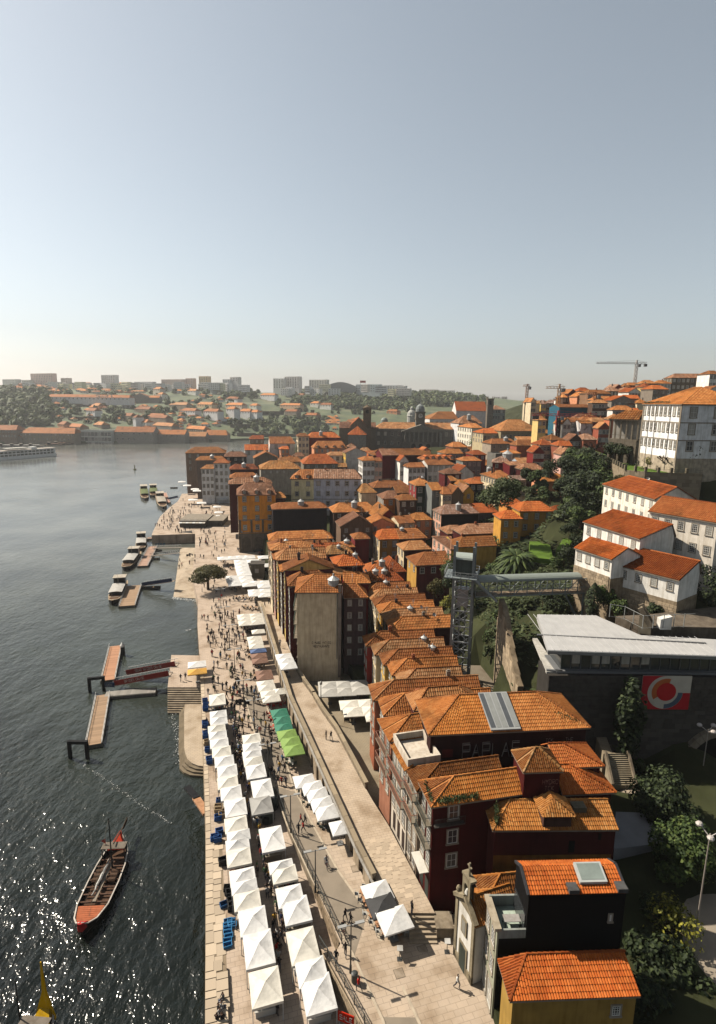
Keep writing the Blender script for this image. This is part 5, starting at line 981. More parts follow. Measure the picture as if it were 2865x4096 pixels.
# ---- white hillside houses
def white_house(label,fr,x1,y1,x2,y2,z,d,hh,rf,F=None,base=None,wall=(.72,.69,.64),**k):
    P=AZ(fr,x1,y1,z); Q=AZ(fr,x2,y2,z); return house(label,(P.x,P.y),math.atan2(Q.y-P.y,Q.x-P.x),(Q-P).length,d,z-hh,hh,rf,wall,F=F,base=base,tk=k.pop('tk',2),**k)
SB=(.36,.28,.19)
G_=lambda nc,nr,ww=1.0,wh=1.5,fl=3.4,top=.9:(nc,nr,ww,wh,fl,'g',top)
w4=white_house('whitewashed house with stone base at the end of the footbridge','t',760,285,980,355,34.6,7,13.5,('x',1.7,0,0),F=G_(4,1,.9,1.35),base=(9.7,SB))
w5=white_house('angled whitewashed house with brown tile roof and rubble base right of the red door','t',1010,388,1385,480,32.9,7.5,13,('x',2.2,0,0,.9),F=G_(4,1,.95,1.4),base=(9.0,SB))
w5b=white_house('small tiled porch linking the two whitewashed houses','t',985,300,1180,262,33.6,3.,7,('x',.9,1.2,0),wall=(.6,.56,.5))
w3=white_house('white house with broad rust tile roof in the middle of the hillside terraces','t',812,130,1150,232,37.2,8,8,('x',2.3,0,0,.9),F=G_(5,1,.9,1.5))
w2=white_house('large stained white house with two rows of lattice windows at the right edge','e',1112,1192,1620,1278,41.0,9,11.5,('x',2.6,0,0),F=G_(5,2,1.1,1.7,3.8,1.1),wall=(.66,.6,.52))
w1=white_house('long curved white house with two rows of windows below the garden wall','e',775,995,1160,1105,41.6,9,8.5,('x',2.6,3.5,0),F=G_(7,2,.85,1.5,3.2,.8),wall=(.68,.63,.55))
Pd=AZ('t',992,575,zf); rd=thing('red_door','bright red door leaf between the two whitewashed houses','door',(Pd.x-.3,Pd.y-.3,zf),R(-60)); mb=MB(); mb.box(-.7,-.12,0,.7,.12,4.2); mb.obj('door_leaf',[paint((.65,.03,.01),.5,.1)],rd)
mb=MB(); mb.bar((.5,-.2,2.),(.5,-.2,2.2),.1); mb.obj('handle',[metal(DARK)],rd)
# rubble facing on the white houses' stone base
for hsx,LL in ((w4,8.7),(w5,11.3)):
    M_=hsx.matrix_basis; c=hsx.rotation_euler[2]; bh=9.6 if hsx is w4 else 8.9
    n=0; z=3.6 if hsx is w4 else 3.2; st=0
    while z<bh-.1:
        h=random.uniform(.38,.7); x=0.
        while x<LL-.1:
            w_=min(random.uniform(.4,1.0),LL-x); k=random.uniform(.7,1.25)
            if n<170: slab('rubble_stone',hsx,x+w_/2,-.09,z,w_-.05,.12+random.uniform(0,.08),h-.05,0,mulc((.40,.31,.21),k)); n+=1
            x+=w_
        z+=h
# ---- long white palace above the garden wall
Pbk=AZ('e',1022,850,44.5); Pfr=AZ('e',1296,905,44.5); aP=math.atan2(Pfr.y-Pbk.y,Pfr.x-Pbk.x); wP=(Pfr-Pbk).length; zP=AY('e',1036,398,Pbk.y).z; hP=zP-44.5
BW=house('long white palace with three rows of nine windows and moss-edged orange roof','x' and (Pbk.x,Pbk.y),aP,wP,20,44.5,hP,('x',4.6,7,8),(.80,.78,.74),name='palace',cat='palace',tk=0,F=(9,3,.85,2.2,hP*.245,'g',.9),Rr=(3,3,1.7,2.6,hP*.245,'g',.9),base=(hP*.2,(.5,.42,.32)),band=(hP*.72,hP*.46))
for x in (-.05,wP-.5): mb=MB(); mb.box(x,-.12,0,x+.6,.0,hP); mb.obj('corner_pilaster',[paint(SUR,.85,.2)],BW)
for f in (.2,.37,.75): mb=MB(); mb.tube((wP*f,-.12,0),(wP*f,-.12,hP-.3),.07,None,6); mb.obj('drainpipe',[metal((.12,.1,.08))],BW)
# wing with arches
Pw=AY('e',822,510,182); Qw=AY('e',1032,505,176)
WN=thing('arched_wing','stone wing with two tall arches and open gallery left of the long white palace','building',(Pw.x,Pw.y,40),math.atan2(Qw.y-Pw.y,Qw.x-Pw.x)); wW=(Qw-Pw).length; hW=Pw.z-40
gm2=paint((.25,.21,.16),.9,.3,1.,True,.3)
for i in range(3):
    mb=MB(); archbay(mb,(wW*i/3,0),(wW*(i+1)/3,0),hW*.18,hW*.62,wW/3-1.1,hW*.36,2.5,True,0,1); mb.obj('arch',[gm2,paint((.45,.41,.36))],WN)
mb=MB(); mb.box(0,2.6,-2,wW,9,hW); mb.box(0,0,-2,wW,2.6,hW*.18); mb.obj('wall',[paint((.5,.47,.42))],WN)
for i in range(6): x=wW*i/5; mb=MB(); mb.box(x-.2,.1,hW*.62,x+.2,.5,hW); mb.obj('column',[gm2],WN)
mb=MB(); mb.box(0,0,hW*.62,wW,2.6,hW*.65); mb.bar((0,.3,hW*.72),(wW,.3,hW*.72),.12); mb.obj('gallery',[gm2],WN)
roof(WN,wW,9,hW,('x',2.6,3,0),1,.75,1.2)
# ---- garden terrace of the palace: lawn and retaining wall
gz=44.0
gl=[AZ('e',x,y,gz) for x,y in ((620,752),(800,835),(930,905),(1080,920),(1270,928),(1500,935))]
bk=[Pfr+Vector((14,10,0)),Pbk+Vector((0,4,0)),AZ('e',700,745,gz)]
grass=paint((.10,.17,.025),.95,.35,.3,False,.5,'lawn')
mb=MB(); mb.prism([(p.x,p.y) for p in gl+bk],gz-14,gz); struct('garden_terrace',mb,[paint((.2,.16,.11),.95,.5,.5,True,.6),]); 
mb=MB(); mb.poly([(p.x,p.y,gz+.02) for p in [g+(Pbk-g)*.03 for g in gl]+bk]); mb.obj('lawn',[grass],kind='structure')
GW=None
for i,(a,b) in enumerate(zip(gl,gl[1:])):
    nm=('left end of the garden wall under the bare trees','second stretch of the rough garden wall','third stretch of the rough garden wall','fourth stretch of the rough garden wall','stretch of the rough garden wall nearest the camera')[i]
    blockwall(nm,(a.x,a.y),(b.x,b.y),gz-8,gz+.6,gz+.6,1.6,.9,(.30,.24,.165),name='garden_wall',limit=60,proud=.12)
    n=max(2,int((b-a).length/3)); t=thing('fence','low iron fence with stone posts on stretch %s of the garden wall'%('one','two','three','four','five')[i],'fence',(a.x,a.y,gz+.6))
    mb=MB(); mb.bar((0,0,.8),b-a+Vector((0,0,.8)),.06); mb.bar((0,0,.4),b-a+Vector((0,0,.4)),.05); mb.obj('rail',[metal((.06,.06,.05))],t)
    for k in range(n): c=(b-a)*(k/n); mb=MB(); mb.box(c.x-.3,c.y-.3,0,c.x+.3,c.y+.3,1.3); mb.obj('post',[paint((.2,.17,.12))],t)
# ---- station: big metal roof, glass band, granite wall with mural
Yw=78.4; rz_=26.0
SN=thing('station_building','funicular station with broad pale zinc roof and glass band','station',(28.5,79,0))
rp=[AZ('t',590,905,rz_),AZ('t',1640,941,rz_),AZ('t',1640,850,rz_),AZ('t',1150,826,rz_),AZ('t',880,716,rz_),AZ('t',525,710,rz_)]
zinc=paint((.48,.47,.46),.45,.12,.6,False,0,'zinc_sheet',.5)
o=Vector((28.5,79,0)); rl=[(p.x-o.x,p.y-o.y) for p in rp]
mb=MB(); mb.prism(rl,rz_-.45,[rz_,rz_,rz_+.2,rz_+.3,rz_+.6,rz_+.6]); RO=mb.obj('roof',[zinc],SN)
for i in range(1,26):
    x=rl[0][0]+i*1.0; y0=rl[0][1]+.02+(rl[1][1]-rl[0][1])*(x-rl[0][0])/(rl[1][0]-rl[0][0])
    if x<rl[4][0]-.3: y1=rl[5][1]; z1_=rz_+.62
    elif x<rl[3][0]: t_=(x-rl[4][0])/(rl[3][0]-rl[4][0]); y1=lerp(rl[4][1],rl[3][1],t_); z1_=rz_+lerp(.62,.32,t_)
    else: y1=rl[3][1]-.2; z1_=rz_+.3
    mb=MB(); mb.bar((x,y0,rz_+.03),(x-.25,y1,z1_),.06,.08); mb.obj('standing_seam',[zinc],RO)
mb=MB(); mb.bar((*rl[0],rz_-.3),(*rl[1],rz_-.3),.35,.5); mb.obj('eave_gutter',[metal((.22,.23,.23),.4)],SN)
mb=MB(); mb.bar((rl[0][0],rl[0][1]+5.2,rz_+.2),(rl[1][0],rl[1][1]+4.0,rz_+.25),.25,.2); mb.obj('roof_step',[metal((.2,.2,.2),.4)],RO)
zg0=22.6
mb=MB(); mb.box(2.4,1.2,zg0,34,6,rz_-.5); mb.obj('glass_band',[paint((.05,.055,.055),.08,.2,.5,False,0,'dark_glazing',.7)],SN)
for i in range(22): mb=MB(); mb.box(2.4+i*1.5,1.08,zg0,2.4+i*1.5+.1,1.2,rz_-.5); mb.obj('mullion',[metal((.12,.13,.13))],SN)
for i in (1,3,4,6,8): mb=MB(); mb.box(2.6+i*1.5,1.14,zg0+.9,2.4+(i+1)*1.5-.1,1.19,rz_-.6); mb.obj('blind',[paint((.5,.48,.42),.8,.1)],SN)
mb=MB(); mb.box(1.6,.4,zg0-.35,34,6,zg0); mb.bar((0.3,1.,zg0-.2),(2.6,.6,zg0-.2),.4); mb.obj('floor_slab',[metal((.16,.165,.17))],SN)
mb=MB(); mb.prism([(p[0],p[1]) for p in ((.2,.6),(2.2,.6),(2.6,13),(1.8,13))],zg0-.6,zg0-.2); mb.obj('side_ramp',[paint((.5,.48,.44))],SN)
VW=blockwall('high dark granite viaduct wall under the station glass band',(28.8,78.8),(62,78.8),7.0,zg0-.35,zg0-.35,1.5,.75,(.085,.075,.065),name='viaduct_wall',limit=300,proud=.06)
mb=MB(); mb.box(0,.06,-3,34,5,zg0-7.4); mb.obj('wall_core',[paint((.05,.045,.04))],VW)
# mural panel
mx=[AY('v',a,b,78.5) for a,b in ((1000,645),(1405,650),(1385,928),(972,920))]; mw=7.3; mh=5.4
MU=thing('mural_panel','square red and white tile mural with overlapping circle arcs on the viaduct wall','mural',(42.7,78.5,17.1),0)
mb=MB(); mb.box(0,-.06,0,mw,.06,mh); mb.obj('panel',[paint((.62,.56,.47),.5,.08,1.,False)],MU)
def disc(nm,cx,cz,r0,r1,a0,a1,col,y):
    mb=MB(); n=max(6,int(abs(a1-a0)/6))
    for i in range(n):
        t0,t1=R(a0+(a1-a0)*i/n),R(a0+(a1-a0)*(i+1)/n); P_=lambda r,t:(cx+r*math.cos(t),y,cz+r*math.sin(t))
        mb.poly([P_(r0,t1),P_(r1,t1),P_(r1,t0),P_(r0,t0)][::-1])
    return mb.obj(nm,[paint(col,.5,.1,1.,False)],MU)
cx_,cz_=3.55,2.75
mb=MB(); mb.box(0,-.075,0,cx_,-.06,mh); mb.obj('red_field',[paint((.50,.02,.03),.5,.08,1.,False)],MU)
mb=MB(); mb.box(cx_,-.075,0,mw,-.06,mh*.5); mb.obj('red_field',[paint((.50,.02,.03),.5,.08,1.,False)],MU)
disc('white_ring',cx_,cz_,0,2.65,0,360,(.62,.56,.47),-.085); disc('blue_arc',cx_,cz_,1.9,2.62,-90,0,(.10,.13,.18),-.095); disc('orange_arc',cx_+.1,cz_+.1,1.3,2.15,75,215,(.55,.14,.04),-.095); disc('red_disc',cx_+.15,cz_+.1,0,1.45,0,360,(.55,.02,.025),-.105)
# tunnel arch at the right edge
TA=thing('tunnel_arch','pale stone ring of the dark tunnel arch at the right edge','arch',(55.6,78.2,7)); mb=MB()
for i in range(16):
    a0,a1=math.pi*i/16,math.pi*(i+1)/16; P_=lambda r,t,y:(-r*math.cos(t),y,1+r*math.sin(t)*1.05); m3=MB()
    q=[P_(4.7,a0,-.25),P_(5.9,a0,-.25),P_(5.9,a1-.012,-.25),P_(4.7,a1-.012,-.25)]; m3.hexa([(x,.6,z) for x,y,z in q]+q); m3.obj('voussoir',[paint((.30,.25,.19),.9,.25)],TA)
    mb.poly([(0,-.12,1),P_(4.75,a0,-.12),P_(4.75,a1,-.12)])
mb.box(-5.9,-.25,-1,-4.7,.5,1); mb.obj('tunnel_mouth',[paint((.01,.009,.008),.9,.2)],TA)
# ---- old city wall, sunlit, climbing beside the lift
CW=thing('old_city_wall','sunlit ruined stone wall climbing between the lift and the station','wall',(27.2,88,8))
prof=[(0,7.5),(2,8.6),(4,10),(6,11.6),(8,13.2),(10,15.4),(12,16.6),(15,17.6)]; col_=(.40,.31,.21)
mb=MB()
for (a,za),(b,zb) in zip(prof,prof[1:]): mb.hexa([(0,a,-2),(.9,a,-2),(.7,b,-2),(-.2,b,-2),(0,a,za),(.9,a,za),(.7,b,zb),(-.2,b,zb)])
mb.obj('wall_core',[paint(mulc(col_,.8),.95,.4,.8,True,.6)],CW); n=0
for (a,za),(b,zb) in zip(prof,prof[1:]):
    z=0.
    while z<min(za,zb)-.3 and n<300:
        h=random.uniform(.5,.9); y=a
        while y<b-.2 and n<300:
            w_=min(random.uniform(.6,1.3),b-y); slab('stone_block',CW,-.04-(y-0)*.015,y+w_/2,z,.16,w_-.04,h-.04,0,mulc(col_,random.uniform(.7,1.2))); y+=w_; n+=1
        z+=h
# stairs right of it and the long stairway down to the street
def stair(label,A,B,n,w,zt,zb,name='stairway'):
    A=Vector((*A,0)); B=Vector((*B,0)); d=(B-A)/n; an=math.atan2(d.y,d.x)+math.pi/2; t=thing(name,label,'stairs',(A.x,A.y,zb),an); L_=d.length
    for i in range(n): mb=MB(); z=(zt-zb)*(1-i/n); mb.box(-w/2,-(i+1)*L_,-1,w/2,-i*L_,z); mb.obj('step',[paint((.36,.30,.21),.9,.25,.9,False)],t)
    for s in (-1,1): mb=MB(); mb.bar((s*(w/2+.15),0,zt-zb+.3),(s*(w/2+.15),-L_*n,.3),.28,.8); mb.obj('side_wall',[stonew],t)
    return t
a_=AZ('y',560,290,12.2); b_=AZ('y',640,640,9.0)
stair('long stone stairway in raking light right of the orange roofs',(a_.x,a_.y),(b_.x,b_.y),16,3.0,12.2,9.0)
mb=MB(); p=[AZ('y',570,700,8.6),AZ('y',700,655,8.6),AZ('y',1050,690,8.6),AZ('y',1050,780,8.6),AZ('y',570,775,8.6)]; mb.prism([(q.x,q.y) for q in p][::-1],5,8.6); struct('pale_landing',mb,[paving((.36,.29,.22),1.,.9,.6,'landing_slabs')])
mb=MB(); p=[AZ('y',350,110,12.2),AZ('y',460,125,12.2),AZ('y',520,285,12.2),AZ('y',430,300,12.2)]; mb.prism([(q.x,q.y) for q in p][::-1],6,12.2); struct('stair_landing',mb,[paving((.32,.26,.18),1.,.5,.4,'landing_setts')])
p=[AZ('y',560,915,9.5),AZ('y',1115,935,9.5),AZ('y',1150,1200,9.5),AZ('y',545,1275,9.5)]
sh=thing('corrugated_shed','pale corrugated metal shed roof beside the bushy tree','shed',(p[3].x,p[3].y,5)); mb=MB(); o=Vector((p[3].x,p[3].y,5)); q=[Vector((*v_[:2],9.5))-o for v_ in p]
mb.prism([(v_.x,v_.y) for v_ in (q[3],q[2],q[1],q[0])],0,[4.2,4.2,4.6,4.6]); mb.obj('shed_body',[paint((.30,.30,.31),.6,.15,.5,False)],sh); mb=MB()
for i in range(60): t_=i/60.; a=q[3].lerp(q[2],t_)+Vector((0,0,-.28)); b=q[0].lerp(q[1],t_)+Vector((0,0,.12)); mb.bar(a,b,.08,.06)
mb.obj('corrugation',[paint((.34,.34,.35),.6,.15,.5,False)],sh,kind='stuff')
# steel fence and white box on the terrace right of the station roof
pts=[AZ('t',962,705,27.3),AZ('t',1050,720,27.3),AZ('t',1160,778,27.3),AZ('t',1470,765,27.3)]
railing('grey mesh fence along the terrace behind the station roof',[tuple(p) for p in pts],2.2,1.6,'mesh_fence',(.3,.31,.3),False)
mb=MB(); q=[AZ('t',1000,700,27),AZ('t',1160,760,27),AZ('t',1640,770,27),AZ('t',1640,640,27),AZ('t',1200,690,27)]; mb.prism([(v_.x,v_.y) for v_ in q],15,27); struct('stone_terrace',mb,[paint((.16,.13,.1),.95,.4,.7,True,.5)])
p=AZ('t',1290,775,27); wb=thing('white_cabinet','white slanted cabinet on the terrace behind the station','cabinet',p); mb=MB(); mb.prism([(-.9,-.5),(.9,-.5),(.9,.6),(-.9,.6)],0,[1.7,2.2,2.2,1.7]); mb.obj('cabinet_body',[paint(WHITE)],wb)
stair('narrow stone stair climbing to the angled white house',tuple(AZ('t',1150,650,30)[:2]),tuple(AZ('t',1215,770,27)[:2]),9,1.6,30,27)
# copper duct
p=AY('v',160,800,80); du=thing('copper_duct','curved copper ventilation duct behind the graffiti house roof','duct',(p.x,p.y,p.z-.8),R(-20)); mb=MB(); pr_=None
for i in range(9):
    a=math.pi*.5*i/8; c=Vector((1.4*math.sin(a)-.6,0,-1.2+1.4*(1-math.cos(a)))) ; c=Vector((-1.2+1.4*math.sin(a),0,1.4*(1-math.cos(a))-.6))
    if pr_ is not None: mb.bar(pr_,c,1.2,1.1)
    pr_=c
mb.obj('duct_bend',[paint((.45,.24,.14),.45,.2)],du); mb=MB(); mb.box(.5,-.6,.4,1.7,.6,1.5); mb.obj('duct_mouth',[paint((.42,.24,.15),.5,.2)],du)
# ---- palace of the exchange with clock tower
Ypal=470.; A_=AY('d',405,432,Ypal); zb=AY('d',405,600,Ypal).z; B_=AY('d',1105,452,Ypal+4); wE=(B_-A_).length; hE=A_.z-zb
EX=house('long dark granite exchange palace with two rows of windows',(A_.x,A_.y),R(0.5),wE,26,zb,hE,('x',5.,7,7),(.21,.195,.165),name='exchange_palace',cat='palace',F=(13,2,1.9,2.9,7.6,'c',2.4),tk=0)
mb=MB(); mb.box(-.5,-.8,hE-1.4,wE+.5,0,hE+.3); mb.box(-.3,-.4,hE*.5,wE+.3,0,hE*.5+.6); mb.obj('cornice',[paint((.25,.23,.19))],EX)
cx=wE*.515
mb=MB(); mb.box(cx-15,-3,0,cx+15,0,hE-1.4); mb.obj('portico_block',[paint((.16,.15,.125))],EX)
for i in range(8): mb=MB(); mb.lathe([(.75,hE*.42),(.62,hE*.5),(.62,hE*.88),(.8,hE*.92)],(cx-13+i*26/7,-3.8,0),8); mb.obj('column',[paint((.3,.28,.24))],EX)
mb=MB(); mb.poly([(cx-16,-4.4,hE-1.4),(cx+16,-4.4,hE-1.4),(cx,-4.4,hE+4)]); mb.box(cx-16,-4.4,hE-2.2,cx+16,0,hE-1.41); mb.poly([(cx-16,-4.4,hE-1.4),(cx,-4.4,hE+4),(cx,2,hE+4),(cx-16,2,hE-1.4)]); mb.poly([(cx+16,-4.4,hE-1.4),(cx+16,2,hE-1.4),(cx,2,hE+4),(cx,-4.4,hE+4)]); mb.obj('pediment',[paint((.26,.24,.2))],EX)
for i in range(3): mb=MB(); archbay(mb,(cx-9+i*6,-4.6),(cx-3+i*6,-4.6),0,hE*.4,3.6,hE*.34,1.2,True,0,1); mb.obj('ground_arch',[paint((.22,.2,.17)),paint((.015,.015,.015))],EX)
tz=AY('d',765,262,Ypal+8).z-zb; tw=3.7
mb=MB(); mb.box(cx-tw,4,hE,cx+tw,4+2*tw,tz-4); mb.box(cx-tw-.5,3.5,tz-4,cx+tw+.5,4.5+2*tw,tz-3.2); mb.box(cx-tw-.4,3.6,hE+8,cx+tw+.4,4.4+2*tw,hE+8.7); mb.obj('clock_tower',[paint((.20,.18,.15))],EX)
mb=MB(); mb.lathe([(tw,tz-3.2),(tw,tz-1),(tw*.8,tz+1.2),(tw*.4,tz+2.4),(.5,tz+3),(.2,tz+5),(0,tz+7)],(cx,4+tw,0),12); mb.obj('dome',[paint((.3,.33,.33),.5)],EX)
mb=MB(); mb.lathe([(0,0),(1.9,0),(1.9,.15)],n=20); cf=mb.obj('clock_face',[paint((.65,.63,.58))],EX,(cx,3.9,tz-6.6)); cf.rotation_euler=(R(90),0,0)
mb=MB(); mb.bar((cx,3.7,tz-6.6),(cx,3.7,tz-5.2),.22); mb.bar((cx,3.7,tz-6.6),(cx+.9,3.7,tz-6.2),.22); mb.obj('clock_hand',[paint(DARK)],EX)
mb=MB(); mb.lathe([(7,0),(7,1),(4,3.4),(0,4.5)],(wE*.62,16,hE+1),12); mb.obj('glass_dome_roof',[paint((.28,.32,.34),.3)],EX)
mb=MB(); mb.box(wE*.73,-1.2,hE*.15,wE*.755,-.9,hE*.85); mb.obj('banner',[paint((.36,.36,.33))],EX); 
# ---- churches and towers
def bell_tower(label,fr,x0,x1,ytop,ybase,Y,col,cap=True,hh=None):
    A=AY(fr,x0,ybase,Y); B=AY(fr,x1,ybase,Y); w=(B-A).length; T=AY(fr,x0,ytop,Y); h=T.z-A.z; t=thing('bell_tower',label,'tower',(A.x,A.y,A.z-12)); m_=paint(col,.9,.3,.6,True,.2); hb=h*.55+12
    mb=MB(); mb.box(0,0,0,w,w,hb); mb.obj('shaft',[m_],t); mb=MB(); mb.box(-.4,-.4,hb,w+.4,w+.4,hb+.6); mb.box(-.4,-.4,hb+h*.28,w+.4,w+.4,hb+h*.28+.7); mb.obj('cornice',[m_],t)
    mb=MB(); archbay(mb,(0,0),(w,0),hb+.6,hb+h*.28,w*.42,h*.2,w*.5,True,0,1); mb.poly([(0,w,hb),(0,0,hb),(0,0,hb+h*.28),(0,w,hb+h*.28)]); mb.poly([(w,0,hb),(w,w,hb),(w,w,hb+h*.28),(w,0,hb+h*.28)]); mb.obj('belfry',[m_,paint((.02,.02,.02))],t)
    if cap: mb=MB(); mb.lathe([(w*.5,0),(w*.48,h*.05),(w*.3,h*.09),(w*.22,h*.13),(.3,h*.16),(0,h*.18)],(w/2,w/2,hb+h*.28+.6),10); mb.obj('cap',[m_],t)
    else:
        for sx in (0,1):
            for sy in (0,1): mb=MB(); mb.lathe([(.5,0),(.35,1.2),(0,3)],(sx*w,sy*w,hb+h*.28+.6),6); mb.obj('pinnacle',[m_],t)
    return t
bell_tower('dark stone bell tower with dome cap left of the exchange palace','d',307,371,245,400,455,(.2,.15,.1))
bell_tower('square stone church tower with pinnacles behind the exchange palace','d',1302,1350,165,342,560,(.22,.18,.14),False)
px_house('brown stone gothic church with rose window','d',205,405,332,Y=452,d=30,hh=18,rf=('y',6.,0,0),wall=(.22,.17,.12),ang=0)
px_house('low brown church aisle with terracotta roof left of the rose window','d',115,425,208,Y=455,d=24,hh=16,rf=('x',4.,0,0),wall=(.2,.16,.11),ang=0)
px_house('brown church aisle between the bell tower and the palace','d',330,430,410,Y=458,d=20,hh=18,rf=('x',4.5,0,0),wall=(.2,.16,.11),ang=0)
px_house('scaffold wrapped apse with salmon pyramid roof','d',188,478,332,Y=425,d=16,hh=22,rf=('x',6.,7,7),wall=(.30,.30,.27),ang=0)
px_house('large white church with long orange roof and round window','d',1055,285,1302,Y=575,d=26,hh=16,rf=('x',9.,0,0),wall=(.66,.6,.58),ang=0)
dm=AY('d',698,330,640.); WD=thing('white_dome','pale church crossing dome behind the exchange palace','dome',(dm.x,dm.y,dm.z-15)); mb=MB(); mb.lathe([(5.2,0),(5.2,15),(5.8,15.4),(5.2,16),(4.6,19),(3,21),(1.8,21.6),(1.8,24),(0,26)],n=12); mb.obj('drum_and_dome',[paint((.5,.5,.47),.7)],WD)
dm=AY('d',478,375,500.); GD=thing('green_dome','small pale green dome beside the exchange palace','dome',(dm.x,dm.y,dm.z-8)); mb=MB(); mb.lathe([(3.2,0),(3.2,8),(3,9.6),(2,11),(0,11.8)],n=14); mb.obj('dome_shell',[paint((.3,.36,.34),.5)],GD)
# ---- blue scaffold shed and painted gable
px_house('building wrapped in blue scaffold netting under a pale temporary roof','e',442,425,690,Y=330,d=22,hh=14,rf=('x',1.6,0,0),wall=(.03,.13,.19),ang=-4,tk=0)
gp=AY('e',604,545,286); mu2=px_house('house end painted with white and terracotta leaf shapes','e',602,545,690,Y=286,d=10,hh=12,rf=('x',1.4,0,0),wall=(.55,.52,.5),ang=2)
random.seed(5)
for i in range(9):
    mb=MB(); x=random.uniform(.5,9); z=random.uniform(1.5,10.5); a=random.uniform(.6,2.2); mb.bar((x,-.03,z),(x+math.cos(a)*2.6,-.03,z+math.sin(a)*2.6),.02,.9); mb.obj('painted_shape',[paint(((.45,.2,.13),(.42,.4,.4))[i%2])],mu2)
# ---- tower cranes
def crane(label,fr,xb,yb,xt,yt,xl,xr,yj,Y,cols,sign=None):
    A=AY(fr,xb,yb,Y); T=AY(fr,xt,yt,Y); h=T.z-A.z; w=1.5; t=thing('tower_crane',label,'crane',A); L0=AY(fr,xl,yj,Y); R0=AY(fr,xr,yj,Y); zj=L0.z-A.z; mm=[metal(c,.5) for c in cols]; N=max(4,int(zj/2.6))
    for seg in range(len(cols)):
        mb=MB(); k0,k1=N*seg//len(cols),N*(seg+1)//len(cols)
        for k in range(k0,k1):
            a,b=zj*k/N,zj*(k+1)/N
            for p,q in (((-w/2,-w/2),(w/2,-w/2)),((w/2,-w/2),(w/2,w/2)),((w/2,w/2),(-w/2,w/2)),((-w/2,w/2),(-w/2,-w/2))): mb.bar((*p,a),(*p,b),.28); mb.bar((*p,a),(*q,b),.17); mb.bar((*p,b),(*q,b),.17)
        mb.obj('mast',[mm[seg]],t)
    xl_,xr_=L0.x-A.x,R0.x-A.x; mb=MB(); N2=max(6,int(abs(xr_-xl_)/2.5))
    for dy,dz in ((-.7,0),(.7,0),(0,1.3)): mb.bar((xl_,dy,zj+dz*.7),(xr_,dy,zj+dz),.24)
    for i in range(N2):
        a,b=lerp(xl_,xr_,i/N2),lerp(xl_,xr_,(i+1)/N2); mb.bar((a,-.7,zj),(b,0,zj+1.2),.14); mb.bar((a,0,zj+1.2),(b,.7,zj),.14)
    mb.obj('jib',[mm[-1]],t); mb=MB(); mb.bar((0,0,zj),(0,0,h),.9); mb.bar((0,0,h),(lerp(0,xl_,.75),0,zj+1.2),.1); mb.bar((0,0,h),(lerp(0,xr_,.9),0,zj+1.2),.1); mb.obj('apex_and_ties',[mm[-1]],t)
    mb=MB(); e=xr_ if abs(xr_)<abs(xl_) else xl_; mb.box(min(e,e*.75),-.8,zj-1.8,max(e,e*.75),.8,zj-.1); mb.obj('counterweight',[paint((.12,.12,.12))],t)
    mb=MB(); mb.box(.8,-1.8,zj-2.2,2.4,-.4,zj-.2); mb.obj('cab',[paint((.3,.32,.33),.4)],t)
    return t
crane('tall pale tower crane with long jib on the skyline','e',1000,262,998,75,716,1092,100,430,[(.5,.42,.36),(.55,.5,.46)])
crane('orange and white tower crane with short jib above the scaffold','e',432,420,437,252,342,485,285,345,[(.55,.22,.04),(.55,.35,.2)])
c_=crane('red and white tower crane with red jib in front of the old town','e',410,802,418,450,240,720,487,290,[(.62,.6,.58),(.6,.58,.56),(.5,.03,.03)])
mb=MB(); zs=AY('e',415,540,290).z-AY('e',410,802,290).z; mb.box(-1.1,-1.3,zs-8.5,1.1,-1.1,zs+2.5); sgn=mb.obj('sign_panel',[paint((.05,.02,.025))],c_)
for i,ch_ in enumerate('PLAINTEC'): write(sgn,ch_,-.35,zs+1.1-i*1.2,.85,(.7,.66,.6),.14,1,-1.32)
crane('small orange crane at the left end of the hill skyline','e',198,360,200,252,172,222,270,420,[(.5,.3,.2)])
crane('orange mast crane right of the blue scaffold','e',694,492,698,318,640,720,330,320,[(.55,.2,.04)])
# ---- yellow garden house below the trees
YG_=(.46,.24,.05)
px_house('ochre villa with balcony and laundry in the hillside gardens','t',425,66,630,Y=170,d=9,hh=9,rf=('x',2.2,3,3),wall=YG_,F=W_(3,2,1.1,1.7,3.4),ang=4,tk=2)
px_house('lower ochre wing with its own hip roof left of the villa','t',310,112,432,Y=165,d=7,hh=8,rf=('x',1.8,2.5,2),wall=YG_,F=W_(2,2,1.,1.6,3.4),ang=4,tk=2)
px_house('upper ochre wing rising behind the villa','t',345,35,460,Y=178,d=8,hh=9,rf=('x',2.,3,3),wall=(.48,.2,.05),F=W_(2,1,1.1,1.6),ang=4,tk=2)
px_house('ochre right wing of the villa with small tile roof','t',628,75,720,Y=171,d=6,hh=8,rf=('x',1.6,2,2),wall=(.42,.22,.05),F=W_(1,1,1.,1.5),ang=4,tk=2)
mb=MB(); q=[AZ('t',490,345,24),AZ('t',625,360,24),AZ('t',600,250,24),AZ('t',480,250,24)]; mb.prism([(v_.x,v_.y) for v_ in q],14,24); struct('garden_lawn',mb,[grass])
mb=MB(); q=[AZ('t',640,300,26),AZ('t',700,300,26),AZ('t',800,160,26),AZ('t',730,160,26)]; mb.prism([(v_.x,v_.y) for v_ in q],14,26); struct('upper_garden_lawn',mb,[grass])
TCP+=[(35,100,19),(40,108,21),(33,112,19),(40,122,21),(48,126,23),(32,96,16),(44,140,23),(36,135,20),(50,112,24),(60,100,26)]
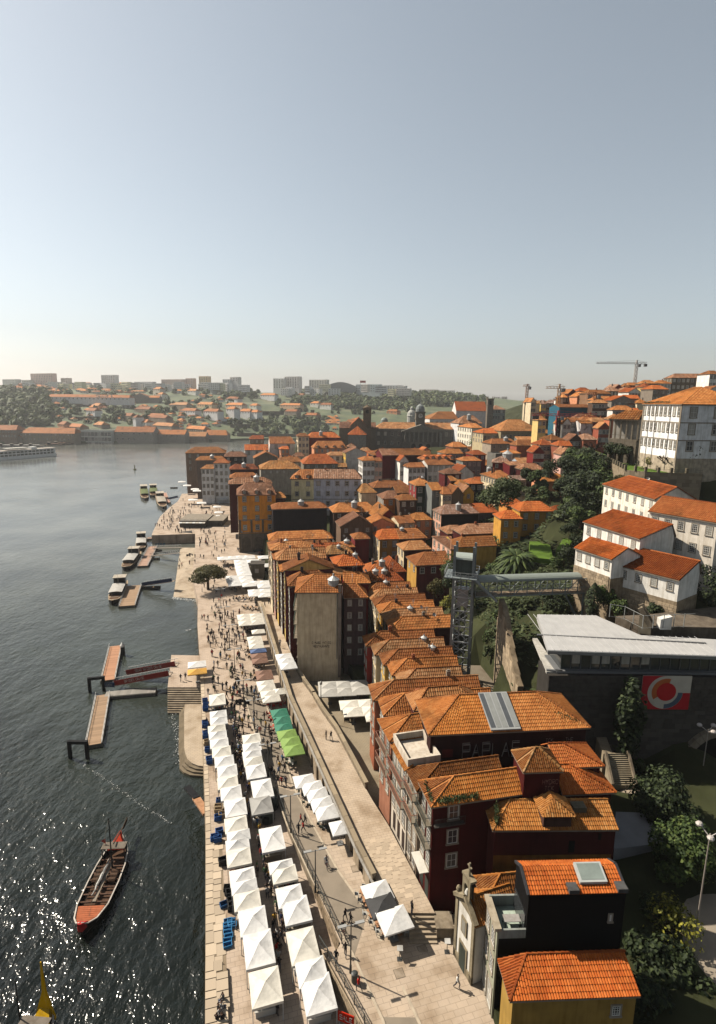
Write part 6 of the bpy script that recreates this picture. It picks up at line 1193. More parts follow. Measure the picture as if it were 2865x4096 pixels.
# ================================================================ TREES
def crown(n,rx,rz,leaf,cl=14,seed=1,flat=1.):
    rnd=random.Random(seed); mb=MB(); cs=[]
    for i in range(cl):
        a=rnd.uniform(0,6.283); e=rnd.uniform(-.5,1)*1.3; r=rnd.uniform(.35,.8); cs.append((Vector((math.cos(a)*math.cos(e)*rx*r,math.sin(a)*math.cos(e)*rx*r,math.sin(e)*rz*r*flat)),rnd.uniform(.28,.5)))
    for i in range(n):
        c,s=cs[rnd.randrange(cl)]; d=Vector((rnd.gauss(0,1),rnd.gauss(0,1),rnd.gauss(0,1))).normalized(); p=c+Vector((d.x*rx*s,d.y*rx*s,d.z*rz*s))*rnd.uniform(.75,1.08)
        nrm=(d+Vector((rnd.uniform(-.7,.7),rnd.uniform(-.7,.7),rnd.uniform(-.3,.9)))).normalized(); t=nrm.orthogonal().normalized(); b=nrm.cross(t); a=rnd.uniform(0,6.28); t,b=t*math.cos(a)+b*math.sin(a),b*math.cos(a)-t*math.sin(a); l=leaf*rnd.uniform(.6,1.4)
        mb.poly([p-t*l*.5-b*l*.3,p+t*l*.1-b*l*.45,p+t*l*.6+b*l*.1,p-t*l*.1+b*l*.45])
    return mb
def trunk(h,r,seed=1,limbs=5,spread=1.5,top=None):
    rnd=random.Random(seed); mb=MB(); p=Vector((0,0,-1)); 
    mid=Vector((rnd.uniform(-.2,.2),rnd.uniform(-.2,.2),h*.55)); mb.tube(p,mid,r,r*.75,7); end=Vector((mid.x,mid.y,h)); mb.tube(mid,end,r*.75,r*.4,7)
    for i in range(limbs): a=6.283*i/limbs+rnd.uniform(-.4,.4); e=mid+Vector((math.cos(a)*spread,math.sin(a)*spread,rnd.uniform(.5,1.)*spread)); mb.tube(mid.lerp(end,rnd.uniform(0,.6)),e,r*.45,r*.15,5)
    return mb
bark=paint((.09,.065,.045),.95,.35,3.,False,.4,'bark')
LEAF={'far':[(0,(.03,.055,.014)),(.5,(.07,.11,.028)),(1,(.14,.17,.045))],'green':[(0,(.02,.042,.01)),(.4,(.05,.085,.018)),(.8,(.085,.13,.027)),(1,(.14,.18,.04))],'dark':[(0,(.009,.018,.006)),(.5,(.026,.044,.013)),(1,(.065,.09,.026))],'olive':[(0,(.05,.05,.012)),(.5,(.09,.085,.018)),(1,(.14,.12,.03))],'yellow':[(0,(.06,.06,.01)),(.4,(.12,.13,.015)),(.8,(.3,.28,.03)),(1,(.4,.36,.05))],'mid':[(0,(.03,.05,.015)),(.5,(.06,.085,.025)),(1,(.1,.12,.04))]}
def leafm(k): return island('leaf_'+k,LEAF[k],.75,.8,.3,.25,.22)
TREE={}
def tree(label,P,h,rx,rz,kind='green',n=2600,leaf=.5,cl=14,name='tree',group=None,th=None,flat=1.,limbs=5):
    th=th if th is not None else h-rz; key=(round(rx,1),round(rz,1),kind,n,leaf,cl,round(th,1),flat,limbs)
    t=thing(name,label,'tree',P,random.uniform(0,6.28),group)
    if key not in TREE: sd=len(TREE)+3; TREE[key]=(trunk(th+rz*.4,max(.12,rx*.075),sd,limbs,rx*.55).mesh('trunk',[bark]),crown(n,rx,rz,leaf,cl,sd,flat).mesh('crown',[leafm(kind)]))
    link('trunk',TREE[key][0],t); link('crown',TREE[key][1],t,(0,0,th)); return t
def shrub(label,P,r,h,kind='green',n=700,leaf=.35,group=None):
    key=('s',round(r,1),round(h,1),kind,n)
    if key not in TREE: sd=len(TREE)+3; mb=crown(n,r,h,leaf,9,sd); s2=trunk(h*.7,.08,sd,4,r*.5); TREE[key]=(mb.mesh('foliage',[leafm(kind)]),s2.mesh('stem',[bark]))
    t=thing('shrub',label,'shrub',P,random.uniform(0,6.28),group); link('foliage',TREE[key][0],t,(0,0,h*.6)); link('stem',TREE[key][1],t); return t
# ================================================================ THE FAR BANK
SH=[tuple(AZ('a',x,y,0)[:2]) for x,y in ((-150,604),(0,603),(300,601),(660,600),(1050,598),(1606,579))]
SH=[(SH[0][0]-900,SH[0][1]-260)]+SH+[(SH[-1][0]+300,SH[-1][1]+60),(SH[-1][0]+900,SH[-1][1]+140),(2500,1600)]
def shore(X): return interp(X,SH)
def gz_(X,Y):
    t=Y-shore(X); z=interp(t,[(-30,-6),(-1,-6),(0,3),(45,5),(90,14),(200,33),(330,50),(480,64),(620,78),(800,82),(1500,82),(4000,82)])
    k=interp(X,[(-800,1.05),(-100,1.0),(250,1.02),(500,.85),(900,.6)]); z=z*k if z>0 else z
    return z+ (math.sin(X*.017+Y*.011)*2.5+math.sin(X*.041-Y*.023)*1.5)*min(1,max(0,(t-60)/200))
mb=MB(); rows=[]; tt=[-30,-2,0,20,45,70,90,120,150,180,210,250,290,330,380,440,520,620,740,900,1200,1700,2600]
xs=list(range(-1500,1501,30))
for t in tt: rows.append([len(mb.v)+i for i in range(len(xs))]); mb.v+=[(x,shore(x)+t,gz_(x,shore(x)+t)) for x in xs]
for a,b in zip(rows,rows[1:]):
    for i in range(len(xs)-1): mb.f.append((a[i],a[i+1],b[i+1],b[i])); mb.m.append(0)
m,nt,b_=newmat('far_slope'); n_=noise(nt,.03,6,pos(nt),.65); r_=ramp(nt,[(.36,(.012,.02,.006)),(.5,(.028,.045,.01)),(.6,(.05,.055,.02)),(.72,(.09,.075,.045))]); nt.links.new(n_.outputs[0],r_.inputs[0]); nt.links.new(r_.outputs[0],b_.inputs['Base Color']); b_.inputs['Roughness'].default_value=.95
struct('far_hillside',mb,m)
def hitG(fr,x,y):
    d=ray(fr,x,y); Y=700.
    while Y<3500:
        t=Y/d.y; X=d.x*t; z=CAMZ+d.z*t
        if z<=gz_(X,Y): return Vector((X,Y,z))
        Y+=3.
    t=1500/d.y; return Vector((d.x*t,1500,CAMZ+d.z*t))
def far_box(label,fr,x1,yb,x2,yt,col,rf=None,F=None,d=16,group=None,name='building',cat='building',ang=0,Y=None,wh=2.):
    P=hitG(fr,x1,yb) if Y is None else AY(fr,x1,yb,Y); T=AY(fr,x1,yt,P.y); Q=AY(fr,x2,yb,P.y); w=max(4,Q.x-P.x); h=max(3,T.z-P.z)
    return house(label,(P.x,P.y),R(ang),w,d,P.z-2,h+2,rf or ('flat',.8),mulc(col,1.35) if max(col)>.4 else col,F=F,name=name,cat=cat,group=group,tk=0)
HB_KEEP=len(HB)
FW=lambda nc,nr,fl,ww=1.8,wh=2.2:(nc,nr,ww,wh,fl,'c',1.2)
far_box('long ochre-grey wine warehouse with orange roof on the far quay, leftmost','a',130,600,485,532,(.36,.30,.22),('x',7.,8,4),FW(13,2,6,1.6,2.),24)
far_box('grey arcaded hotel with rows of dark windows on the far quay','a',525,592,716,522,(.42,.42,.38),('flat',1.5),FW(9,3,7,4.,5.),24)
far_box('large grey warehouse with skylit orange roof on the far quay','a',738,590,990,525,(.38,.35,.3),('x',7.,0,0),FW(7,2,7.5,2.6,2.),24)
far_box('lower grey warehouse with small arched windows on the far quay','a',990,584,1190,540,(.36,.33,.28),('x',6.,0,0),FW(6,1,6,2.4,2.),22)
far_box('low roofed quay shed on the far bank','a',1190,578,1322,553,(.34,.28,.22),('x',6.,0,0),None,20)
far_box('orange roofed quay shed at the right end of the far bank','a',1322,574,1462,545,(.36,.3,.23),('x',7.,0,4),None,20)
far_box('brown riverside warehouse at the left edge of the far bank','a',-40,588,112,512,(.28,.2,.14),('x',6.,0,4),FW(8,2,6),24)
far_box('small gabled riverside house right of the brown warehouse','a',72,598,140,560,(.3,.24,.18),('y',5.,0,0),None,14)
gr=far_box('long white wine lodge with saw-tooth orange roof and big name letters','a',300,332,832,300,(.62,.58,.54),('x',5.,3,3),FW(20,1,4,1.6,2.4),26)
P_=AY('a',622,306,gr.location.y-4); Q_=AY('a',738,306,gr.location.y-4); hL=(Q_.x-P_.x)/10.2
mb=None; lt=write(gr,"GRAHAM'S",P_.x-gr.location.x,P_.z-gr.location.z,hL*1.5,(.8,.78,.74),.45*hL,1.55*1.0,-4.2)
far_box('grey stone gabled lodge right of the white wine lodge','a',836,345,968,300,(.3,.27,.23),('y',7.,0,0),None,20)
far_box('grey stone lodge annex with long roof','a',960,345,1025,305,(.3,.27,.23),('x',4.,0,0),None,18)
LODG=[(555,420,662,388,WHI,'white villa with orange roof on green terraces'),(585,372,680,356,SAL,'low pink roofed house above the white villa'),(770,448,902,420,(.4,.34,.25),'tan roofed shed beside the slope gardens'),(856,492,892,432,WHI,'narrow white tower house by the shed'),(905,492,970,463,(.6,.56,.5),'white house with two rows of windows on the slope'),(905,432,1142,425,(.33,.24,.17),'long brown roofed warehouse in the lodge quarter'),(960,462,1142,432,(.38,.32,.25),'long stone wall warehouse in the lodge quarter'),(865,395,1030,378,(.35,.28,.2),'brown roofed stone lodge uphill'),(980,510,1192,482,(.4,.38,.34),'pale metal roofed warehouse above the quay'),(1088,368,1270,350,(.4,.33,.25),'long brown roofed lodge on the upper slope'),(1266,372,1415,348,(.55,.4,.25),'pale orange lodge with many windows on the upper slope'),(1162,412,1310,388,(.6,.57,.53),'white lodge with brown roof, left of the white row'),(1306,432,1450,392,(.66,.63,.6),'long white lodge in the white row'),(1455,432,1532,378,(.7,.68,.65),'tall white house with pyramid roof in the white row'),(1536,430,1640,392,(.68,.65,.62),'white lodge right of the tall white house'),(370,492,460,475,SAL,'orange roofed house behind the far quay'),(430,502,600,490,(.4,.3,.22),'long orange roofed shed behind the far quay'),(600,490,705,478,(.35,.3,.25),'flat grey roofed shed behind the hotel'),(1195,520,1380,503,(.3,.24,.17),'ruined low warehouse with patchy roof'),(1450,370,1606,352,(.5,.42,.34),'beige terraced houses on the right slope'),(1450,330,1565,315,(.62,.58,.53),'white low house on the right slope'),(1205,280,1290,262,(.6,.55,.5),'white house high on the slope'),(1300,268,1402,245,(.6,.56,.5),'white villa below the hilltop trees'),(985,290,1060,250,(.42,.38,.32),'beige block behind the stone lodge'),(1010,320,1065,285,(.55,.5,.45),'small white house beside the stone lodge')]
for x1,yb,x2,yt,c,lb in LODG: far_box(lb,'a',x1,yb,x2,yt,c,('x',4.5,4,4),FW(max(2,int((x2-x1)/22)),1,4,1.5,2.2),14,ang=-38)
LB=[(495,268,662,235,WHI,'long white lodge behind the terrace wall'),(628,152,760,128,(.62,.58,.54),'white house row near the hilltop'),(755,212,930,192,(.45,.3,.2),'orange roofed house row on the middle slope'),(795,140,835,118,(.6,.56,.5),'small white gabled house near the hilltop'),(860,148,920,128,(.55,.48,.4),'pale house left of the forest'),(560,212,625,195,(.58,.54,.48),'white house beside the middle lodge'),(410,170,500,150,(.6,.56,.5),'white house on the left upper slope'),(785,258,890,232,(.35,.3,.24),'stone house above the terrace wall'),(900,285,1020,255,(.33,.28,.22),'ruined stone house on the terrace'),(1010,220,1105,190,(.55,.54,.5),'white modern villa by the forest edge'),(950,205,1020,180,(.5,.48,.43),'pale house by the forest edge'),(1440,245,1520,232,(.45,.2,.1),'orange roofed house on the green slope'),(1420,120,1470,85,(.6,.58,.55),'white block right of the glass hall')]
for x1,yb,x2,yt,c,lb in LB: far_box(lb,'b',x1,yb,x2,yt,c,('x',4.,4,4),FW(max(2,int((x2-x1)/22)),1,4,1.5,2.2),13,ang=-38)
random.seed(11)
for i in range(26):
    x=random.uniform(1040,1280); y=random.uniform(262,352)-((1280-x)*.02); far_box('small orange roofed house in the far riverside cluster','b',x,y+12,x+random.uniform(28,55),y,random.choice([WHI,CRM,SAL,(.5,.45,.4)]),('x',3.,3,3),FW(2,1,3.5,1.4,1.8),12,'houses of the far riverside cluster')
for i in range(64):
    x=random.uniform(0,1250); y=random.uniform(212,268); far_box('pale hilltop house below the apartment blocks','a',x,y+12,x+random.uniform(25,60),y,random.choice([WHI,CRM,SAL,(.5,.45,.4)]),('x',3.,3,3),FW(2,1,3.5,1.6,2.),14,'houses below the far apartment blocks')
for i in range(80):
    x=random.uniform(330,1480); y=random.uniform(285,500); far_box('little pale house scattered between the lodges of the far slope','a',x,y+13,x+random.uniform(22,50),y,random.choice([WHI,WHI,CRM,(.62,.5,.4)]),('x',2.6,3,3),FW(2,1,3.5,1.4,1.8),10,'little houses of the far slope',ang=random.choice([-40,-20,0,15]))
for i in range(56):
    fr='a' if i<38 else 'b'; x=random.uniform(0,1560) if fr=='a' else random.uniform(640,1560); y0=random.uniform(204,232) if fr=='a' else random.uniform(62,92); far_box('low pale apartment house on the hilltop below the skyline towers',fr,x,y0+30,x+random.uniform(30,90),y0,random.choice([WHI,CRM,(.6,.5,.46),(.55,.54,.52)]),('flat',.8),FW(random.randint(4,8),3,5,2.2,1.8),12,'low apartment houses on the far hilltop',ang=random.choice([-35,-28,-15]),Y=random.uniform(1380,1450))
SKY=[('a',175,240,375,152,(.52,.36,.32),8,'broad pink apartment block, highest on the left skyline'),('a',0,245,135,190,(.5,.48,.45),4,'pale apartment block at the left edge of the skyline'),('a',135,245,200,195,(.5,.47,.42),4,'grey apartment slab left of the pink block'),('a',200,270,370,215,(.45,.44,.42),5,'grey terraced apartments below the pink block'),('a',378,278,600,212,(.55,.54,.52),5,'white apartment row with balconies'),('a',385,212,445,182,(.42,.36,.32),2,'small block with rooftop dome'),('a',638,278,845,216,(.56,.53,.52),6,'pinkish white apartment row'),('a',640,214,755,162,(.45,.44,.43),5,'grey tower block standing alone'),('a',850,255,1000,206,(.5,.47,.46),4,'low pale skyline block'),('a',1025,240,1190,190,(.5,.38,.33),4,'long salmon apartment block'),('a',1190,240,1245,184,(.5,.36,.3),4,'salmon block end tower'),('a',1275,212,1340,174,(.55,.38,.22),4,'orange tower on the skyline'),('a',1428,222,1480,190,(.5,.48,.47),3,'small pale tower on the skyline'),('a',1485,222,1535,178,(.48,.44,.44),4,'pink-grey tower on the skyline'),('b',710,82,782,24,(.5,.48,.46),6,'white tower block left of the tallest one'),('b',782,82,885,12,(.46,.44,.42),7,'tallest pale tower block'),('b',940,92,1060,32,(.52,.47,.42),5,'beige block with crane'),('b',1240,110,1400,62,(.38,.42,.42),3,'glass shopping hall with red sign'),('b',1425,120,1530,68,(.5,.48,.46),5,'cream apartment block right of the glass hall'),('d',462,150,600,86,(.48,.46,.45),5,'grey apartment block above the forest'),('d',760,170,900,118,(.48,.44,.4),4,'beige blocks behind the wooded ridge'),('d',880,170,1030,125,(.5,.47,.44),4,'pale blocks at the right end of the wooded ridge'),('d',1275,205,1302,175,(.5,.48,.47),4,'tiny far tower left of the pair'),('d',1360,205,1398,178,(.46,.4,.38),4,'far brown tower by the bridge'),('d',1420,205,1455,176,(.46,.4,.38),4,'far brown tower above the bridge'),('b',430,40,490,15,(.5,.46,.44),2,'low pale tower above the trees'),('b',230,45,297,10,(.5,.36,.24),3,'orange tan tower over the salmon blocks')]
for fr,x1,yb,x2,yt,c,nr,lb in SKY:
    P=AY(fr,x1,yb,1480 if fr!='d' else 1900); h=AY(fr,x1,yt,P.y).z-P.z; wpx=AY(fr,x2,yb,P.y).x-P.x
    house(lb,(P.x,P.y+wpx*.25),R(-28),wpx*1.1,13,P.z-30,h+30,('flat',1.),mulc(c,1.5),F=(max(3,int(wpx/6)),nr,2.6,2.2,h/nr,'c',1.5),name='apartment_block',cat='building',group=None)
P=AY('b',1050,100,1480); Q=AY('b',1240,100,1480); w=Q.x-P.x; hA=AY('b',1140,45,1480).z-P.z
AR=thing('arena_hall','wide hall with shallow curved roof on the skyline','hall',(P.x,P.y,P.z-20)); mb=MB()
for i in range(10):
    a,b=i/10,(i+1)/10; za,zb=20+hA*(.55+.45*math.sin(math.pi*a)),20+hA*(.55+.45*math.sin(math.pi*b)); mb.poly([(w*a,0,0),(w*b,0,0),(w*b,0,zb),(w*a,0,za)]); mb.poly([(w*a,0,za),(w*b,0,zb),(w*b,40,zb),(w*a,40,za)],1)
mb.obj('hall_body',[paint((.42,.42,.41)),metal((.5,.5,.5))],AR)
P=AY('b',1270,50,1478); Q=AY('b',1306,36,1478); rs=thing('roof_sign','red billboard above the glass hall on the skyline','sign',P); mb=MB(); mb.box(0,0,0,Q.x-P.x,1,Q.z-P.z); mb.obj('panel',[paint((.6,.05,.03))],rs); mb=MB()
for x in (.1,.9): mb.box((Q.x-P.x)*x,.2,-12,(Q.x-P.x)*x+.8,.8,0)
mb.obj('sign_posts',[metal()],rs)
del HB[HB_KEEP:]
# far road bridge
P=AY('d',1380,212,2300); Q=AY('d',1640,212,2300); BR=thing('far_bridge','pale concrete arch road bridge in the haze','bridge',(P.x,P.y,0)); w=Q.x-P.x+400; zt=P.z
cm=paint((.4,.4,.4)); mb=MB(); mb.box(0,0,zt-3,w,14,zt); mb.obj('deck',[cm],BR)
for i in range(22): mb=MB(); mb.box(w*i/22,3,0,w*i/22+2.2,11,zt-3); mb.obj('pier',[cm],BR)
mb=MB(); 
for i in range(20):
    a,b=i/20,(i+1)/20; f_=lambda t:(60+t*230,2,zt-8-50*(2*t-1)**2); mb.bar(f_(a),f_(b),8,5)
mb.obj('arch',[cm],BR)
# terrace walls on the far slope
for i,(fr,x1,y1,x2) in enumerate((('b',775,290,1075),('b',440,255,780),('a',300,365,530),('a',440,450,640),('b',480,395,600),('b',600,400,900),('a',1480,500,1606))):
    P=hitG(fr,x1,y1); Q=hitG(fr,x2,y1); t=thing('terrace_wall','grey terrace wall on the far slope, number %s'%('one','two','three','four','five','six','seven')[i],'wall',P); mb=MB(); d=Vector((Q.x-P.x,Q.y-P.y,0)); h=AY(fr,x1,y1-22,P.y).z-P.z; mb.hexa([(0,0,-4),(d.x,d.y,-4),(d.x,d.y+2,-4),(0,2,-4),(0,0,h),(d.x,d.y,h),(d.x,d.y+2,h),(0,2,h)]); mb.obj('wall_face',[paint((.16,.14,.1),.95,.4,.1)],t)
# far trees, each its own; beyond them a wood that reads as one mass
FT=[]
for k,kd in enumerate(('far','far','mid','green')): FT.append(crown(420,1.,1.,.34,10,40+k).mesh('far_tree',[leafm(kd)]))
random.seed(21); reg=[('a',0,300,240,490,70,'in the wood at the left edge of the far bank'),('a',300,860,330,480,40,'among the terraces of the far slope'),('b',380,620,105,150,22,'on the wooded hilltop of the far bank'),('b',420,1080,270,390,46,'below the terrace wall on the far bank'),('a',840,1460,260,470,34,'between the wine lodges'),('b',700,1080,180,260,18,'among the villas of the far slope'),('b',1080,1560,190,260,24,'on the green slope right of the villas')]
for fr,x0,x1,y0,y1,n,lb in reg:
    for i in range(n):
        P=hitG(fr,random.uniform(x0,x1),random.uniform(y0,y1))
        if P.z>gz_(P.x,P.y)+4: continue
        s=random.uniform(3.5,7)
        link('far_tree',random.choice(FT),None,(P.x,P.y,P.z+s*.75),random.uniform(0,6),'rounded tree '+lb,'tree','trees '+lb,scale=(s,s,s*random.uniform(.9,1.4)))
for x,y,s in ((1180,40,9),(1475,225,9),(1590,200,12)): 
    P=hitG('a',x,y); 
mb=MB(); random.seed(31)
def forest(fr,x0,x1,yf,n,Y0,Y1,cards=34):
    for i in range(n):
        x=random.uniform(x0,x1); yy=yf(x)+random.uniform(0,1)**1.5*(95 if fr!='a' else 230); P=hitG(fr,x,yy); s=random.uniform(4,7.5)
        if P.z>gz_(P.x,P.y)+6: continue
        for k in range(cards):
            d=Vector((random.gauss(0,1),random.gauss(0,1),random.gauss(0,1))).normalized(); p=P+Vector((d.x*s,d.y*s,s*.9+d.z*s*1.1)); nn=(d+Vector((random.uniform(-.5,.5),random.uniform(-.5,.5),.4))).normalized(); t=nn.orthogonal().normalized(); b=nn.cross(t); l=s*.42
            mb.poly([p-t*l-b*l,p+t*l-b*l*.6,p+t*l*.7+b*l,p-t*l*.8+b*l*.7])
forest('a',-60,330,lambda x:262,150,0,0,34); forest('a',300,1500,lambda x:262,75,0,0,26); forest('b',380,620,lambda x:75,60,0,0,26); forest('b',560,1060,lambda x:300,40,0,0,26)
forest('b',820,1640,lambda x:interp(x,[(820,95),(1000,100),(1150,118),(1606,150)]),520,1200,1700)
forest('d',640,1300,lambda x:interp(x,[(640,165),(800,160),(1000,160),(1150,175),(1300,205)]),260,1200,1700)
mb.obj('ridge_woodland',[leafm('far')],kind='stuff',label='dark wooded ridge on the far bank below the skyline')
# ================================================================ ON THE WATER
wood=paint((.36,.24,.14),.8,.3,2.,False); woodr=paint((.40,.20,.12),.8,.25,2.,False)
def pontoon(label,A,B,w,rails=True,col=None,planks=True):
    A,B=Vector((*A,0)),Vector((*B,0)); d=B-A; L_=d.length; an=math.atan2(d.y,d.x); t=thing('pontoon',label,'pontoon',A,an); dm=paint((.17,.16,.14),.7,.3)
    mb=MB(); mb.box(0,-w/2-.15,-.4,L_,w/2+.15,.62); mb.obj('float',[dm],t)
    n=min(int(L_/.42),90); um=MB(); um.box(0,-w/2,0,L_/n-.03,w/2,.09); me=um.mesh('plank',[objcol('plank_wood')])
    for i in range(n): k=random.uniform(.82,1.12); link('plank',me,t,(L_*i/n,0,.62+random.uniform(0,.012)),color=mulc(col or (.36,.24,.15),k))
    if rails:
        for s in (-1,1):
            mb=MB(); mb.bar((0,s*w*.49,.78),(L_,s*w*.49,.78),.16); mb.bar((0,s*w*.49,1.5),(L_,s*w*.49,1.5),.06)
            for i in range(int(L_/2)+1): mb.bar((i*2,s*w*.49,.7),(i*2,s*w*.49,1.5),.06)
            mb.obj('side_rail',[metal((.45,.43,.4))],t)
    return t
p1=pontoon('near pontoon with weathered brown plank deck and dark mooring frames',(-47.2,92.6),(-53.3,110.2),2.7)
p2=pontoon('far pontoon with orange-brown plank deck and white rim',(-55,116.6),(-60.8,134.4),2.9,col=(.46,.24,.14))
def pile_frame(label,P,an,w=3.2,h=3.4):
    t=thing('mooring_dolphin',label,'mooring frame',P,an); m_=paint((.012,.013,.015),.6,.2)
    for s in (-1,1): mb=MB(); mb.tube((s*w/2,0,-3),(s*w/2,0,h),.36,.36,10); mb.obj('pile',[m_],t)
    mb=MB(); mb.bar((-w/2,0,h-.3),(w/2,0,h-.3),.55); mb.obj('crossbeam',[m_],t)
q=AZ('w',82,1060,0); q2=AZ('w',185,1080,0); pile_frame('black mooring frame at the near end of the brown pontoon',((q.x+q2.x)/2,(q.y+q2.y)/2,0),0,3.)
q=AZ('w',238,570,0); q2=AZ('w',318,500,0); pile_frame('black mooring frame between the two pontoons',((q.x+q2.x)/2,(q.y+q2.y)/2,0),R(14),2.8)
q=AZ('w',487,240,0); t=thing('mooring_pile','white capped dark mooring pile beside the orange deck','mooring pile',q); mb=MB(); mb.tube((0,0,-2),(0,0,2.2),.5,None,10); mb.obj('pile',[paint((.03,.03,.03))],t); mb=MB(); mb.lathe([(.62,2.2),(.6,2.5),(0,3.3)],n=10); mb.obj('cap',[paint(WHITE)],t)
def gangway(label,A,B,w,banner=None,bt='',bt2=''):
    A,B=Vector(A),Vector(B); d=B-A; L_=d.length; t=thing('gangway',label,'gangway',A); t.rotation_euler=(0,-math.asin(d.z/L_),math.atan2(d.y,d.x)); m_=metal((.55,.54,.52),.4)
    mb=MB(); mb.box(0,-w/2,-.1,L_,w/2,0); mb.obj('walkway',[paint((.45,.36,.28))],t)
    for s in (-1,1):
        mb=MB(); mb.bar((0,s*w/2,1.1),(L_,s*w/2,1.1),.08); mb.bar((0,s*w/2,.1),(L_,s*w/2,.1),.08)
        for i in range(int(L_)+1): mb.bar((i,s*w/2,0),(i,s*w/2,1.1),.06)
        mb.obj('side_truss',[m_],t)
    if banner:
        mb=MB(); y=-w/2-.06; mb.box(.2,y-.03,.05,L_-.2,y,1.2); b=mb.obj('banner',[paint(banner,.6,.08,1.,False)],t)
        if bt: write(b,bt,L_*.2,.4,.5,(.75,.7,.62),.07,1.25,y-.05)
a=AZ('w',870,400,3.5); b=AZ('w',480,440,1.0)
gangway('upper gangway with red cruise banner to the orange pontoon',(b.x,b.y+3,1.0),(a.x,a.y+5,3.5),1.6,(.30,.04,.03),'DOURO BRIDGES CRUISE')
gangway('lower gangway with red arrow banner to the brown pontoon',(b.x-.6,b.y-2.,1.0),(a.x,a.y+.5,3.5),1.6,(.30,.03,.02),'BRIDGES CRUISE')
q=AZ('w',480,570,.3); t=pontoon('short grey support float under the gangways',(q.x-3.5,q.y),(q.x+6.5,q.y+2),2.2,False,(.3,.28,.25))
q=AZ('w',380,515,.5); sgn=thing('ticket_sign','small dark blue notice board on the pontoon','sign',(q.x,q.y,.7)); mb=MB(); mb.box(-1.1,-.06,.3,1.1,.06,1.3); mb.obj('board',[paint((.03,.05,.10))],sgn); write(sgn,'2204',-.75,.55,.5,(.6,.6,.6),.06,1.4,-.1); mb=MB(); mb.box(-1,-.05,0,-.9,.05,.3); mb.box(.9,-.05,0,1,.05,.3); mb.obj('legs',[metal()],sgn)
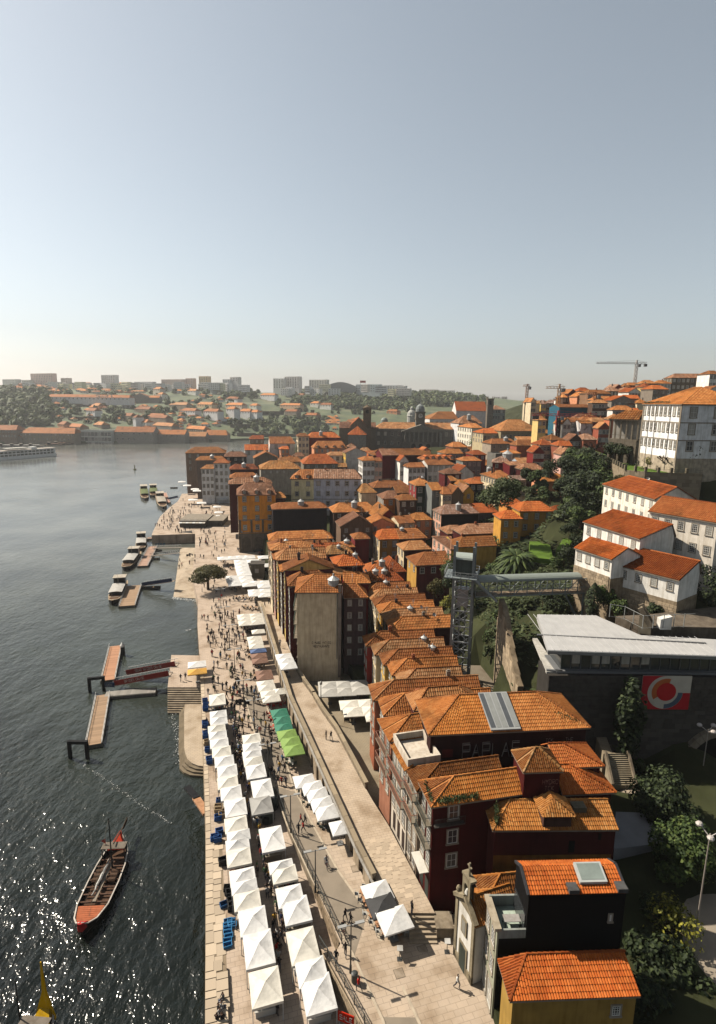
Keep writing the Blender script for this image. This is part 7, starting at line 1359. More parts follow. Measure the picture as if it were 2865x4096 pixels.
# ---- traditional sailing barge
def barge(label,P,an,L_,bw,hull,tailcol,deckcol,mast=True,oar=True,sail=True):
    t=thing('sailing_barge',label,'boat',P,an); ST=[(-.5,.05,1.9),(-.47,.35,1.45),(-.4,.68,1.15),(-.25,.95,.95),(0,1.,.85),(.2,.95,.85),(.35,.78,1.0),(.44,.5,1.3),(.5,.1,1.9)]
    mb=MB(); N=9; sec=[]
    for x,f,sh in ST: sec.append([(x*L_,f*bw/2*s,z) for s,z in ((-1,sh),(-.85,.35),(-.45,-.3),(0,-.4),(.45,-.3),(.85,.35),(1,sh))])
    for a,b in zip(sec,sec[1:]):
        for i in range(6): mb.poly([a[i],b[i],b[i+1],a[i+1]])
    mb.obj('hull',[hull],t)
    mb=MB()
    for s in (0,6):
        for a,b in zip(sec,sec[1:]): mb.bar(Vector(a[s])+Vector((0,0,.04)),Vector(b[s])+Vector((0,0,.04)),.16,.12)
    mb.obj('gunwale',[paint((.55,.5,.45))],t)
    mb=MB(); mb.hexa([(-L_*.515,-.25,.9),(-L_*.515,.25,.9),(-L_*.45,.75,1.1),(-L_*.45,-.75,1.1),(-L_*.525,-.16,2.1),(-L_*.525,.16,2.1),(-L_*.46,.6,1.62),(-L_*.46,-.6,1.62)]); mb.obj('prow',[paint((.5,.03,.03),.5,.15)],t)
    inner=[(x*L_,f*bw/2*.82,.45) for x,f,sh in ST]
    mb=MB(); mb.poly([(x,-y,z) for x,y,z in inner]+[(x,y,z) for x,y,z in inner[::-1]]); mb.obj('bottom_boards',[paint((.10,.055,.035),.9,.3,2.,False)],t)
    for i in range(10): x=-L_*.47+i*L_*.017*1.2; f=interp(x/L_,[(a,b) for a,b,c in ST]); mb=MB(); mb.box(x,-f*bw/2*.9,1.0,x+L_*.018,f*bw/2*.9,1.06); mb.obj('deck_plank',[paint(deckcol,.8,.25,2.,False)],t)
    for i in range(7): x=-L_*.22+i*L_*.08; f=interp(x/L_,[(a,b) for a,b,c in ST]); mb=MB(); mb.box(x,-f*bw/2*.93,.75,x+.18,f*bw/2*.93,.9); mb.obj('thwart',[paint((.12,.07,.05))],t)
    mb=MB(); mb.box(-L_*.22,-.2,.92,L_*.25,.2,1.); mb.obj('centre_plank',[paint((.3,.25,.2))],t)
    for k in range(6): 
        mb=MB(); mb.tube((L_*(.02+.05*(k//2)),(-1 if k%2 else 1)*bw*.26-.45,.85),(L_*(.02+.05*(k//2)),(-1 if k%2 else 1)*bw*.26+.45,.85),.33,.33,9); mb.obj('barrel',[paint((.10,.06,.04))],t)
    mb=MB(); mb.box(L_*.27,-bw*.4,2.4,L_*.36,bw*.4,2.5); mb.obj('helm_platform',[paint((.2,.17,.14))],t)
    for sx in (.28,.35):
        for s in (-1,1): mb=MB(); mb.box(L_*sx-.06,s*bw*.37-.06,.5,L_*sx+.06,s*bw*.37+.06,2.4); mb.obj('platform_post',[paint((.05,.04,.035))],t)
    mb=MB(); mb.poly([(L_*.36,-bw*.3,1.3),(L_*.36,bw*.3,1.3),(L_*.5,.1,2.6),(L_*.5,-.1,2.6)]); mb.poly([(L_*.36,-bw*.3,1.2),(L_*.5,-.1,2.5),(L_*.5,.1,2.5),(L_*.36,bw*.3,1.2)]); mb.obj('stern_cover',[paint(tailcol,.6,.15)],t)
    mb=MB(); oar and mb.bar((L_*.3,0,2.9),(L_*.6,0,2.3),.13); oar and mb.box(L_*.58,-.04,1.9,L_*.7,.04,2.5); oar and mb.obj('steering_oar',[paint((.08,.055,.04))],t)
    if mast:
        mb=MB(); mb.tube((L_*.15,-bw*.12,.4),(L_*.15,-bw*.12,8.5),.11,.06,8); mb.obj('mast',[paint((.05,.04,.035))],t)
        mb=MB(); mb.tube((L_*.15,-bw*.12,8.3),(-L_*.4,-bw*.1,1.3),.02,None,4); mb.tube((L_*.15,-bw*.12,8.3),(L_*.45,-bw*.1,2.),.02,None,4); mb.obj('rigging',[paint((.2,.17,.13))],t)
    if sail:
        mb=MB(); pr=None
        for i in range(13): x=lerp(L_*.26,-L_*.18,i/12); c=Vector((x,bw*.08+.03*i*.3+.04*math.sin(i*1.7),1.3+.05*math.sin(i*2.3))); r=.05+.17*math.sin(math.pi*min(1,i/12+.06)); pr and mb.tube(pr[0],c,pr[1],r,7); pr=(c,r)
        mb.obj('furled_sail',[fabric((.6,.58,.54))],t)
    if sail: mb=MB(); mb.tube((L_*.3,bw*.05,1.5),(-L_*.25,bw*.22,1.45),.07,.04,6); mb.obj('yard',[paint((.1,.07,.05))],t)
    return t
blk=paint((.016,.014,.013),.5,.3)
b_=AZ('z',545,1130,.5); s_=AZ('z',838,490,.5); c=(b_+s_)/2; an=math.atan2(s_.y-b_.y,s_.x-b_.x)
bg_=barge('black wooden sailing barge with red foredeck, bare mast and furled white sail',(c.x+.6,c.y,0),an,(s_-b_).length,3.9,blk,(.55,.05,.02),(.42,.13,.06))
mb=MB(); mb.poly([(4.6,1.2,2.5),(4.6,1.2,3.4),(4.6,1.8,3.0)]); mb.obj('flag',[paint((.5,.03,.02))],bg_)
q=AZ('z',350,1700,1.0); Lq=12.
b2=barge('dark sailing barge with tall bright yellow stern at the bottom left corner',(q.x-.5,q.y-Lq*.48,0),math.radians(86),Lq,3.6,blk,(.65,.38,.01),(.25,.12,.06),False,False,False)
yl=paint((.75,.42,.005),.5,.1,1.,False)
mb=MB(); zt=AY('z',372,1320,q.y).z
mb.hexa([(5.3,-1.1,.9),(5.3,1.1,.9),(5.6,1.0,.9),(5.6,-1.0,.9),(5.5,-.18,4.),(5.5,.18,4.),(5.7,.18,4.),(5.7,-.18,4.)]); mb.hexa([(5.5,-.2,4.0),(5.5,.2,4.0),(5.7,.2,4.0),(5.7,-.2,4.0),(5.5,-.05,zt),(5.5,.05,zt),(5.6,.05,zt),(5.6,-.05,zt)]); mb.obj('yellow_sternpost',[yl],b2)
mb=MB(); mb.tube((4.,1.6,.5),(4.,1.6,7.),.08,.05,6); mb.obj('mast',[paint((.04,.035,.03))],b2)
# foam
fm=MB(); random.seed(61)
def foam(pts,n,wd,s):
    for i in range(n):
        t=random.random()*(len(pts)-1); k=int(t); p=pts[k].lerp(pts[min(k+1,len(pts)-1)],t-k)+Vector((random.gauss(0,wd),random.gauss(0,wd),0)); a=random.uniform(0,6.28); l=s*random.uniform(.4,1.3); c,q=math.cos(a)*l,math.sin(a)*l
        fm.poly([(p.x-c,p.y-q,.09),(p.x+q*.4,p.y-c*.4,.12),(p.x+c,p.y+q,.09),(p.x-q*.4,p.y+c*.4,.12)])
foam([AZ('w',x,y,0) for x,y in ((110,1085),(250,1180),(400,1280),(560,1400),(700,1490),(880,1600))],170,.16,.1); foam([AZ('w',x,y,0) for x,y in ((880,680),(900,800),(925,900),(930,1000),(945,1090),(1000,1150))],220,.35,.12); foam([AZ('x',x,y,0) for x,y in ((1200,1880),(1300,1900),(1560,1925))],160,.5,.22)
fm.obj('water_foam',[paint((.75,.75,.72),.6,.1,1.,False)],kind='stuff',label='thin line of white foam drifting across the water')
# ---- excursion boats
def cruise_boat(label,P,an,L_,w,hullc=(.02,.02,.022),roofc=(.5,.48,.45),two=True,people=False):
    t=thing('excursion_boat',label,'boat',P,an); ST=[(-.5,.12,1.7),(-.4,.65,1.3),(-.2,.95,1.05),(.1,1,1.),(.4,.92,1.1),(.5,.75,1.3)]; sec=[]
    mb=MB()
    for x,f,sh in ST: sec.append([(x*L_,f*w/2*s,z) for s,z in ((-1,sh),(-.8,-.3),(0,-.5),(.8,-.3),(1,sh))])
    for a,b in zip(sec,sec[1:]):
        for i in range(4): mb.poly([a[i],b[i],b[i+1],a[i+1]])
        mb.poly([a[0],a[4],b[4],b[0]],1)
    mb.obj('hull',[paint(hullc,.5,.2),paint((.42,.3,.2))],t)
    mb=MB()
    for s in (0,4):
        for a,b in zip(sec,sec[1:]): mb.bar(Vector(a[s])+Vector((0,0,.05)),Vector(b[s])+Vector((0,0,.05)),.2,.14)
    mb.obj('gunwale',[paint((.45,.36,.26))],t)
    mb=MB(); mb.box(-L_*.2,-w*.42,1.,L_*.18,w*.42,2.3); mb.obj('saloon',[paint((.02,.02,.022),.15,.2,1.,False,0,'boat_glass',.5)],t)
    mb=MB()
    for i in range(6): mb.poly([( -L_*.24,-w*.46+w*.92*i/6,2.45+.25*math.sin(math.pi*i/6)),(-L_*.24,-w*.46+w*.92*(i+1)/6,2.45+.25*math.sin(math.pi*(i+1)/6)),(L_*.2,-w*.46+w*.92*(i+1)/6,2.45+.25*math.sin(math.pi*(i+1)/6)),(L_*.2,-w*.46+w*.92*i/6,2.45+.25*math.sin(math.pi*i/6))][::-1])
    mb.obj('canopy_roof',[paint(roofc,.7,.1)],t)
    if two:
        mb=MB(); mb.box(L_*.22,-w*.4,1.,L_*.36,w*.4,4.2); mb.obj('wheelhouse',[paint((.022,.02,.02),.2,.2)],t); mb=MB(); mb.box(L_*.2,-w*.46,4.2,L_*.38,w*.46,4.35); mb.obj('wheelhouse_roof',[paint((.5,.45,.38))],t)
    for i in range(4): mb=MB(); mb.box(-L_*.42+i*L_*.05,-w*.28,1.1,-L_*.42+i*L_*.05+.4,w*.28,1.45); mb.obj('bench',[paint((.3,.12,.05) if i%2 else (.4,.35,.28))],t)
    mb=MB(); mb.tube((L_*.1,0,2.4),(L_*.1,0,6.4),.06,.04,6); mb.obj('mast',[paint((.4,.36,.3))],t)
    return t
def boat_px(label,bow,stern,w,**k):
    b=AZ('x',*bow,.8); s=AZ('x',*stern,.8); c=(b+s)/2; return cruise_boat(label,(c.x,c.y,0),math.atan2(s.y-b.y,s.x-b.x),(s-b).length,w,**k)
boat_px('excursion boat packed with passengers beside the nearest long pontoon',(270,1960),(420,1640),4.4)
boat_px('excursion boat with red life rafts on its white canopy, second from the near pontoon',(455,1440),(640,1190),4.6)
boat_px('excursion boat with white canopy and dark cabin, third along the quay',(705,1150),(715,960),4.4)
boat_px('rabelo style boat with dark cabin and green deck, left of the far pair',(770,375),(745,200),5.2,roofc=(.14,.17,.07))
boat_px('rabelo style boat with dark cabin and green deck, right of the far pair',(900,330),(892,195),5.2,roofc=(.14,.17,.07))
boat_px('moored passenger boat with pale awning in front of the far pair',(1050,505),(985,310),5.4,roofc=(.42,.38,.32))
def pont_px(label,a,b,w,**k): a=AZ('x',*a,.7); b=AZ('x',*b,.7); return pontoon(label,(a.x,a.y),(b.x,b.y),w,**k)
pont_px('nearest long pontoon with brown deck and dark end box',(490,2000),(600,1690),4.6)
pont_px('middle pontoon with pinkish deck between two excursion boats',(730,1390),(890,1090),3.6,col=(.42,.27,.2))
pont_px('far pontoon with pink deck beside the moored passenger boat',(1110,420),(1050,270),3.6,col=(.45,.26,.19))
pont_px('low landing float at the foot of the long bannered gangway',(800,965),(1150,960),3.,col=(.42,.27,.2))
def gw_px(label,a,za,b,zb,w,**k): a=AZ('x',*a,za); b=AZ('x',*b,zb); return gangway(label,a,b,w,**k)
gw_px('gangway with dark blue banner to the nearest long pontoon',(740,1690),1.,(1215,1620),3.6,1.5,banner=(.02,.035,.09))
gw_px('thin white gangway to the middle pontoon, nearer of two',(850,1240),1.,(1285,1190),3.4,1.2)
gw_px('thin white gangway to the middle pontoon, farther of two',(900,1120),1.,(1310,1110),3.6,1.2)
gw_px('long gangway with pale printed banner to the square',(985,940),1.2,(1510,885),3.9,1.6,banner=(.42,.44,.44),bt='PORTO CRUZ')
gw_px('dark blue gangway near the far moored boats',(1130,375),1.2,(1290,340),3.6,1.4,banner=(.03,.05,.1))
for lb,p,l,c in (('tiny blue dinghy between the gangways',(1000,1060),4.,(.03,.13,.2)),('small dark rowing boat under the far quay wall',(1210,195),5.,(.02,.02,.02)),('small grey tender beside the middle pontoon, nearer one',(890,1285),5.,(.2,.19,.17)),('small grey tender beside the middle pontoon, farther one',(930,1160),5.,(.2,.19,.17)),('dark work float below the blue bannered gangway',(810,1725),8.,(.06,.06,.06))):
    q=AZ('x',*p,.3); t=thing('dinghy',lb,'boat',(q.x,q.y,0),R(10)); mb=MB(); s0=[(-l/2,.1,.8),(-l*.3,.8,.6),(l*.1,1.,.55),(l/2,.8,.6)]; sec=[[(x,-y,z),(x,-y*.7,-.2),(x,y*.7,-.2),(x,y,z)] for x,y,z in s0]
    for a,b in zip(sec,sec[1:]):
        for i in range(3): mb.poly([a[i],b[i],b[i+1],a[i+1]])
    mb.obj('hull',[paint(c,.5,.2)],t); mb=MB()
    for x in (-l*.1,l*.2): mb.box(x,-.85,.35,x+.25,.85,.42)
    mb.obj('thwart',[wood],t)
# river cruise ship
a=AZ('a',345,678,0); b=AZ('a',0,706,0); d=(b-a).normalized(); L_=118.; an=math.atan2(d.y,d.x)
CSH=thing('cruise_ship','long white river cruise ship at the left edge by the far bank','ship',(a.x,a.y,0),an); wh=paint((1.,1.,.97),.5,.06)
mb=MB(); mb.prism([(0,-5.5),(L_-10,-5.5),(L_,-1),(L_,1),(L_-10,5.5),(0,5.5)],-1,2.6); mb.obj('hull',[wh],CSH); mb=MB(); mb.box(1,-5.3,2.6,L_-16,5.3,8.6); mb.obj('cabin_decks',[wh],CSH); mb=MB(); mb.box(0,-5.5,8.6,L_-14,5.5,8.9); mb.obj('sun_deck',[paint((.5,.45,.4))],CSH)
for i in range(24):
    for z in (3.2,6.0):
        for s in (1,-1): mb=MB(); mb.box(3+i*4.1,s*5.32-.05,z,6.3+i*4.1,s*5.32+.05,z+1.8); mb.obj('cabin_window',[paint((.025,.03,.032),.15,.1,1.,False,0,'ship_glass',.5)],CSH)
mb=MB(); mb.box(20,-3,8.9,26,3,11); mb.obj('deck_house',[wh],CSH); mb=MB(); mb.box(60,-4,8.9,80,4,9.6); mb.obj('pool_house',[wh],CSH); mb=MB(); mb.box(30,-4.5,11.,52,4.5,11.15); mb.obj('sun_awning',[paint((.6,.58,.54))],CSH)
for i,(x,y) in enumerate(((350,612),(395,608),(432,606))):
    q=AZ('a',x,y,0); cruise_boat('dark moored barge by the far quay, %s from the left'%('first','second','third')[i],(q.x,q.y,0),R(200),22,5,(.06,.04,.03),(.25,.15,.1))
for i,x in enumerate((40,110,170,230)):
    q=AZ('a',x,622,0); cruise_boat('white excursion boat moored behind the cruise ship, %s from the left'%('first','second','third','fourth')[i],(q.x,q.y,0),R(200),20,5,(.4,.4,.4),(.62,.6,.57))
q=AZ('a',867,770,0); by=thing('channel_buoy','lone channel marker buoy in the middle of the river','buoy',q); mb=MB(); mb.lathe([(1.3,-.4),(1.3,.6),(.5,.8),(.3,3.2),(.7,3.3),(0,4.6)],n=10); mb.obj('buoy_body',[paint((.12,.13,.04))],by)
# dark rudder blade leaning against the quay
q=AZ('w',1150,1480,4); rb=thing('leaning_rudder','black and copper flat beam jutting from the quay over the water','beam',(q.x,q.y,QZ)); a=AZ('w',1000,1300,2.2)-Vector((q.x,q.y,QZ)); mb=MB(); mb.bar((.3,-.6,-.2),(a.x*.5,a.y*.5,a.z*.5),1.1,.3); mb.obj('copper_plate',[paint((.45,.24,.13),.4)],rb); mb=MB(); mb.bar((a.x*.45,a.y*.45,a.z*.45+.1),a,1.0,.3); mb.obj('black_plate',[paint((.012,.012,.014),.5)],rb)
# ================================================================ MARKET TENTS AND PARASOLS
UA=R(16.5)
def canopy_mesh(kind,col):
    key=('canopy',kind,col)
    if key in MATS: return MATS[key]
    mb=MB(); N=7
    for q in range(4):
        ca,sa=[(1,0),(0,1),(-1,0),(0,-1)][q]; i0=len(mb.v)
        for k in range(N+1):
            r=1-k/N
            for j in range(N+1):
                t=j/N*2-1; x,y=r*.5*t,-r*.5; z=(.64*(1-r)**1.25 if kind=='m' else .62*(1-r))-(.05 if kind=='m' else .02)*(1-t*t)*math.sin(math.pi*(1-r))
                mb.v.append((x*ca-y*sa,x*sa+y*ca,z))
        for k in range(N):
            for j in range(N): a=i0+k*(N+1)+j; mb.f.append((a,a+1,a+N+2,a+N+1)); mb.m.append(0)
        k0=len(mb.v)
        for j in range(N+1): x=.502*(j/N*2-1); y=-.502; mb.v.append((x*ca-y*sa,x*sa+y*ca,-(.28 if kind=='m' else .18)))
        for j in range(N): mb.f.append((k0+j,k0+j+1,i0+j+1,i0+j)); mb.m.append(0)
    MATS[key]=mb.mesh('canopy',[fabric(col)]); return MATS[key]
lm=MB(); lm.box(-.035,-.035,0,.035,.035,1); LEGM=lm.mesh('leg',[metal((.5,.5,.5),.4)])
pm=MB(); pm.tube((0,0,0),(0,0,1),.045,.045,6); POLEM=pm.mesh('pole',[metal((.45,.44,.42),.4)])
bm_=MB(); bm_.box(-.4,-.4,0,.4,.4,.1); BASEM=bm_.mesh('base',[paint((.2,.2,.2))])
TW_=(.80,.79,.77); TC_=(.78,.74,.65)
def tent(label,P,rz,w,d,col,z,group,h=2.35,kind='m'):
    t=thing('market_tent',label,'tent',(P[0],P[1],z),rz,group); link('canopy',canopy_mesh(kind,col),t,(0,0,h),scale=(w,d,1.))
    for sx in (-1,1):
        for sy in (-1,1): link('leg',LEGM,t,(sx*w*.48,sy*d*.48,0),scale=(1,1,h))
    return t
def parasol(label,P,rz,w,d,col,z,group,h=2.4):
    t=thing('parasol',label,'parasol',(P[0],P[1],z),rz,group); link('canopy',canopy_mesh('p',col),t,(0,0,h),scale=(w,d,1.)); link('pole',POLEM,t,(0,0,0),scale=(1,1,h+.6)); link('base',BASEM,t); return t
Sx=lambda fr,pts:[(FR[fr][0]+FR[fr][2]*x,FR[fr][1]+FR[fr][2]*y) for x,y in pts]
def row(px,zb,hA): return [AZ('S',x,y,zb+hA) for x,y in px]
rowA=[(869,2780),(873,2838),(875,2864),(867,2896),(871,2920),(877,2953),(886,2986),(897,3024),(909,3062),(911,3108),(924,3148),(942,3206),(944,3274),(954,3318),(950,3352),(955,3402),(970,3481),(977,3520),(988,3572),(1012,3655),(1035,3764),(1062,3915)]
rowB=[(1006,2934),(1008,2968),(1008,2997),(1013,3025),(1023,3062),(1049,3132),(1045,3196),(1088,3330),(1125,3440),(1138,3470),(1160,3556),(1186,3612),(1212,3752),(1247,3856),(1273,3942)]
random.seed(9); ordn=['first','second','third','fourth','fifth','sixth','seventh','eighth','ninth','tenth','eleventh','twelfth','thirteenth','fourteenth','fifteenth','sixteenth','seventeenth','eighteenth','nineteenth','twentieth','twenty-first','twenty-second']
STALLS=[]
def fill_row(px,lb,wd,grp,zb=QZ):
    ps=row(px,zb,3.25); n=len(ps)
    for i,p in enumerate(ps):
        g0=(ps[i]-ps[i-1]).length if i else 9; g1=(ps[i+1]-ps[i]).length if i<n-1 else 9; nb=min(g0,g1) if max(g0,g1)>4.6 else (g0+g1)/2; d=min(4.2,max(1.9,nb*1.06)) if i<n-1 else 3.6
        c=TW_ if i%3 else TC_
        if lb=='right' and i==6: c=(.36,.35,.33)
        tent('%s market tent from the far end of the %s row on the promenade'%(ordn[i],lb),p,UA,wd,d,c,zb,grp,kind='m' if (nb>2.2 or i%2==0) else 'p'); STALLS.append((p,d,wd))
fill_row(rowA,'left (river side)',2.95,'white market tents, river side row'); fill_row(rowB,'right',2.95,'white market tents, road side row')
def paras(px,label,col,z,w,d,grp,rz=UA,hA=3.0):
    for i,p in enumerate(row(px,z,hA)): parasol(label.replace('#',ordn[i]),p,rz,w,d,col,z,grp)
n_=Sx('n',[(985,372),(1015,450),(1032,532)]); paras(n_,'dark green parasol, # from the far end, beside the arcade',(.02,.20,.12),4.1,3.0,2.6,'dark green parasols')
n_=Sx('n',[(1068,605),(1106,682),(1138,765)]); paras(n_,'lime green parasol, # from the far end, beside the arcade',(.22,.36,.07),4.3,3.2,2.9,'lime green parasols')
n_=Sx('n',[(835,62),(850,108),(880,172),(897,222)]); paras(n_,'cream parasol, # from the far end, above the red chairs',TC_,4.05,3.4,2.6,'cream parasols above the red chairs')
paras(Sx('n',[(985,145)]),'small cream parasol against the arcade wall',TC_,4.05,2.4,2.4,None)
paras(Sx('g',[(885,1062),(895,1108),(930,1218),(940,1255)]),'brown parasol, # from the far end, by the arcade',(.24,.12,.075),4.05,3.4,2.4,'brown parasols')
paras(Sx('g',[(880,1018)]),'blue parasol beside the brown ones',(.07,.13,.30),4.05,3.6,1.8,None)
paras(Sx('g',[(845,905),(855,938),(862,975)]),'white parasol, # from the far end, behind the blue one',TC_,4.05,3.4,2.5,'white parasols behind the blue one')
paras(Sx('g',[(880,842)]),'single white parasol at the arcade behind the blue one',TC_,4.05,3.2,2.4,None)
paras(Sx('g',[(755,702),(852,698),(762,732),(858,728),(770,765),(866,758)]),'white parasol, # of the block of six by the arcade',TC_,4.05,3.9,3.0,'block of six white parasols')
paras(Sx('g',[(565,175),(640,172),(715,165),(790,165),(935,165),(720,203),(725,232),(732,262),(740,288),(750,316),(830,200),(870,215),(935,240)]),'white parasol, # in the far part of the square',TW_,4.05,4.6,4.4,'white parasols in the far part of the square')
paras(Sx('g',[(640,350),(760,352),(650,378),(775,382),(668,410),(795,415),(862,398),(930,395),(936,428),(852,475),(936,470),(856,502),(942,508)]),'white parasol, # in the near part of the square',TW_,4.05,4.2,3.6,'white parasols in the near part of the square')
paras(Sx('g',[(1115,1068),(1135,1110),(1155,1152)]),'white parasol, # from the far end, on the upper street',TW_,SZ,3.3,2.8,'white parasols on the upper street')
paras(Sx('n',[(1252,1095),(1342,1168),(1392,1240),(1442,1338),(1490,1425)]),'cream parasol, # from the far end, on the sloping terrace',TW_,4.6,3.0,2.8,'cream parasols on the sloping terrace')
paras(Sx('k',[(370,1592)]),'lone white parasol by the arcade doors',TW_,4.9,2.5,2.5,None)
paras(Sx('j',[(598,572)]),'white parasol farthest of the three beside the stone steps',TW_,5.6,3.1,2.7,None,R(20)); paras(Sx('j',[(645,695)]),'charcoal parasol between two white ones beside the stone steps',(.03,.03,.032),5.75,3.1,2.7,None,R(20)); paras(Sx('j',[(755,825)]),'white parasol nearest of the three beside the stone steps',TW_,5.9,3.3,2.9,None,R(20))
paras(Sx('c',[(505,1098),(612,1094),(720,1088),(510,1148),(622,1142),(728,1134)]),'shade-toned parasol, # in the shaded end of the courtyard',(.5,.48,.44),YZ,4.3,3.4,'parasols in the shaded end of the courtyard',R(6))  # greyer canvas colour paints in the shade over this end of the courtyard
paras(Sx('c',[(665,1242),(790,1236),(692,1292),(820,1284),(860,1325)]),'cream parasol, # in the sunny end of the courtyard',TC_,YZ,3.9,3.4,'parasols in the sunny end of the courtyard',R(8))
paras(Sx('x',[(1330,90),(1410,145),(1530,200),(1560,225)]),'white parasol, # on the raised terrace at the quay bend',TW_,9,4.5,4.5,'white parasols on the raised terrace at the quay bend')
paras(Sx('a',[(1240,955),(1295,975),(1410,945),(1435,950)]),'white parasol, # in front of the houses at the quay bend',TW_,4.1,5,5,'white parasols in front of the houses at the quay bend')
paras(Sx('a',[(1395,1000),(1405,1035),(1400,1060)]),'white parasol, # beside the stairs of the mustard palace',TW_,4.1,4,4,'white parasols beside the stairs of the mustard palace')
paras(Sx('w',[(1080,295)]),'white canopy on the landing platform',TW_,3.4,3.8,3.0,None); paras(Sx('w',[(1082,352)]),'orange-yellow canopy on the landing platform',(.70,.36,.04),3.4,3.9,2.6,None)
# stall tables with goods under tents, cafe tables
goods=[(.30,.06,.05),(.55,.45,.3),(.08,.06,.05),(.12,.2,.3),(.5,.5,.48),(.3,.2,.08)]
tm_=MB(); tm_.box(-.5,-.5,.72,.5,.5,.8); tm_.box(-.46,-.46,0,.46,.46,.72); STM=tm_.mesh('counter',[objcol('stall_cloth')])
gm_=MB(); rg=random.Random(2)
for i in range(26): x,y=rg.uniform(-.46,.4),rg.uniform(-.45,.4); gm_.box(x,y,.8,x+rg.uniform(.05,.16),y+rg.uniform(.05,.14),.8+rg.uniform(.06,.4))
GDM=gm_.mesh('goods',[island('goods',[(0,goods[0]),(.2,goods[1]),(.4,goods[2]),(.6,goods[3]),(.8,goods[4]),(1,goods[5])],.7,1.,.2)])
for i,(p,d,w) in enumerate(STALLS):
    t=thing('stall_table','laden stall counter under %s'%('a river side market tent' if i<len(rowA) else 'a road side market tent'),'stall',(p.x,p.y,QZ),UA,'stall counters under the market tents'); link('counter',STM,t,scale=(w*.8,max(1.2,d*.55),1.),color=random.choice([(.5,.48,.44),(.12,.05,.04),(.3,.26,.2),(.04,.04,.05)])); link('goods',GDM,t,scale=(w*.78,max(1.1,d*.52),1.1))
ct=MB(); ct.box(-.4,-.4,.7,.4,.4,.75); ct.box(-.04,-.04,0,.04,.04,.7); ct.box(-.25,-.25,0,.25,.25,.04); CTM=ct.mesh('table_body',[objcol('cafe_table')])
cc=MB(); cc.box(-.22,-.22,.42,.22,.22,.47); cc.box(-.22,.18,.47,.22,.22,.85)
for sx in (-1,1):
    for sy in (-1,1): cc.box(sx*.19-.02,sy*.19-.02,0,sx*.19+.02,sy*.19+.02,.42)
CCM=cc.mesh('chair',[objcol('cafe_chair')])
def cafe(p,z,grp,col=(.42,.22,.12),cc_=(.05,.05,.05),n=4,where=''):
    link('cafe_table',CTM,None,(p[0],p[1],z),random.uniform(0,1.5),'small cafe table '+where,'table',grp+' tables',color=col)
    for k in range(n): a=k*math.pi/2+random.uniform(-.3,.3); link('cafe_chair',CCM,None,(p[0]+.75*math.cos(a),p[1]+.75*math.sin(a),z),a-math.pi/2,'cafe chair '+where,'chair',grp+' chairs',color=cc_)
def cafes(px,z,grp,**k):
    for x,y in px: cafe(AZ('S',x,y,z),z,grp,**k)
cafes(Sx('j',[(465,660),(495,730),(540,830),(600,920),(660,990),(800,1000)]),5.9,'step side',where='beside the stone steps',cc_=(.4,.4,.38),n=3)
cafes(Sx('n',[(1020,700),(1045,800),(1080,900),(1110,960),(1300,1380),(1460,1620),(1580,1700),(1290,1310)]),4.5,'terrace',col=(.5,.48,.42),cc_=(.1,.12,.1),where='along the sloping terrace')
cafes(Sx('n',[(860,320),(920,330),(1000,320),(900,440),(920,480),(935,580)]),4.1,'arcade',col=(.45,.1,.06),cc_=(.45,.03,.02),where='in front of the arcade')
cafes(Sx('g',[(760,650),(810,660),(860,660),(740,830),(780,860),(820,880),(800,960),(790,1040),(800,1100),(870,1180),(900,1190),(850,1290),(640,480),(690,480),(770,470),(680,560),(740,560),(800,570),(560,230),(600,260),(630,290)]),4.1,'promenade',col=(.38,.24,.14),where='on the promenade terrace')
cafes(Sx('c',[(640,1340),(700,1345),(760,1200),(560,1200),(700,1380)]),YZ,'courtyard',col=(.4,.18,.08),where='in the courtyard')
# blue crates behind the river side tents
cm_=MB()
for a in ((-.3,-.2,0,.3,.2,.04),(-.3,-.2,.04,-.27,.2,.3),(.27,-.2,.04,.3,.2,.3),(-.27,-.2,.04,.27,-.17,.3),(-.27,.17,.04,.27,.2,.3)): cm_.box(*a)
CRM_=cm_.mesh('crate',[objcol('crate_plastic')])
def crates(px,col,lb,grp,s=1.,st=1):
    for i,(x,y) in enumerate(px):
        p=AZ('S',x,y,QZ)
        for k in range(st): link('crate',CRM_,None,(p.x+random.uniform(-.05,.05),p.y,QZ+.3*s*k),UA+random.uniform(-.2,.2),lb,'crate',grp,scale=(s*1.3,s*1.3,s),color=col)
crates(Sx('m',[(372,668),(372,700),(370,735),(372,770),(405,680),(415,700),(380,805),(370,845),(372,885),(405,665)]),(.04,.2,.42),'bright blue plastic crate in the heap beside the nearest tents','blue crates beside the nearest tents',1.2)
crates(Sx('n',[(190,290),(195,340),(195,380),(190,530),(190,560),(200,640),(200,675),(218,820),(235,920),(240,945),(290,1765),(330,1780),(340,1700),(330,1550),(345,1370)]),(.03,.10,.30),'dark blue crate on the quay behind the river side tents','blue crates along the quay',1.3,2)
crates(Sx('n',[(330,1450),(335,1480),(215,745),(380,1530)]),(.45,.33,.2),'brown cardboard box behind the river side tents','cardboard boxes along the quay',1.5,2)
crates(Sx('m',[(340,510)]),(.02,.08,.2),'round-edged blue tub on the quay slabs',None,1.4); crates(Sx('m',[(380,390),(400,430),(410,500),(420,540),(330,130)]),(.03,.03,.03),'black box in the clutter behind the tents','black boxes behind the tents',1.5,2)
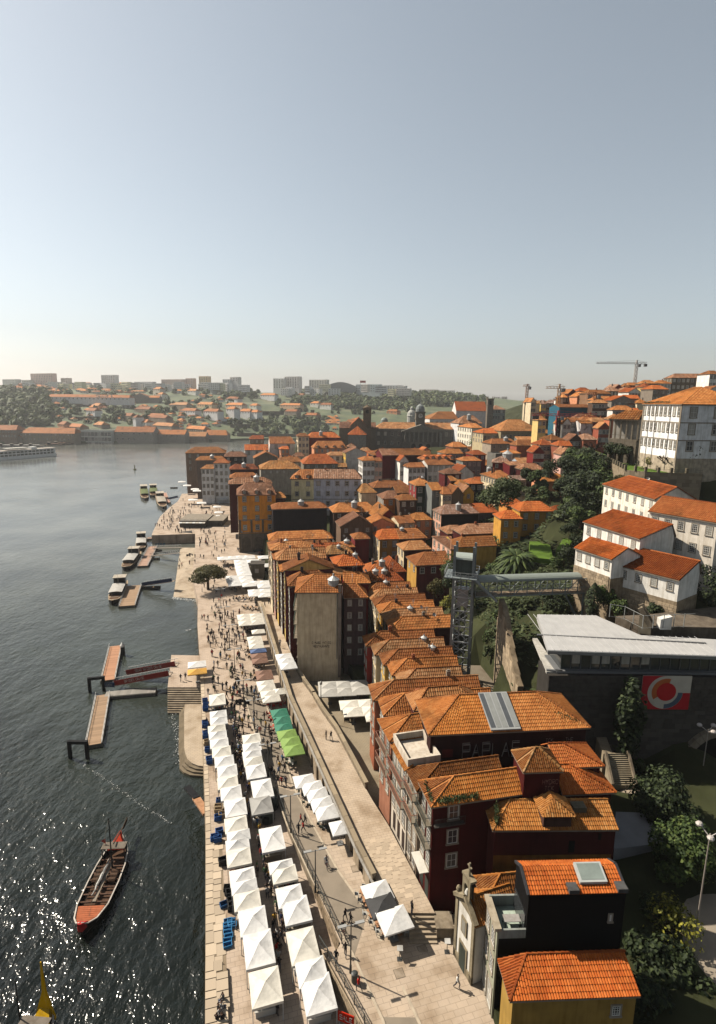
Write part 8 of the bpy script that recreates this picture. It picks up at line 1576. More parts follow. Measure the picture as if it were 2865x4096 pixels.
# ================================================================ PEOPLE
def person_mesh(pose):
    J={'pel':(0,0,.95),'che':(0,0.02,1.3),'nek':(0,.02,1.47),'hed':(0,0,1.6),'top':(0,0,1.74)}
    if pose=='walk': L=[(.09,-.02,.9),(.1,-.22,.5),(.1,-.12,.06),(.1,-.26,.03)]; Rr=[(-.09,.02,.9),(-.1,.16,.48),(-.1,.4,.1),(-.1,.3,.03)]; AL=[(.2,0,1.42),(.25,.15,1.14),(.24,.05,.92)]; AR=[(-.2,0,1.42),(-.25,-.14,1.14),(-.22,-.3,.98)]
    elif pose=='sit': J={'pel':(0,0,.48),'che':(0,0.0,.83),'nek':(0,0,1.0),'hed':(0,-.03,1.13),'top':(0,-.03,1.27)}; L=[(.09,-.05,.48),(.1,-.45,.48),(.1,-.45,.08),(.1,-.6,.04)]; Rr=[(-.09,-.05,.48),(-.1,-.45,.48),(-.1,-.47,.08),(-.1,-.6,.04)]; AL=[(.2,0,.95),(.26,-.05,.68),(.16,-.28,.6)]; AR=[(-.2,0,.95),(-.26,-.05,.68),(-.16,-.28,.6)]
    elif pose=='arm': L=[(.09,0,.9),(.11,-.04,.48),(.12,0,.06),(.12,-.16,.03)]; Rr=[(-.09,0,.9),(-.11,.03,.48),(-.12,.02,.06),(-.12,-.14,.03)]; AL=[(.2,0,1.42),(.27,-.05,1.15),(.12,-.22,1.35)]; AR=[(-.2,0,1.42),(-.27,.03,1.14),(-.2,-.14,.95)]
    else: L=[(.09,0,.9),(.11,-.02,.48),(.12,.03,.06),(.13,-.14,.03)]; Rr=[(-.09,0,.9),(-.11,.02,.48),(-.12,.02,.06),(-.13,-.14,.03)]; AL=[(.2,0,1.42),(.26,.03,1.14),(.25,-.06,.9)]; AR=[(-.2,0,1.42),(-.26,.03,1.14),(-.25,-.06,.9)]
    v=[J['pel'],J['che'],J['nek'],J['hed'],J['top']]; r=[.15,.17,.07,.1,.09]; e=[(0,1),(1,2),(2,3),(3,4)]; tag=[0,1,2,2,3]
    for ch,root,rr,tg in ((L,0,[.11,.075,.05,.045],0),(Rr,0,[.11,.075,.05,.045],0),(AL,1,[.075,.055,.04],1),(AR,1,[.075,.055,.04],1)):
        pr=root
        for p,q in zip(ch,rr): v.append(p); r.append(q); tag.append(tg); e.append((pr,len(v)-1)); pr=len(v)-1
    me=bpy.data.meshes.new('sk'); me.from_pydata(v,e,[]); o=bpy.data.objects.new('sk',me); COL.objects.link(o); o.modifiers.new('s','SKIN'); 
    for i,sv in enumerate(me.skin_vertices[0].data): sv.radius=(r[i],r[i]*.8); sv.use_root=(i==0)
    sm=o.modifiers.new('d','SUBSURF'); sm.levels=1; sm.render_levels=1
    dg=bpy.context.evaluated_depsgraph_get(); m2=bpy.data.meshes.new_from_object(o.evaluated_get(dg)); bpy.data.objects.remove(o); m2.name='person'
    for m_ in (objcol('shirt'),MATS['trousers'],paint((.42,.25,.17),.6,.1,3.,False),paint((.03,.02,.015),.7,.1,3.,False)): m2.materials.append(m_)
    hz=J['hed'][2]; pz=J['pel'][2]; sh=J['nek'][2]
    for p in m2.polygons:
        c=p.center; k=0
        if c.z>hz+.05 or (c.z>sh+.06 and c.y>.02): k=3
        elif c.z>sh+.02: k=2
        elif pose!='sit' and c.z<pz-.02 and abs(c.x)<.19: k=1
        elif pose=='sit' and (c.z<.5 or c.y<-.3) : k=1
        elif any((Vector(c)-Vector(a[-1])).length<.1 for a in (AL,AR)): k=2
        p.material_index=k; p.use_smooth=True
    return m2
m,nt,b_=newmat('trousers'); oi=node(nt,'ShaderNodeObjectInfo'); r_=ramp(nt,[(0,(.008,.009,.012)),(.5,(.02,.025,.045)),(.75,(.01,.01,.01)),(.92,(.13,.1,.08)),(1,(.24,.22,.2))]); nt.links.new(oi.outputs['Random'],r_.inputs[0]); nt.links.new(r_.outputs[0],b_.inputs['Base Color']); MATS['trousers']=m
PM={k:person_mesh(k) for k in ('walk','stand','arm','sit')}
CLO=[('black',(.012,.012,.014))]*6+[('dark grey',(.05,.05,.055)),('navy',(.015,.02,.06)),('brown',(.1,.06,.04)),('white',(.65,.63,.6)),('red',(.4,.03,.025)),('blue',(.06,.15,.3)),('pale grey',(.35,.34,.33)),('green',(.05,.12,.05)),('mustard',(.45,.25,.03))]
random.seed(14); NPEO=0; CROWD=[]
def person(p,z,where,grp,pose=None,clo=None,rz=None):
    global NPEO; NPEO+=1; pose=pose or random.choice(['walk','walk','stand','arm']); c=clo or random.choice(CLO); s=random.uniform(.94,1.05)
    if p[1]>190 or (p[1]>128 and grp and grp.startswith('stroll')): CROWD.append((pose,Vector((p[0],p[1],z)),random.uniform(0,6.28))); return
    verb={'walk':'walking','stand':'standing','arm':'standing, arm raised,','sit':'sitting'}[pose]
    return link('person',PM[pose],None,(p[0],p[1],z),random.uniform(0,6.28) if rz is None else rz,'%s-clad person %s %s'%(c[0],verb,where),'person',grp,scale=(s,s,s),color=c[1])
def people(fr,pts,where,grp,z=None,pose=None):
    for x,y in pts:
        zz=QZ if z is None else z
        p=AZ(fr,x,y,zz)
        if z is None and p.y<79 and p.x>wlx(p.y): zz=roadz(p.y); p=AZ(fr,x,y,zz); zz=roadz(p.y)+.02
        person(p,zz+.01,where,grp,pose)
people('g',[(455,680),(365,760),(385,755),(420,765),(480,730),(490,750),(580,735),(600,740),(632,735),(652,740),(640,790),(655,795),(560,625),(588,630),(620,610),(470,595),(545,565),(520,600),(570,500),(495,520),(470,480),(365,500),(385,460),(380,400),(540,390),(505,380),(480,430),(540,810),(520,885),(550,885),(470,910),(425,955),(495,1000),(480,960),(440,1010),(455,1090),(460,1095),(690,870),(705,930),(680,945),(660,985),(680,1005),(640,880),(600,950),(570,950),(500,660),(520,680),(690,1110),(700,1100),(685,1150),(665,1230),(470,1250),(510,1195),(475,1190),(740,1240),(760,1300),(735,1290),(470,1330),(515,1335),(555,1400),(590,1390),(625,1430),(655,1430),(780,1450),(815,1430),(855,1430),(640,1500),(745,1440),(590,1480),(845,1525),(880,1530),(590,1550),(640,1580),(665,1590)],'on the promenade between the tree and the tents','people on the promenade')
people('g',[(170,1320),(213,1310)],'on the landing platform','people on the landing platform',3.4)
people('g',[(410,860),(490,640),(520,690),(575,960),(590,1110),(620,1120),(640,1220),(620,1250),(660,1380),(690,1450),(420,1430),(470,1400),(405,1710),(790,1760),(650,580),(680,580),(720,590),(760,590),(730,820),(760,850),(800,870),(830,870),(880,1180),(840,1190),(1170,1300),(1180,1330),(1200,1360),(1210,1400),(1230,1390)],'at the promenade benches and tables','people seated along the promenade',None,'sit')
people('g',[(300,190),(250,250),(160,230),(180,270),(155,290),(300,240),(500,125),(480,110),(455,160),(470,190),(545,145),(570,140),(410,80),(405,60),(395,55),(350,60),(340,30),(700,130),(690,125),(890,165),(380,195),(350,190),(520,200)],'on the quay near the bend of the square','people near the bend of the square')
people('g',[(1080,995),(940,640),(975,610)],'on the far upper street','people on the far upper street',SZ-.05)
people('n',[(1485,690),(1538,695)],'side by side on the upper street','couple on the upper street',SZ)
random.seed(15)
FR_W=lambda y: interp(y,[(2780,62),(3100,75),(3500,95),(3915,130)])
people('n',[(470,380),(500,395),(480,470),(455,490),(510,500),(560,510),(590,545),(655,510),(610,495),(745,470),(715,465),(715,300),(755,320),(480,270),(500,200),(460,200),(415,150),(375,165),(640,220),(690,190),(735,190),(270,100),(330,90),(285,80),(505,630),(550,620),(780,640),(830,650),(875,610),(885,680),(840,580),(815,760),(860,790),(900,770),(560,720),(485,800),(560,810),(510,840),(540,900),(555,930),(530,870),(515,900),(545,960),(570,1000),(590,1040),(560,1080),(600,1100),(610,1140),(575,1130),(590,1020),(640,1100),(650,1270),(620,1340),(640,1420),(670,1450),(700,1480),(660,1560),(720,1640),(710,1600),(880,1060),(900,1080),(690,1180)],'in the crowd between the two rows of white tents','people in the market crowd')
people('n',[(970,955),(1018,945),(990,1030),(1040,1045),(935,1110),(975,1075),(970,1180),(1010,1190),(1055,1195)],'walking on the asphalt beside the lime parasols','people on the road by the lime parasols',None,'walk')
people('n',[(1215,1600),(1260,1600),(1190,1710),(1240,1690)],'walking together on the asphalt near the lamp posts','group of four on the road',None,'walk')
people('n',[(1195,1310),(1230,1290),(1360,1490),(1450,1650),(1440,1600),(1560,1720),(1280,1340)],'at the sloping terrace tables','people at the sloping terrace',None,'stand')
people('m',[(645,250),(715,260),(750,290),(770,360),(735,440),(730,410),(790,740),(820,830),(860,850),(805,860),(830,900),(850,960),(845,1100),(800,690),(905,780),(900,700),(820,960),(835,1040),(640,200),(760,330)],'in the aisle between the nearest white tents','people in the near market aisle')
people('m',[(330,1400),(285,1500),(300,1540),(320,1590),(270,1590),(310,1480)],'resting on the quay slabs at the bottom edge','people on the quay slabs',None,'sit')
people('m',[(825,1515)],'beside the counter of the nearest tent','person at the nearest tent',None,'stand')
random.seed(16)
for fr,x,y,c,pose,lb in (('m',1450,970,CLO[0],'walk','on the road by the near railing'),('m',1365,1040,CLO[0],'stand','leaning at the near railing'),('m',1570,1290,('red',(.45,.02,.015)),'walk','beside the litter bin'),('j',300,880,CLO[0],'walk','pushing past the lamp post'),('j',350,910,CLO[0],'walk','next to the lamp post'),('j',1330,1500,('white',(.7,.68,.64)),'walk','on the open plaza by the pale tiled house'),):
    p=AZ(fr,x,y,5.8); z=roadz(p.y); p=AZ(fr,x,y,z); person(p,z+.02,lb,None,pose,c)
p=AZ('j',912,818,SZ); person(p,SZ+.02,'at the top of the stone steps',None,'stand',CLO[0])
people('x',[(1150,600),(1190,580),(1210,580),(1130,625),(1055,680),(1140,670),(1160,680),(1195,740),(925,790),(955,780),(990,800),(1145,790),(1165,790),(1135,850),(1160,830),(1430,480),(1450,480),(1520,490),(1340,525),(1370,530),(1480,510),(1570,460),(1180,530),(1025,730),(1350,400),(1580,500)],'on the far riverside square','people on the far riverside square')
people('a',[(1300,1140),(1310,1120),(1290,1170),(1335,1210),(1325,1220),(1350,1190),(1340,1180),(1365,1090),(1360,1060),(1330,1060),(1300,1080),(1320,1250),(1335,1260),(1230,1000),(1215,1010),(1190,1000),(1250,990),(1370,1010)],'between the kiosk and the mustard palace','people between the kiosk and the palace')
random.seed(18)
for i in range(70):
    k=random.uniform(0,20); a=rowA[int(k)]; b=rowA[int(k)+1]; f=k-int(k); p=AZ('S',lerp(a[0],b[0],f)+FR_W(lerp(a[1],b[1],f)),lerp(a[1],b[1],f)+random.uniform(10,30),QZ)
    if p.x<wlx(p.y)-.6 or p.y>79: person(p,QZ+.01,'in the crowd between the two rows of white tents','people in the market crowd')
for i in range(110):
    Y=random.uniform(82,150)**1.0; x0=edgex(Y)+1.2; x1=arcx(Y)-4.5; person((lerp(x0,x1,random.uniform(.05,1)**.8),Y),QZ+.01,'strolling on the open promenade','strollers on the open promenade',random.choice(['walk','stand','walk','arm']))
for i in range(120):
    x,y=(random.uniform(650,775),random.uniform(2045,2132)) if i<55 else (random.uniform(800,905),random.uniform(1995,2190)); P=AZ('S',x,y,QZ); CROWD.append((random.choice(['walk','stand','arm']),P+Vector((0,0,.02)),random.uniform(0,6.28)))
cr=MB()
for ps,P,a in CROWD:
    me=PM[ps]; i0=len(cr.v); c,s=math.cos(a),math.sin(a); cr.v+=[(P.x+q.co.x*c-q.co.y*s,P.y+q.co.x*s+q.co.y*c,P.z+q.co.z) for q in me.vertices]
    for q in me.polygons: cr.f.append(tuple(i0+k for k in q.vertices)); cr.m.append(1 if q.material_index==1 else 0)
cr.obj('distant_crowd',[island('crowd_clothes',[(0,(.02,.02,.025)),(.55,(.04,.035,.04)),(.7,(.3,.04,.03)),(.85,(.1,.18,.3)),(1,(.6,.58,.55))],.85,1.,.1),paint((.02,.02,.03),.9,.2,1.,False)],kind='stuff',label='distant strollers on the far square and promenade')
# cyclists
def bicycle(label,p,z,rz):
    t=thing('bicycle',label,'bicycle',(p[0],p[1],z),rz); m_=metal((.03,.03,.03))
    for y in (-.52,.52):
        mb=MB(); pr=None
        for i in range(15):
            a=i*6.2832/14; c=Vector((0,y+.33*math.cos(a),.33+.33*math.sin(a))); pr is not None and mb.bar(pr,c,.045); pr=c
        mb.obj('wheel',[m_],t)
    mb=MB(); mb.bar((0,.52,.33),(0,.1,.85),.05); mb.bar((0,.1,.85),(0,-.42,.8),.05); mb.bar((0,-.05,.33),(0,.1,.9),.05); mb.bar((0,-.52,.33),(0,-.4,.95),.05); mb.bar((0,-.05,.33),(0,-.42,.75),.05); mb.obj('frame',[metal((.2,.03,.03))],t)
    mb=MB(); mb.bar((-.25,-.4,1.),(.25,-.4,1.),.05); mb.obj('handlebar',[m_],t); mb=MB(); mb.box(-.07,.0,.88,.07,.25,.95); mb.obj('saddle',[m_],t)
for fr,x,y,lb,c in (('j',125,385,'cyclist right of the lamp post',('pale grey',(.3,.3,.3))),('j',280,1000,'cyclist by the near lamp post',CLO[0])):
    p=AZ(fr,x,y,5.3); z=roadz(p.y); p=AZ(fr,x,y,z); bicycle('bicycle of the '+lb,p,z+.02,R(20)); person((p.x+.02,p.y+.12,0),z+.42,'as the '+lb,None,'sit',c,R(20))
# ================================================================ LAMPS, BINS, SIGNS, KIOSKS, CARS
blkm=metal((.03,.032,.03),.5)
def lamp(label,p,z,h,rz,kind='twin',col=None,group=None):
    t=thing('street_lamp',label,'street lamp',(p[0],p[1],z),rz,group); m_=metal(col,.45) if col else blkm
    mb=MB(); mb.tube((0,0,0),(0,0,h),.09,.06,8); mb.tube((0,0,0),(0,0,.9),.14,.12,8); mb.obj('pole',[m_],t)
    if kind=='twin':
        for s in (-1,1): mb=MB(); mb.bar((0,0,h-.1),(s*.9,0,h),.06); mb.box(s*.9-.45,-.16,h-.02,s*.9+.45,.16,h+.07); mb.obj('lamp_head',[metal((.35,.35,.34),.4)],t)
    elif kind=='globe':
        for k in range(3): a=k*2.09; mb=MB(); mb.bar((0,0,h-.4),(.9*math.cos(a),.9*math.sin(a),h+.2),.07); mb.lathe([(0,-.28),(.3,-.15),(.38,.05),(.25,.22),(0,.3)],(1.15*math.cos(a),1.15*math.sin(a),h+.3),8); mb.obj('lamp_head',[metal((.5,.45,.42),.4)],t)
    else: mb=MB(); mb.lathe([(.1,0),(.24,.1),(.26,.5),(.12,.66),(0,.75)],(0,0,h),8); mb.obj('lantern',[paint((.5,.48,.44),.4)],t)
LP=[('j',350,1355,'nearest tall twin headed lamp post beside the litter bin'),('m',1175,388,'second twin headed lamp post from the camera, above the market wall'),('n',1108,1690,'third twin headed lamp post from the camera, on the railing line'),('n',865,1090,'fourth twin headed lamp post, at the edge of the right tent row'),('n',718,580,'fifth twin headed lamp post along the road'),('n',608,350,'sixth twin headed lamp post, beside the parked scooters'),('g',665,1250,'seventh twin headed lamp post along the promenade'),('g',618,1010,'eighth twin headed lamp post along the promenade'),('g',575,830,'ninth twin headed lamp post along the promenade'),('g',538,650,'tenth twin headed lamp post, near the tree')]
for fr,x,y,lb in LP:
    p=AZ(fr,x,y,5); z=roadz(p.y) if p.x>wlx(p.y)-.3 and p.y<79 else QZ; p=AZ(fr,x,y,z); lamp(lb,p,z,5.7,UA)
for fr,x,y,h,lb in (('k',193,515,4.2,'black lantern post on the upper street parapet'),('g',735,140,8,'tall black lantern post in front of the mustard palace')): z=SZ if fr=='k' else QZ; lamp(lb,AZ(fr,x,y,z),z,h,0,'lantern')
p=AZ('p',555,1375,6.5); lamp('tall silver three-armed street lamp at the lower right edge',p,6.5,AY('p',740,345,p.y).z-6.5,0,'globe',(.35,.3,.26))
p=AZ('v',1465,1560,7.0); lamp('tall silver three-armed street lamp by the tunnel arch',p,7.0,AY('v',1545,1080,p.y).z-7.,.5,'globe',(.35,.3,.26))
p=AZ('v',1510,2290,6.5); 
p=AZ('j',387,1440,6.0); t=thing('litter_bin','dark cylindrical litter bin at the near lamp post','bin',(p.x,p.y,roadz(p.y))); mb=MB(); mb.lathe([(.28,0),(.32,.1),(.32,1.0),(.34,1.05),(.2,1.15),(0,1.17)],n=12); mb.obj('bin_body',[metal((.03,.035,.033))],t)
for lb,(x,y) in (('large dark green recycling bell nearest the railing',(905,1420)),('large dark recycling bell behind the first one',(890,1340)),('grey recycling bell between the two tents',(860,1560))):
    p=AZ('n',x,y,QZ); t=thing('recycling_bell',lb,'container',p); mb=MB(); mb.lathe([(.9,0),(1.0,.3),(1.0,1.2),(.8,1.7),(.35,1.95),(0,2.0)],n=14); mb.obj('container_body',[paint((.06,.075,.065),.45,.15)],t); mb=MB(); mb.box(-.35,-1.03,1.05,.35,-.9,1.35); mb.obj('slot',[paint(DARK)],t)
for lb,fr,x,y in (('white menu board on a stand in the open plaza','j',800,1230),('white menu board by the chapel railing','j',1235,1160)):
    p=AZ(fr,x,y,6); t=thing('menu_board',lb,'sign',(p.x,p.y,roadz(p.y))); mb=MB(); mb.box(-.03,-.03,0,.03,.03,1.3); mb.box(-.25,-.25,0,.25,.25,.05); mb.obj('stand',[blkm],t); mb=MB(); mb.hexa([(-.3,-.25,1.3),(.3,-.25,1.3),(.3,.15,1.55),(-.3,.15,1.55),(-.3,-.27,1.34),(.3,-.27,1.34),(.3,.13,1.59),(-.3,.13,1.59)]); mb.obj('board',[paint(WHITE)],t)
p=AZ('k',430,655,YZ); t=thing('chalkboard','black chalkboard menu in the courtyard','sign',p); mb=MB(); mb.box(-.5,-.05,.1,.5,.05,1.5); mb.obj('board',[paint((.03,.03,.03))],t); mb=MB(); mb.box(-.5,-.3,0,-.44,.3,.1); mb.box(.44,-.3,0,.5,.3,.1); mb.obj('feet',[wood],t)
p=AZ('m',1425,1650,QZ); t=thing('red_sign','red sales sign with white lettering at the bottom edge','sign',(p.x+.3,p.y,QZ),R(-20)); mb=MB(); mb.box(-.8,-.05,.8,.8,.05,1.9); b=mb.obj('board',[paint((.6,.03,.01))],t); write(b,'SALE',-.6,1.1,.5,(.8,.78,.74),.08,1.3,-.07); mb=MB(); mb.box(-.7,-.05,0,-.6,.05,.8); mb.box(.6,-.05,0,.7,.05,.8); mb.obj('legs',[metal()],t)
for lb,fr,x,y in (('square manhole cover in the open plaza','j',798,1362),('square manhole cover below the parasols by the steps','j',1012,1145),('square manhole cover on the terrace pavement','j',395,400)):
    p=AZ(fr,x,y,5.9); z=roadz(p.y); p=AZ(fr,x,y,z); t=thing('manhole_cover',lb,'manhole',(p.x,p.y,z),UA); mb=MB(); mb.box(-.5,-.5,0,.5,.5,.012); mb.obj('rim',[paint((.2,.16,.12))],t); mb=MB(); mb.box(-.44,-.44,.012,.44,.44,.02); mb.obj('lid',[paint((.36,.29,.22))],t)
# kiosk on the far square
p=AZ('a',1155,1140,QZ); t=thing('cafe_kiosk','low flat roofed cafe kiosk with striped awning on the far square','kiosk',(p.x,p.y,QZ),R(2)); mb=MB(); mb.box(0,0,0,12,16,3.); mb.box(12.2,3,0,19,17,2.6); mb.obj('kiosk_body',[paint((.12,.1,.08))],t); mb=MB(); mb.box(-.5,2.5,3.,12.3,16.5,3.2); mb.box(12.4,2.5,2.6,19.5,17.5,2.8); mb.obj('roof',[paint((.30,.26,.21))],t)
for i in range(8): mb=MB(); mb.hexa([(i*1.5,-1.5,2.3),(i*1.5+1.4,-1.5,2.3),(i*1.5+1.4,2.4,3.),(i*1.5,2.4,3.),(i*1.5,-1.5,2.35),(i*1.5+1.4,-1.5,2.35),(i*1.5+1.4,2.4,3.05),(i*1.5,2.4,3.05)]); mb.obj('awning_strip',[fabric((.62,.56,.48) if i%2 else (.75,.73,.7))],t)
# market hut in the parasol square
p=AZ('g',870,375,QZ); t=thing('stone_kiosk','small dark stone kiosk among the white parasols','kiosk',(p.x-2,p.y,QZ),R(6)); mb=MB(); mb.box(0,0,0,4.2,4,4.6); mb.obj('kiosk_wall',[paint((.2,.17,.13))],t); mb=MB(); mb.box(-.3,-.3,4.6,4.5,4.3,4.9); mb.obj('flat_roof',[paint((.1,.09,.08))],t); mb=MB(); mb.box(1.3,-.05,1.8,2.5,0,3.2); mb.obj('notice',[paint((.55,.5,.45))],t)
# parked car by the arcades
p=AZ('g',880,130,QZ); t=thing('parked_car','dark teal car parked in front of the palace arcades','car',p,R(8)); mb=MB()
pf=[(-2.1,.35),(-2.1,.8),(-1.2,.9),(-.7,1.4),(.8,1.42),(1.5,.95),(2.1,.85),(2.1,.35)]
for (a,b),(c,d) in zip(pf,pf[1:]+pf[:1]): mb.poly([(a,-.85,b),(a,.85,b),(c,.85,d),(c,-.85,d)])
mb.poly([(a,-.85,b) for a,b in pf]); mb.poly([(a,.85,b) for a,b in pf[::-1]]); mb.obj('body',[paint((.02,.07,.08),.25,.1,1.,False,0,'car_paint',.6)],t)
for x in (-1.3,1.3):
    for s in (-1,1): mb=MB(); mb.tube((x,s*.72,.33),(x,s*.9,.33),.33,None,12); mb.obj('wheel',[paint(DARK)],t)
mb=MB(); mb.box(-.75,-.87,.92,.85,.87,1.3); mb.obj('side_windows',[glassmat()],t)
# scooters parked along the promenade
def scooter(label,p,z,rz,grp):
    t=thing('scooter',label,'scooter',(p[0],p[1],z),rz,grp)
    for y in (-.6,.6): mb=MB(); mb.tube((-.06,y,.27),(.06,y,.27),.27,None,10); mb.obj('wheel',[paint(DARK)],t)
    mb=MB(); mb.box(-.17,0,.3,.17,.8,.75); mb.box(-.15,-.3,.28,.15,.1,.36); mb.hexa([(-.18,-.4,.3),(.18,-.4,.3),(.18,-.3,.3),(-.18,-.3,.3),(-.14,-.5,1.),(.14,-.5,1.),(.14,-.42,1.),(-.14,-.42,1.)]); mb.obj('body',[paint((.03,.03,.035),.3,.2)],t)
    mb=MB(); mb.box(-.14,.0,.75,.14,.75,.85); mb.obj('seat',[paint((.02,.015,.015))],t); mb=MB(); mb.bar((-.32,-.45,1.03),(.32,-.45,1.03),.05); mb.obj('handlebar',[blkm],t)
for x,y in ((560,310),(590,300),(620,310)): scooter('black scooter parked by the sixth lamp post',AZ('n',x,y,QZ),QZ,R(90+random.uniform(-10,10)),'scooters by the lamp post')
for x,y in ((240,175),(262,165)): scooter('dark scooter parked on the quay beyond the tree',AZ('g',x,y,QZ),QZ,R(80),'scooters beyond the tree')
# bench shapes along the promenade
bb=MB(); bb.box(-.9,-.25,.4,.9,.25,.5); bb.box(-.8,-.2,0,-.6,.2,.4); bb.box(.6,-.2,0,.8,.2,.4)
BBM=bb.mesh('bench',[paint((.33,.27,.2))])
for i,(x,y) in enumerate(((520,690),(600,1020),(625,1270),(690,1400),(740,1530),(430,870),(670,1290))): p=AZ('g',x,y,QZ); link('stone_bench',BBM,None,p,UA+1.57,'low stone bench on the promenade, %s from the far end'%ordn[i],'bench','stone benches on the promenade')
# ================================================================ VEGETATION, near and middle
P=AZ('g',420,478,QZ); tree('broad umbrella shaped olive green tree on the promenade',P,7.5,6.3,2.3,'olive',5200,.42,22,th=5.2,flat=.8,limbs=8)
tree('dense bushy dark green tree beside the far right street, upper crown',(40.5,65,5),11,4.2,4.0,'dark',5200,.36,24,th=6.5); tree('dense bushy dark green tree beside the far right street, lower crown',(38.5,58,5),10,4.0,3.8,'green',5200,.34,24,th=5.5)
P=AY('p',300,1650,50); tree('sparse bush with yellow spring leaves at the bottom right corner',(P.x-.5,50,5.5),6,3.4,2.6,'yellow',900,.3,16,th=3.2,limbs=9); tree('dark leafless-looking bush left of the yellow one at the bottom right',(P.x-3.5,47.5,5.5),6,3.2,2.4,'dark',1400,.35,14,th=3.,limbs=9)
for lb,x,y,h,r,kd in (('dark bush right of the yellow house',27.5,43.5,5,2.6,'dark'),('low dark bush against the dark house',26.2,47.5,4,2.,'dark'),('green bush at the bottom edge of the garden',29.5,39,4.5,2.6,'green'),('dark bush between the shed and the street',33,52.5,5,2.6,'dark'),('dark bush behind the yellow spring bush',32,46,5,2.8,'dark')): tree(lb,(x,y,5),h,r,h*.42,kd,1500,.34,12,th=h*.5,limbs=7)
def cyp(label,P,h,r,kind='dark',n=2600):
    t=thing('cypress_tree',label,'tree',P); mb=MB(); rnd=random.Random(4)
    for i in range(n):
        z=rnd.uniform(0,1); rr=r*math.sin(math.pi*min(1,.12+z*.88))**.7*rnd.uniform(.6,1.1); a=rnd.uniform(0,6.283); p=Vector((rr*math.cos(a),rr*math.sin(a),z*h)); d=Vector((math.cos(a),math.sin(a),.5)).normalized(); tt=d.orthogonal().normalized(); b=d.cross(tt); l=.4; mb.poly([p-tt*l*.4-b*l*.5,p+tt*l*.4-b*l*.5,p+tt*l*.2+b*l*.6])
    mb.obj('crown',[leafm(kind)],t); mb=MB(); mb.tube((0,0,-1),(0,0,h*.6),.25,.1,6); mb.obj('trunk',[bark],t)
tree('tall black-green creeper covered tree against the viaduct wall',(40.3,76.2,6),19,2.3,7.5,'dark',4200,.5,26,th=10,limbs=3); 
P=AZ('t',860,690,24); cyp('dark rounded cypress at the foot of the footbridge',P,6,1.5,'dark',900)
def palm(label,P,h,r,n=34):
    t=thing('palm_tree',label,'palm',P); mb=MB(); mb.tube((0,0,-1),(.2,0,h),.38,.3,8); mb.obj('trunk',[bark],t); mb=MB(); rnd=random.Random(8)
    for i in range(n):
        a=i*2.4; e=rnd.uniform(-.1,1.2); pr=None; d=Vector((math.cos(a),math.sin(a),0)); s=Vector((-d.y,d.x,0))
        for k in range(7):
            t_=k/6; c=Vector((.2,0,h))+d*r*t_*math.cos(e*.6)+Vector((0,0,r*(math.sin(e)*t_-.75*t_*t_))); w=.42*math.sin(math.pi*(.12+.86*t_))*r/4
            if pr is not None: mb.poly([pr[0],pr[0]+s*pr[1]+Vector((0,0,-pr[1]*.5)),c+s*w+Vector((0,0,-w*.5)),c]); mb.poly([pr[0]-s*pr[1]+Vector((0,0,-pr[1]*.5)),pr[0],c,c-s*w+Vector((0,0,-w*.5))])
            pr=(c,w)
    mb.obj('fronds',[leafm('green')],t)
P=AZ('t',395,430,20); palm('large drooping palm in the garden behind the lift tower',(P.x,P.y,17),6.5,6.2,60)
P=AY('u',545,470,385); palm('palm in front of the white corner house',(P.x,P.y,P.z-4),7,6)
HT=[('e',560,900,176,13,5,'dark','tall dark tree left of the ivy bank'),('e',640,880,178,15,6,'green','tall ivy covered tree on the bank below the lawn'),('e',720,890,176,14,6,'dark','dark tree in the middle of the ivy bank'),('e',780,930,172,12,5,'green','green tree at the right of the ivy bank'),('e',590,1010,168,13,5.5,'dark','dark tree low on the ivy bank'),('e',670,1030,166,14,6,'dark','big dark tree low on the ivy bank'),('e',740,1060,164,13,5.5,'green','broad tree above the white middle house'),('e',640,1120,160,10,4.5,'dark','dark tree beside the white middle house'),('e',380,1080,182,4,2.4,'mid','light green bush tree above the ochre villa'),('e',300,1000,190,5,2.6,'mid','light tree in the terraced garden'),('e',350,920,210,5,2.6,'dark','dark tree behind the small orange roof'),('e',260,1100,190,5,3.5,'mid','bush tree left of the villa'),('e',470,1010,186,8,3.5,'olive','brownish tree behind the villa'),('e',560,1180,158,9,4,'dark','dark tree right of the ochre villa'),('e',600,1230,152,8,3.6,'green','green tree left of the white middle house'),('e',530,1150,162,7,3.4,'green','low tree beside the ochre villa'),('e',500,840,200,9,5,'dark','dark tree at the top left of the ivy bank'),('e',570,790,195,9,5,'green','green tree below the left end of the lawn'),('e',640,790,190,9,5,'dark','dark tree under the bare pollard')]
for fr,x,y,Y,h,r,kd,lb in HT: P=AY(fr,x,y,Y); tree(lb,(P.x,P.y,P.z-h*.55),h,r,h*.42,kd,2600,.6,14,th=h*.5)
P=AZ('e',852,846,gz); tree('dark round topped tree on the palace lawn',P,6.5,4.6,2.2,'dark',2600,.4,16,th=4.2); P=AZ('e',1392,905,gz); tree('dense dark evergreen in front of the palace corner',P,8,4.8,3.6,'dark',3800,.4,18,th=4.2)
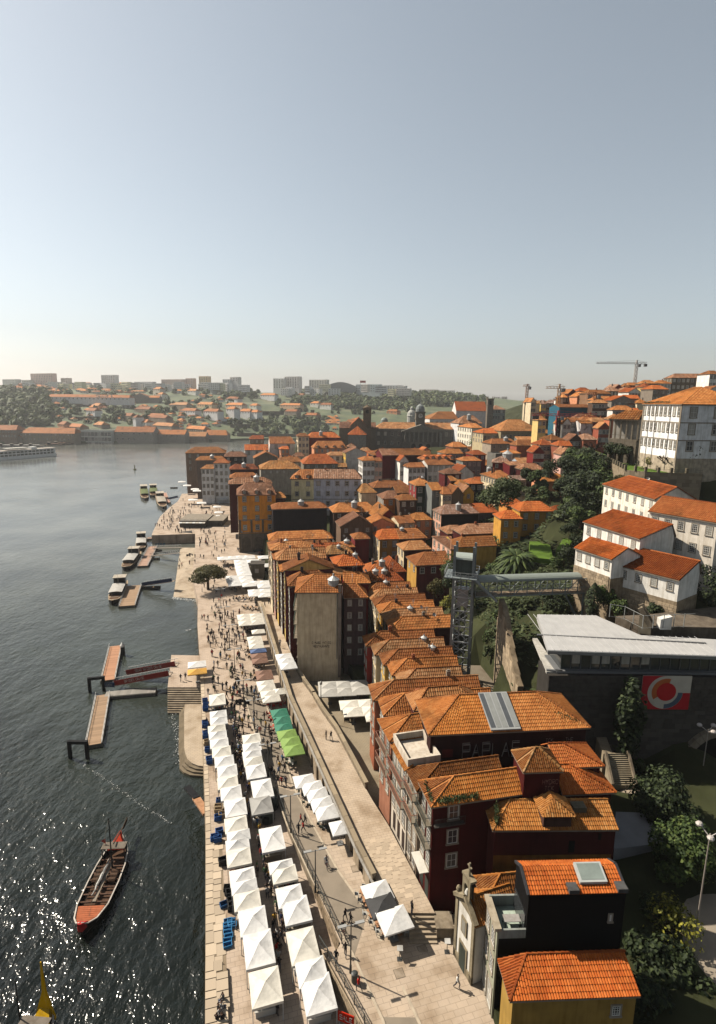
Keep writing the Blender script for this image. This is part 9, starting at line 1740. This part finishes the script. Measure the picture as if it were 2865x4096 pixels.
def bare(label,P,h,r,seed):
    t=thing('pollarded_tree',label,'tree',P); rnd=random.Random(seed); mb=MB(); mb.tube((0,0,-.5),(0,0,h*.5),.35,.28,8); mb.obj('trunk',[paint((.03,.022,.018))],t); mb=MB()
    def br(p,d,l,w,k):
        e=p+d*l; mb.tube(p,e,w,w*.7,5,0,False)
        if k:
            for i in range(3): br(e,(d+Vector((rnd.uniform(-.9,.9),rnd.uniform(-.9,.9),rnd.uniform(-.25,.7)))).normalized(),l*.62,w*.65,k-1)
    for i in range(6): a=i*1.05+rnd.uniform(-.3,.3); br(Vector((0,0,h*.45)),Vector((math.cos(a),math.sin(a),.45)).normalized(),r*.42,.2,3)
    mb.obj('branches',[paint((.03,.022,.018))],t)
P=AZ('e',1250,905,gz); bare('bare pollarded tree in front of the palace wall',P,4.5,4.2,3); P=AZ('e',695,785,gz); bare('bare pollarded tree at the left end of the palace lawn',P,5,4.4,5); P=AZ('e',1095,890,gz); tree('small yellow-green sapling by the palace fence',P,4,1.5,1.5,'yellow',350,.25,8,th=2.4)
mb=MB(); random.seed(44)
for i in range(260): P=AZ('e',random.uniform(1290,1400),random.uniform(905,930),gz); mb.poly([P+Vector((-.2,0,.1)),P+Vector((.2,-.1,.15)),P+Vector((.15,.15,.3))])
mb.obj('yellow_flower_bed',[paint((.55,.5,.02))],kind='stuff',label='yellow flower bed in front of the palace')
random.seed(45)
SHR=[('t',560,640,21,2.8,2.6,'dark'),('t',640,650,22,3.0,2.8,'dark'),('t',700,640,22,2.4,2.2,'green'),('t',480,640,20,1.8,1.2,'mid'),('t',400,680,19,1.8,1.,'mid'),('t',430,730,18,1.6,1.,'green'),('t',380,640,20,1.5,1.,'mid'),('t',960,660,25,2.,2.6,'green'),('t',1010,690,25,1.8,2.,'green'),('t',930,620,26,1.8,2.4,'green'),('t',720,230,27,3.,3.,'dark'),('t',740,290,26,2.8,2.8,'dark'),('t',690,380,24,3.,3.,'dark'),('t',660,420,22,2.5,2.4,'green'),('t',590,1060,14,2.4,1.6,'green'),('t',640,1075,14,1.8,1.3,'green'),('t',1560,560,27,4.,4.,'dark'),('t',1590,640,26,4,4,'dark'),('t',1230,680,26,1.6,1.2,'dark'),('s',1080,600,20,3.2,4.,'green'),('s',1070,760,18,3.,4.,'dark'),('s',1040,880,15,2.6,2.,'yellow'),('s',900,760,16,2.6,3.,'olive'),('t',240,860,13,2.,1.8,'green'),('t',230,930,12,1.4,1.2,'mid'),('t',280,760,16,1.4,2.6,'green'),('t',370,900,15,1.1,3.,'green'),('t',1560,1290,8,2,2,'dark'),('v',930,1420,8,1.6,1.2,'mid'),('d',1390,1060,34,5,4,'mid'),('d',1450,980,38,5,3.5,'mid'),('u',700,1090,27,5,3,'green'),('u',600,1080,25,4,3,'mid'),('u',760,1060,29,5,4,'green'),('u',1090,860,36,2.6,2.6,'dark'),('u',1180,880,36,2.6,2.4,'green'),('u',1340,800,42,3,3,'dark'),('u',1130,1000,33,3,1.6,'mid'),('u',900,1050,30,2.6,1.5,'mid'),('u',1290,1060,32,3,2.4,'green'),('u',1440,980,35,3.4,3,'dark'),('t',150,640,14,3,3,'dark'),('s',1450,330,18,2,2.5,'green'),('t',330,400,18,2.4,2.4,'dark'),('t',250,440,18,2,2,'green'),('e',900,1000,41,2.5,1.5,'olive'),('e',1060,960,41,2.4,2.2,'olive'),('e',1200,960,41,1.6,1.6,'dark'),('e',1560,800,45,4,3,'olive')]
lab={'dark':'dark evergreen shrub','green':'green shrub','mid':'light green shrub','olive':'brownish shrub','yellow':'yellow-green shrub'}
zone={'t':'in the gardens around the footbridge','s':'behind the lift tower','v':'by the viaduct foot','d':'in the hillside garden','u':'on the hillside terraces','e':'along the palace garden wall'}
for fr,x,y,z,r,h,kd in SHR: P=AZ(fr,x,y,z); shrub('%s %s'%(lab[kd],zone[fr]),P,r,h,kd,int(500+260*r),.34 if z<30 else .5,'%ss %s'%(lab[kd],zone[fr]))
# weeds on roofs
def weeds(par,a,b,n,h,kind='mid'):
    mb=MB(); rnd=random.Random(6)
    for i in range(n): p=Vector(a).lerp(Vector(b),rnd.random())+Vector((rnd.gauss(0,.1),rnd.gauss(0,.22),abs(rnd.gauss(0,h*.5)))); l=.16; mb.poly([p+Vector((rnd.uniform(-l,l),rnd.uniform(-l,l),0)),p+Vector((rnd.uniform(-l,l),rnd.uniform(-l,l),.1)),p+Vector((rnd.uniform(-l,l),rnd.uniform(-l,l),l*1.5))])
    mb.obj('roof_weeds',[leafm(kind)],par,kind='stuff')
weeds(RA,(.4,-.2,hR+.15),(5.,-.2,hR+.15),520,.35); weeds(RA,(-.1,0,hR+.1),(.1,3,hR+.3),90,.2); weeds(DH,(.2,.2,12.1),(.5,1.8,12.9),260,.5); weeds(BW,(.5,-.3,hP+.1),(wP*.7,-.1,hP+.3),420,.3); weeds(GH,(wG-3.5,1.5,16),(wG-.5,.3,15.2),60,.15,'olive')
# laundry on the pink front and on the villa balcony
random.seed(50)
P=AY('s',935,250,168); ln=thing('laundry_line','white laundry hanging in front of the pink house','laundry',P,R(-60))
for i in range(9): mb=MB(); x=i*.8; h=random.uniform(.8,2.); mb.hexa([(x,-.03,-h),(x+.6,-.03,-h),(x+.6,.03,-h),(x,.03,-h),(x,-.03,0),(x+.6,-.03,0),(x+.6,.03,0),(x,.03,0)]); mb.obj('cloth',[fabric((.7,.68,.66))],ln)
mb=MB(); mb.bar((0,0,.02),(7.4,0,.02),.03); mb.obj('line',[metal()],ln)
# gulls above the water
for i,(fr,x,y) in enumerate((('w',1010,42),('g',240,850))): 
    P=AZ(fr,x,y,2.); g=thing('gull','white gull gliding over the river, %s from the camera'%('second','first')[i],'bird',P,R(30)); mb=MB(); mb.poly([(0,-.15,0),(.7,-.1,.15),(.75,.05,.15),(0,.12,.02)]); mb.poly([(0,-.15,0),(0,.12,.02),(-.75,.05,.15),(-.7,-.1,.15)]); mb.lathe([(0,0),(.07,.1),(.09,.3),(0,.55)],(0,0,-.2),6); mb.obj('wings_and_body',[paint((.75,.74,.72))],g)
# ================================================================ GROUND AND AIR
build_city_ground()
mb=MB(); random.seed(71)
for x0,x1,y0,y1,n in ((27,62,86,150,9000),(36,90,150,215,7000),(60,130,215,300,2500)):
    for i in range(n):
        X,Y=random.uniform(x0,x1),random.uniform(y0,y1); s=math.sin(X*.35+1.3*math.sin(Y*.21))*math.cos(Y*.31+X*.1)
        if s<-.45: continue
        l=random.uniform(.25,.7)*(1 if Y<150 else 1.7); p=Vector((X,Y,CITYZ(X,Y)+random.uniform(.0,.5)*(1+max(0,s))*(1 if Y<150 else 2))); a=random.uniform(0,6.28); t=Vector((math.cos(a),math.sin(a),random.uniform(-.4,.4)))*l; b=Vector((-t.y,t.x,random.uniform(-.3,.8)*l))
        mb.poly([p-t,p-b*.5,p+t,p+b*.6])
mb.obj('hillside_undergrowth',[leafm('mid')],kind='stuff',label='low green undergrowth on the terraced hillside gardens')
mb=MB(); mb.box(-1700,-250,-8,1650,4400,140); m=bpy.data.materials.new('haze_air'); m.use_nodes=True; nt=m.node_tree; nt.nodes.clear(); out=nt.nodes.new('ShaderNodeOutputMaterial'); pv=nt.nodes.new('ShaderNodeVolumePrincipled'); pv.inputs['Color'].default_value=(.93,.94,.97,1); pv.inputs['Density'].default_value=.00007; pv.inputs['Anisotropy'].default_value=.35; nt.links.new(pv.outputs[0],out.inputs['Volume'])
hz=mb.obj('haze',[m],kind='stuff'); 
print('houses',NH,'people',NPEO,'objects',len(bpy.data.objects))
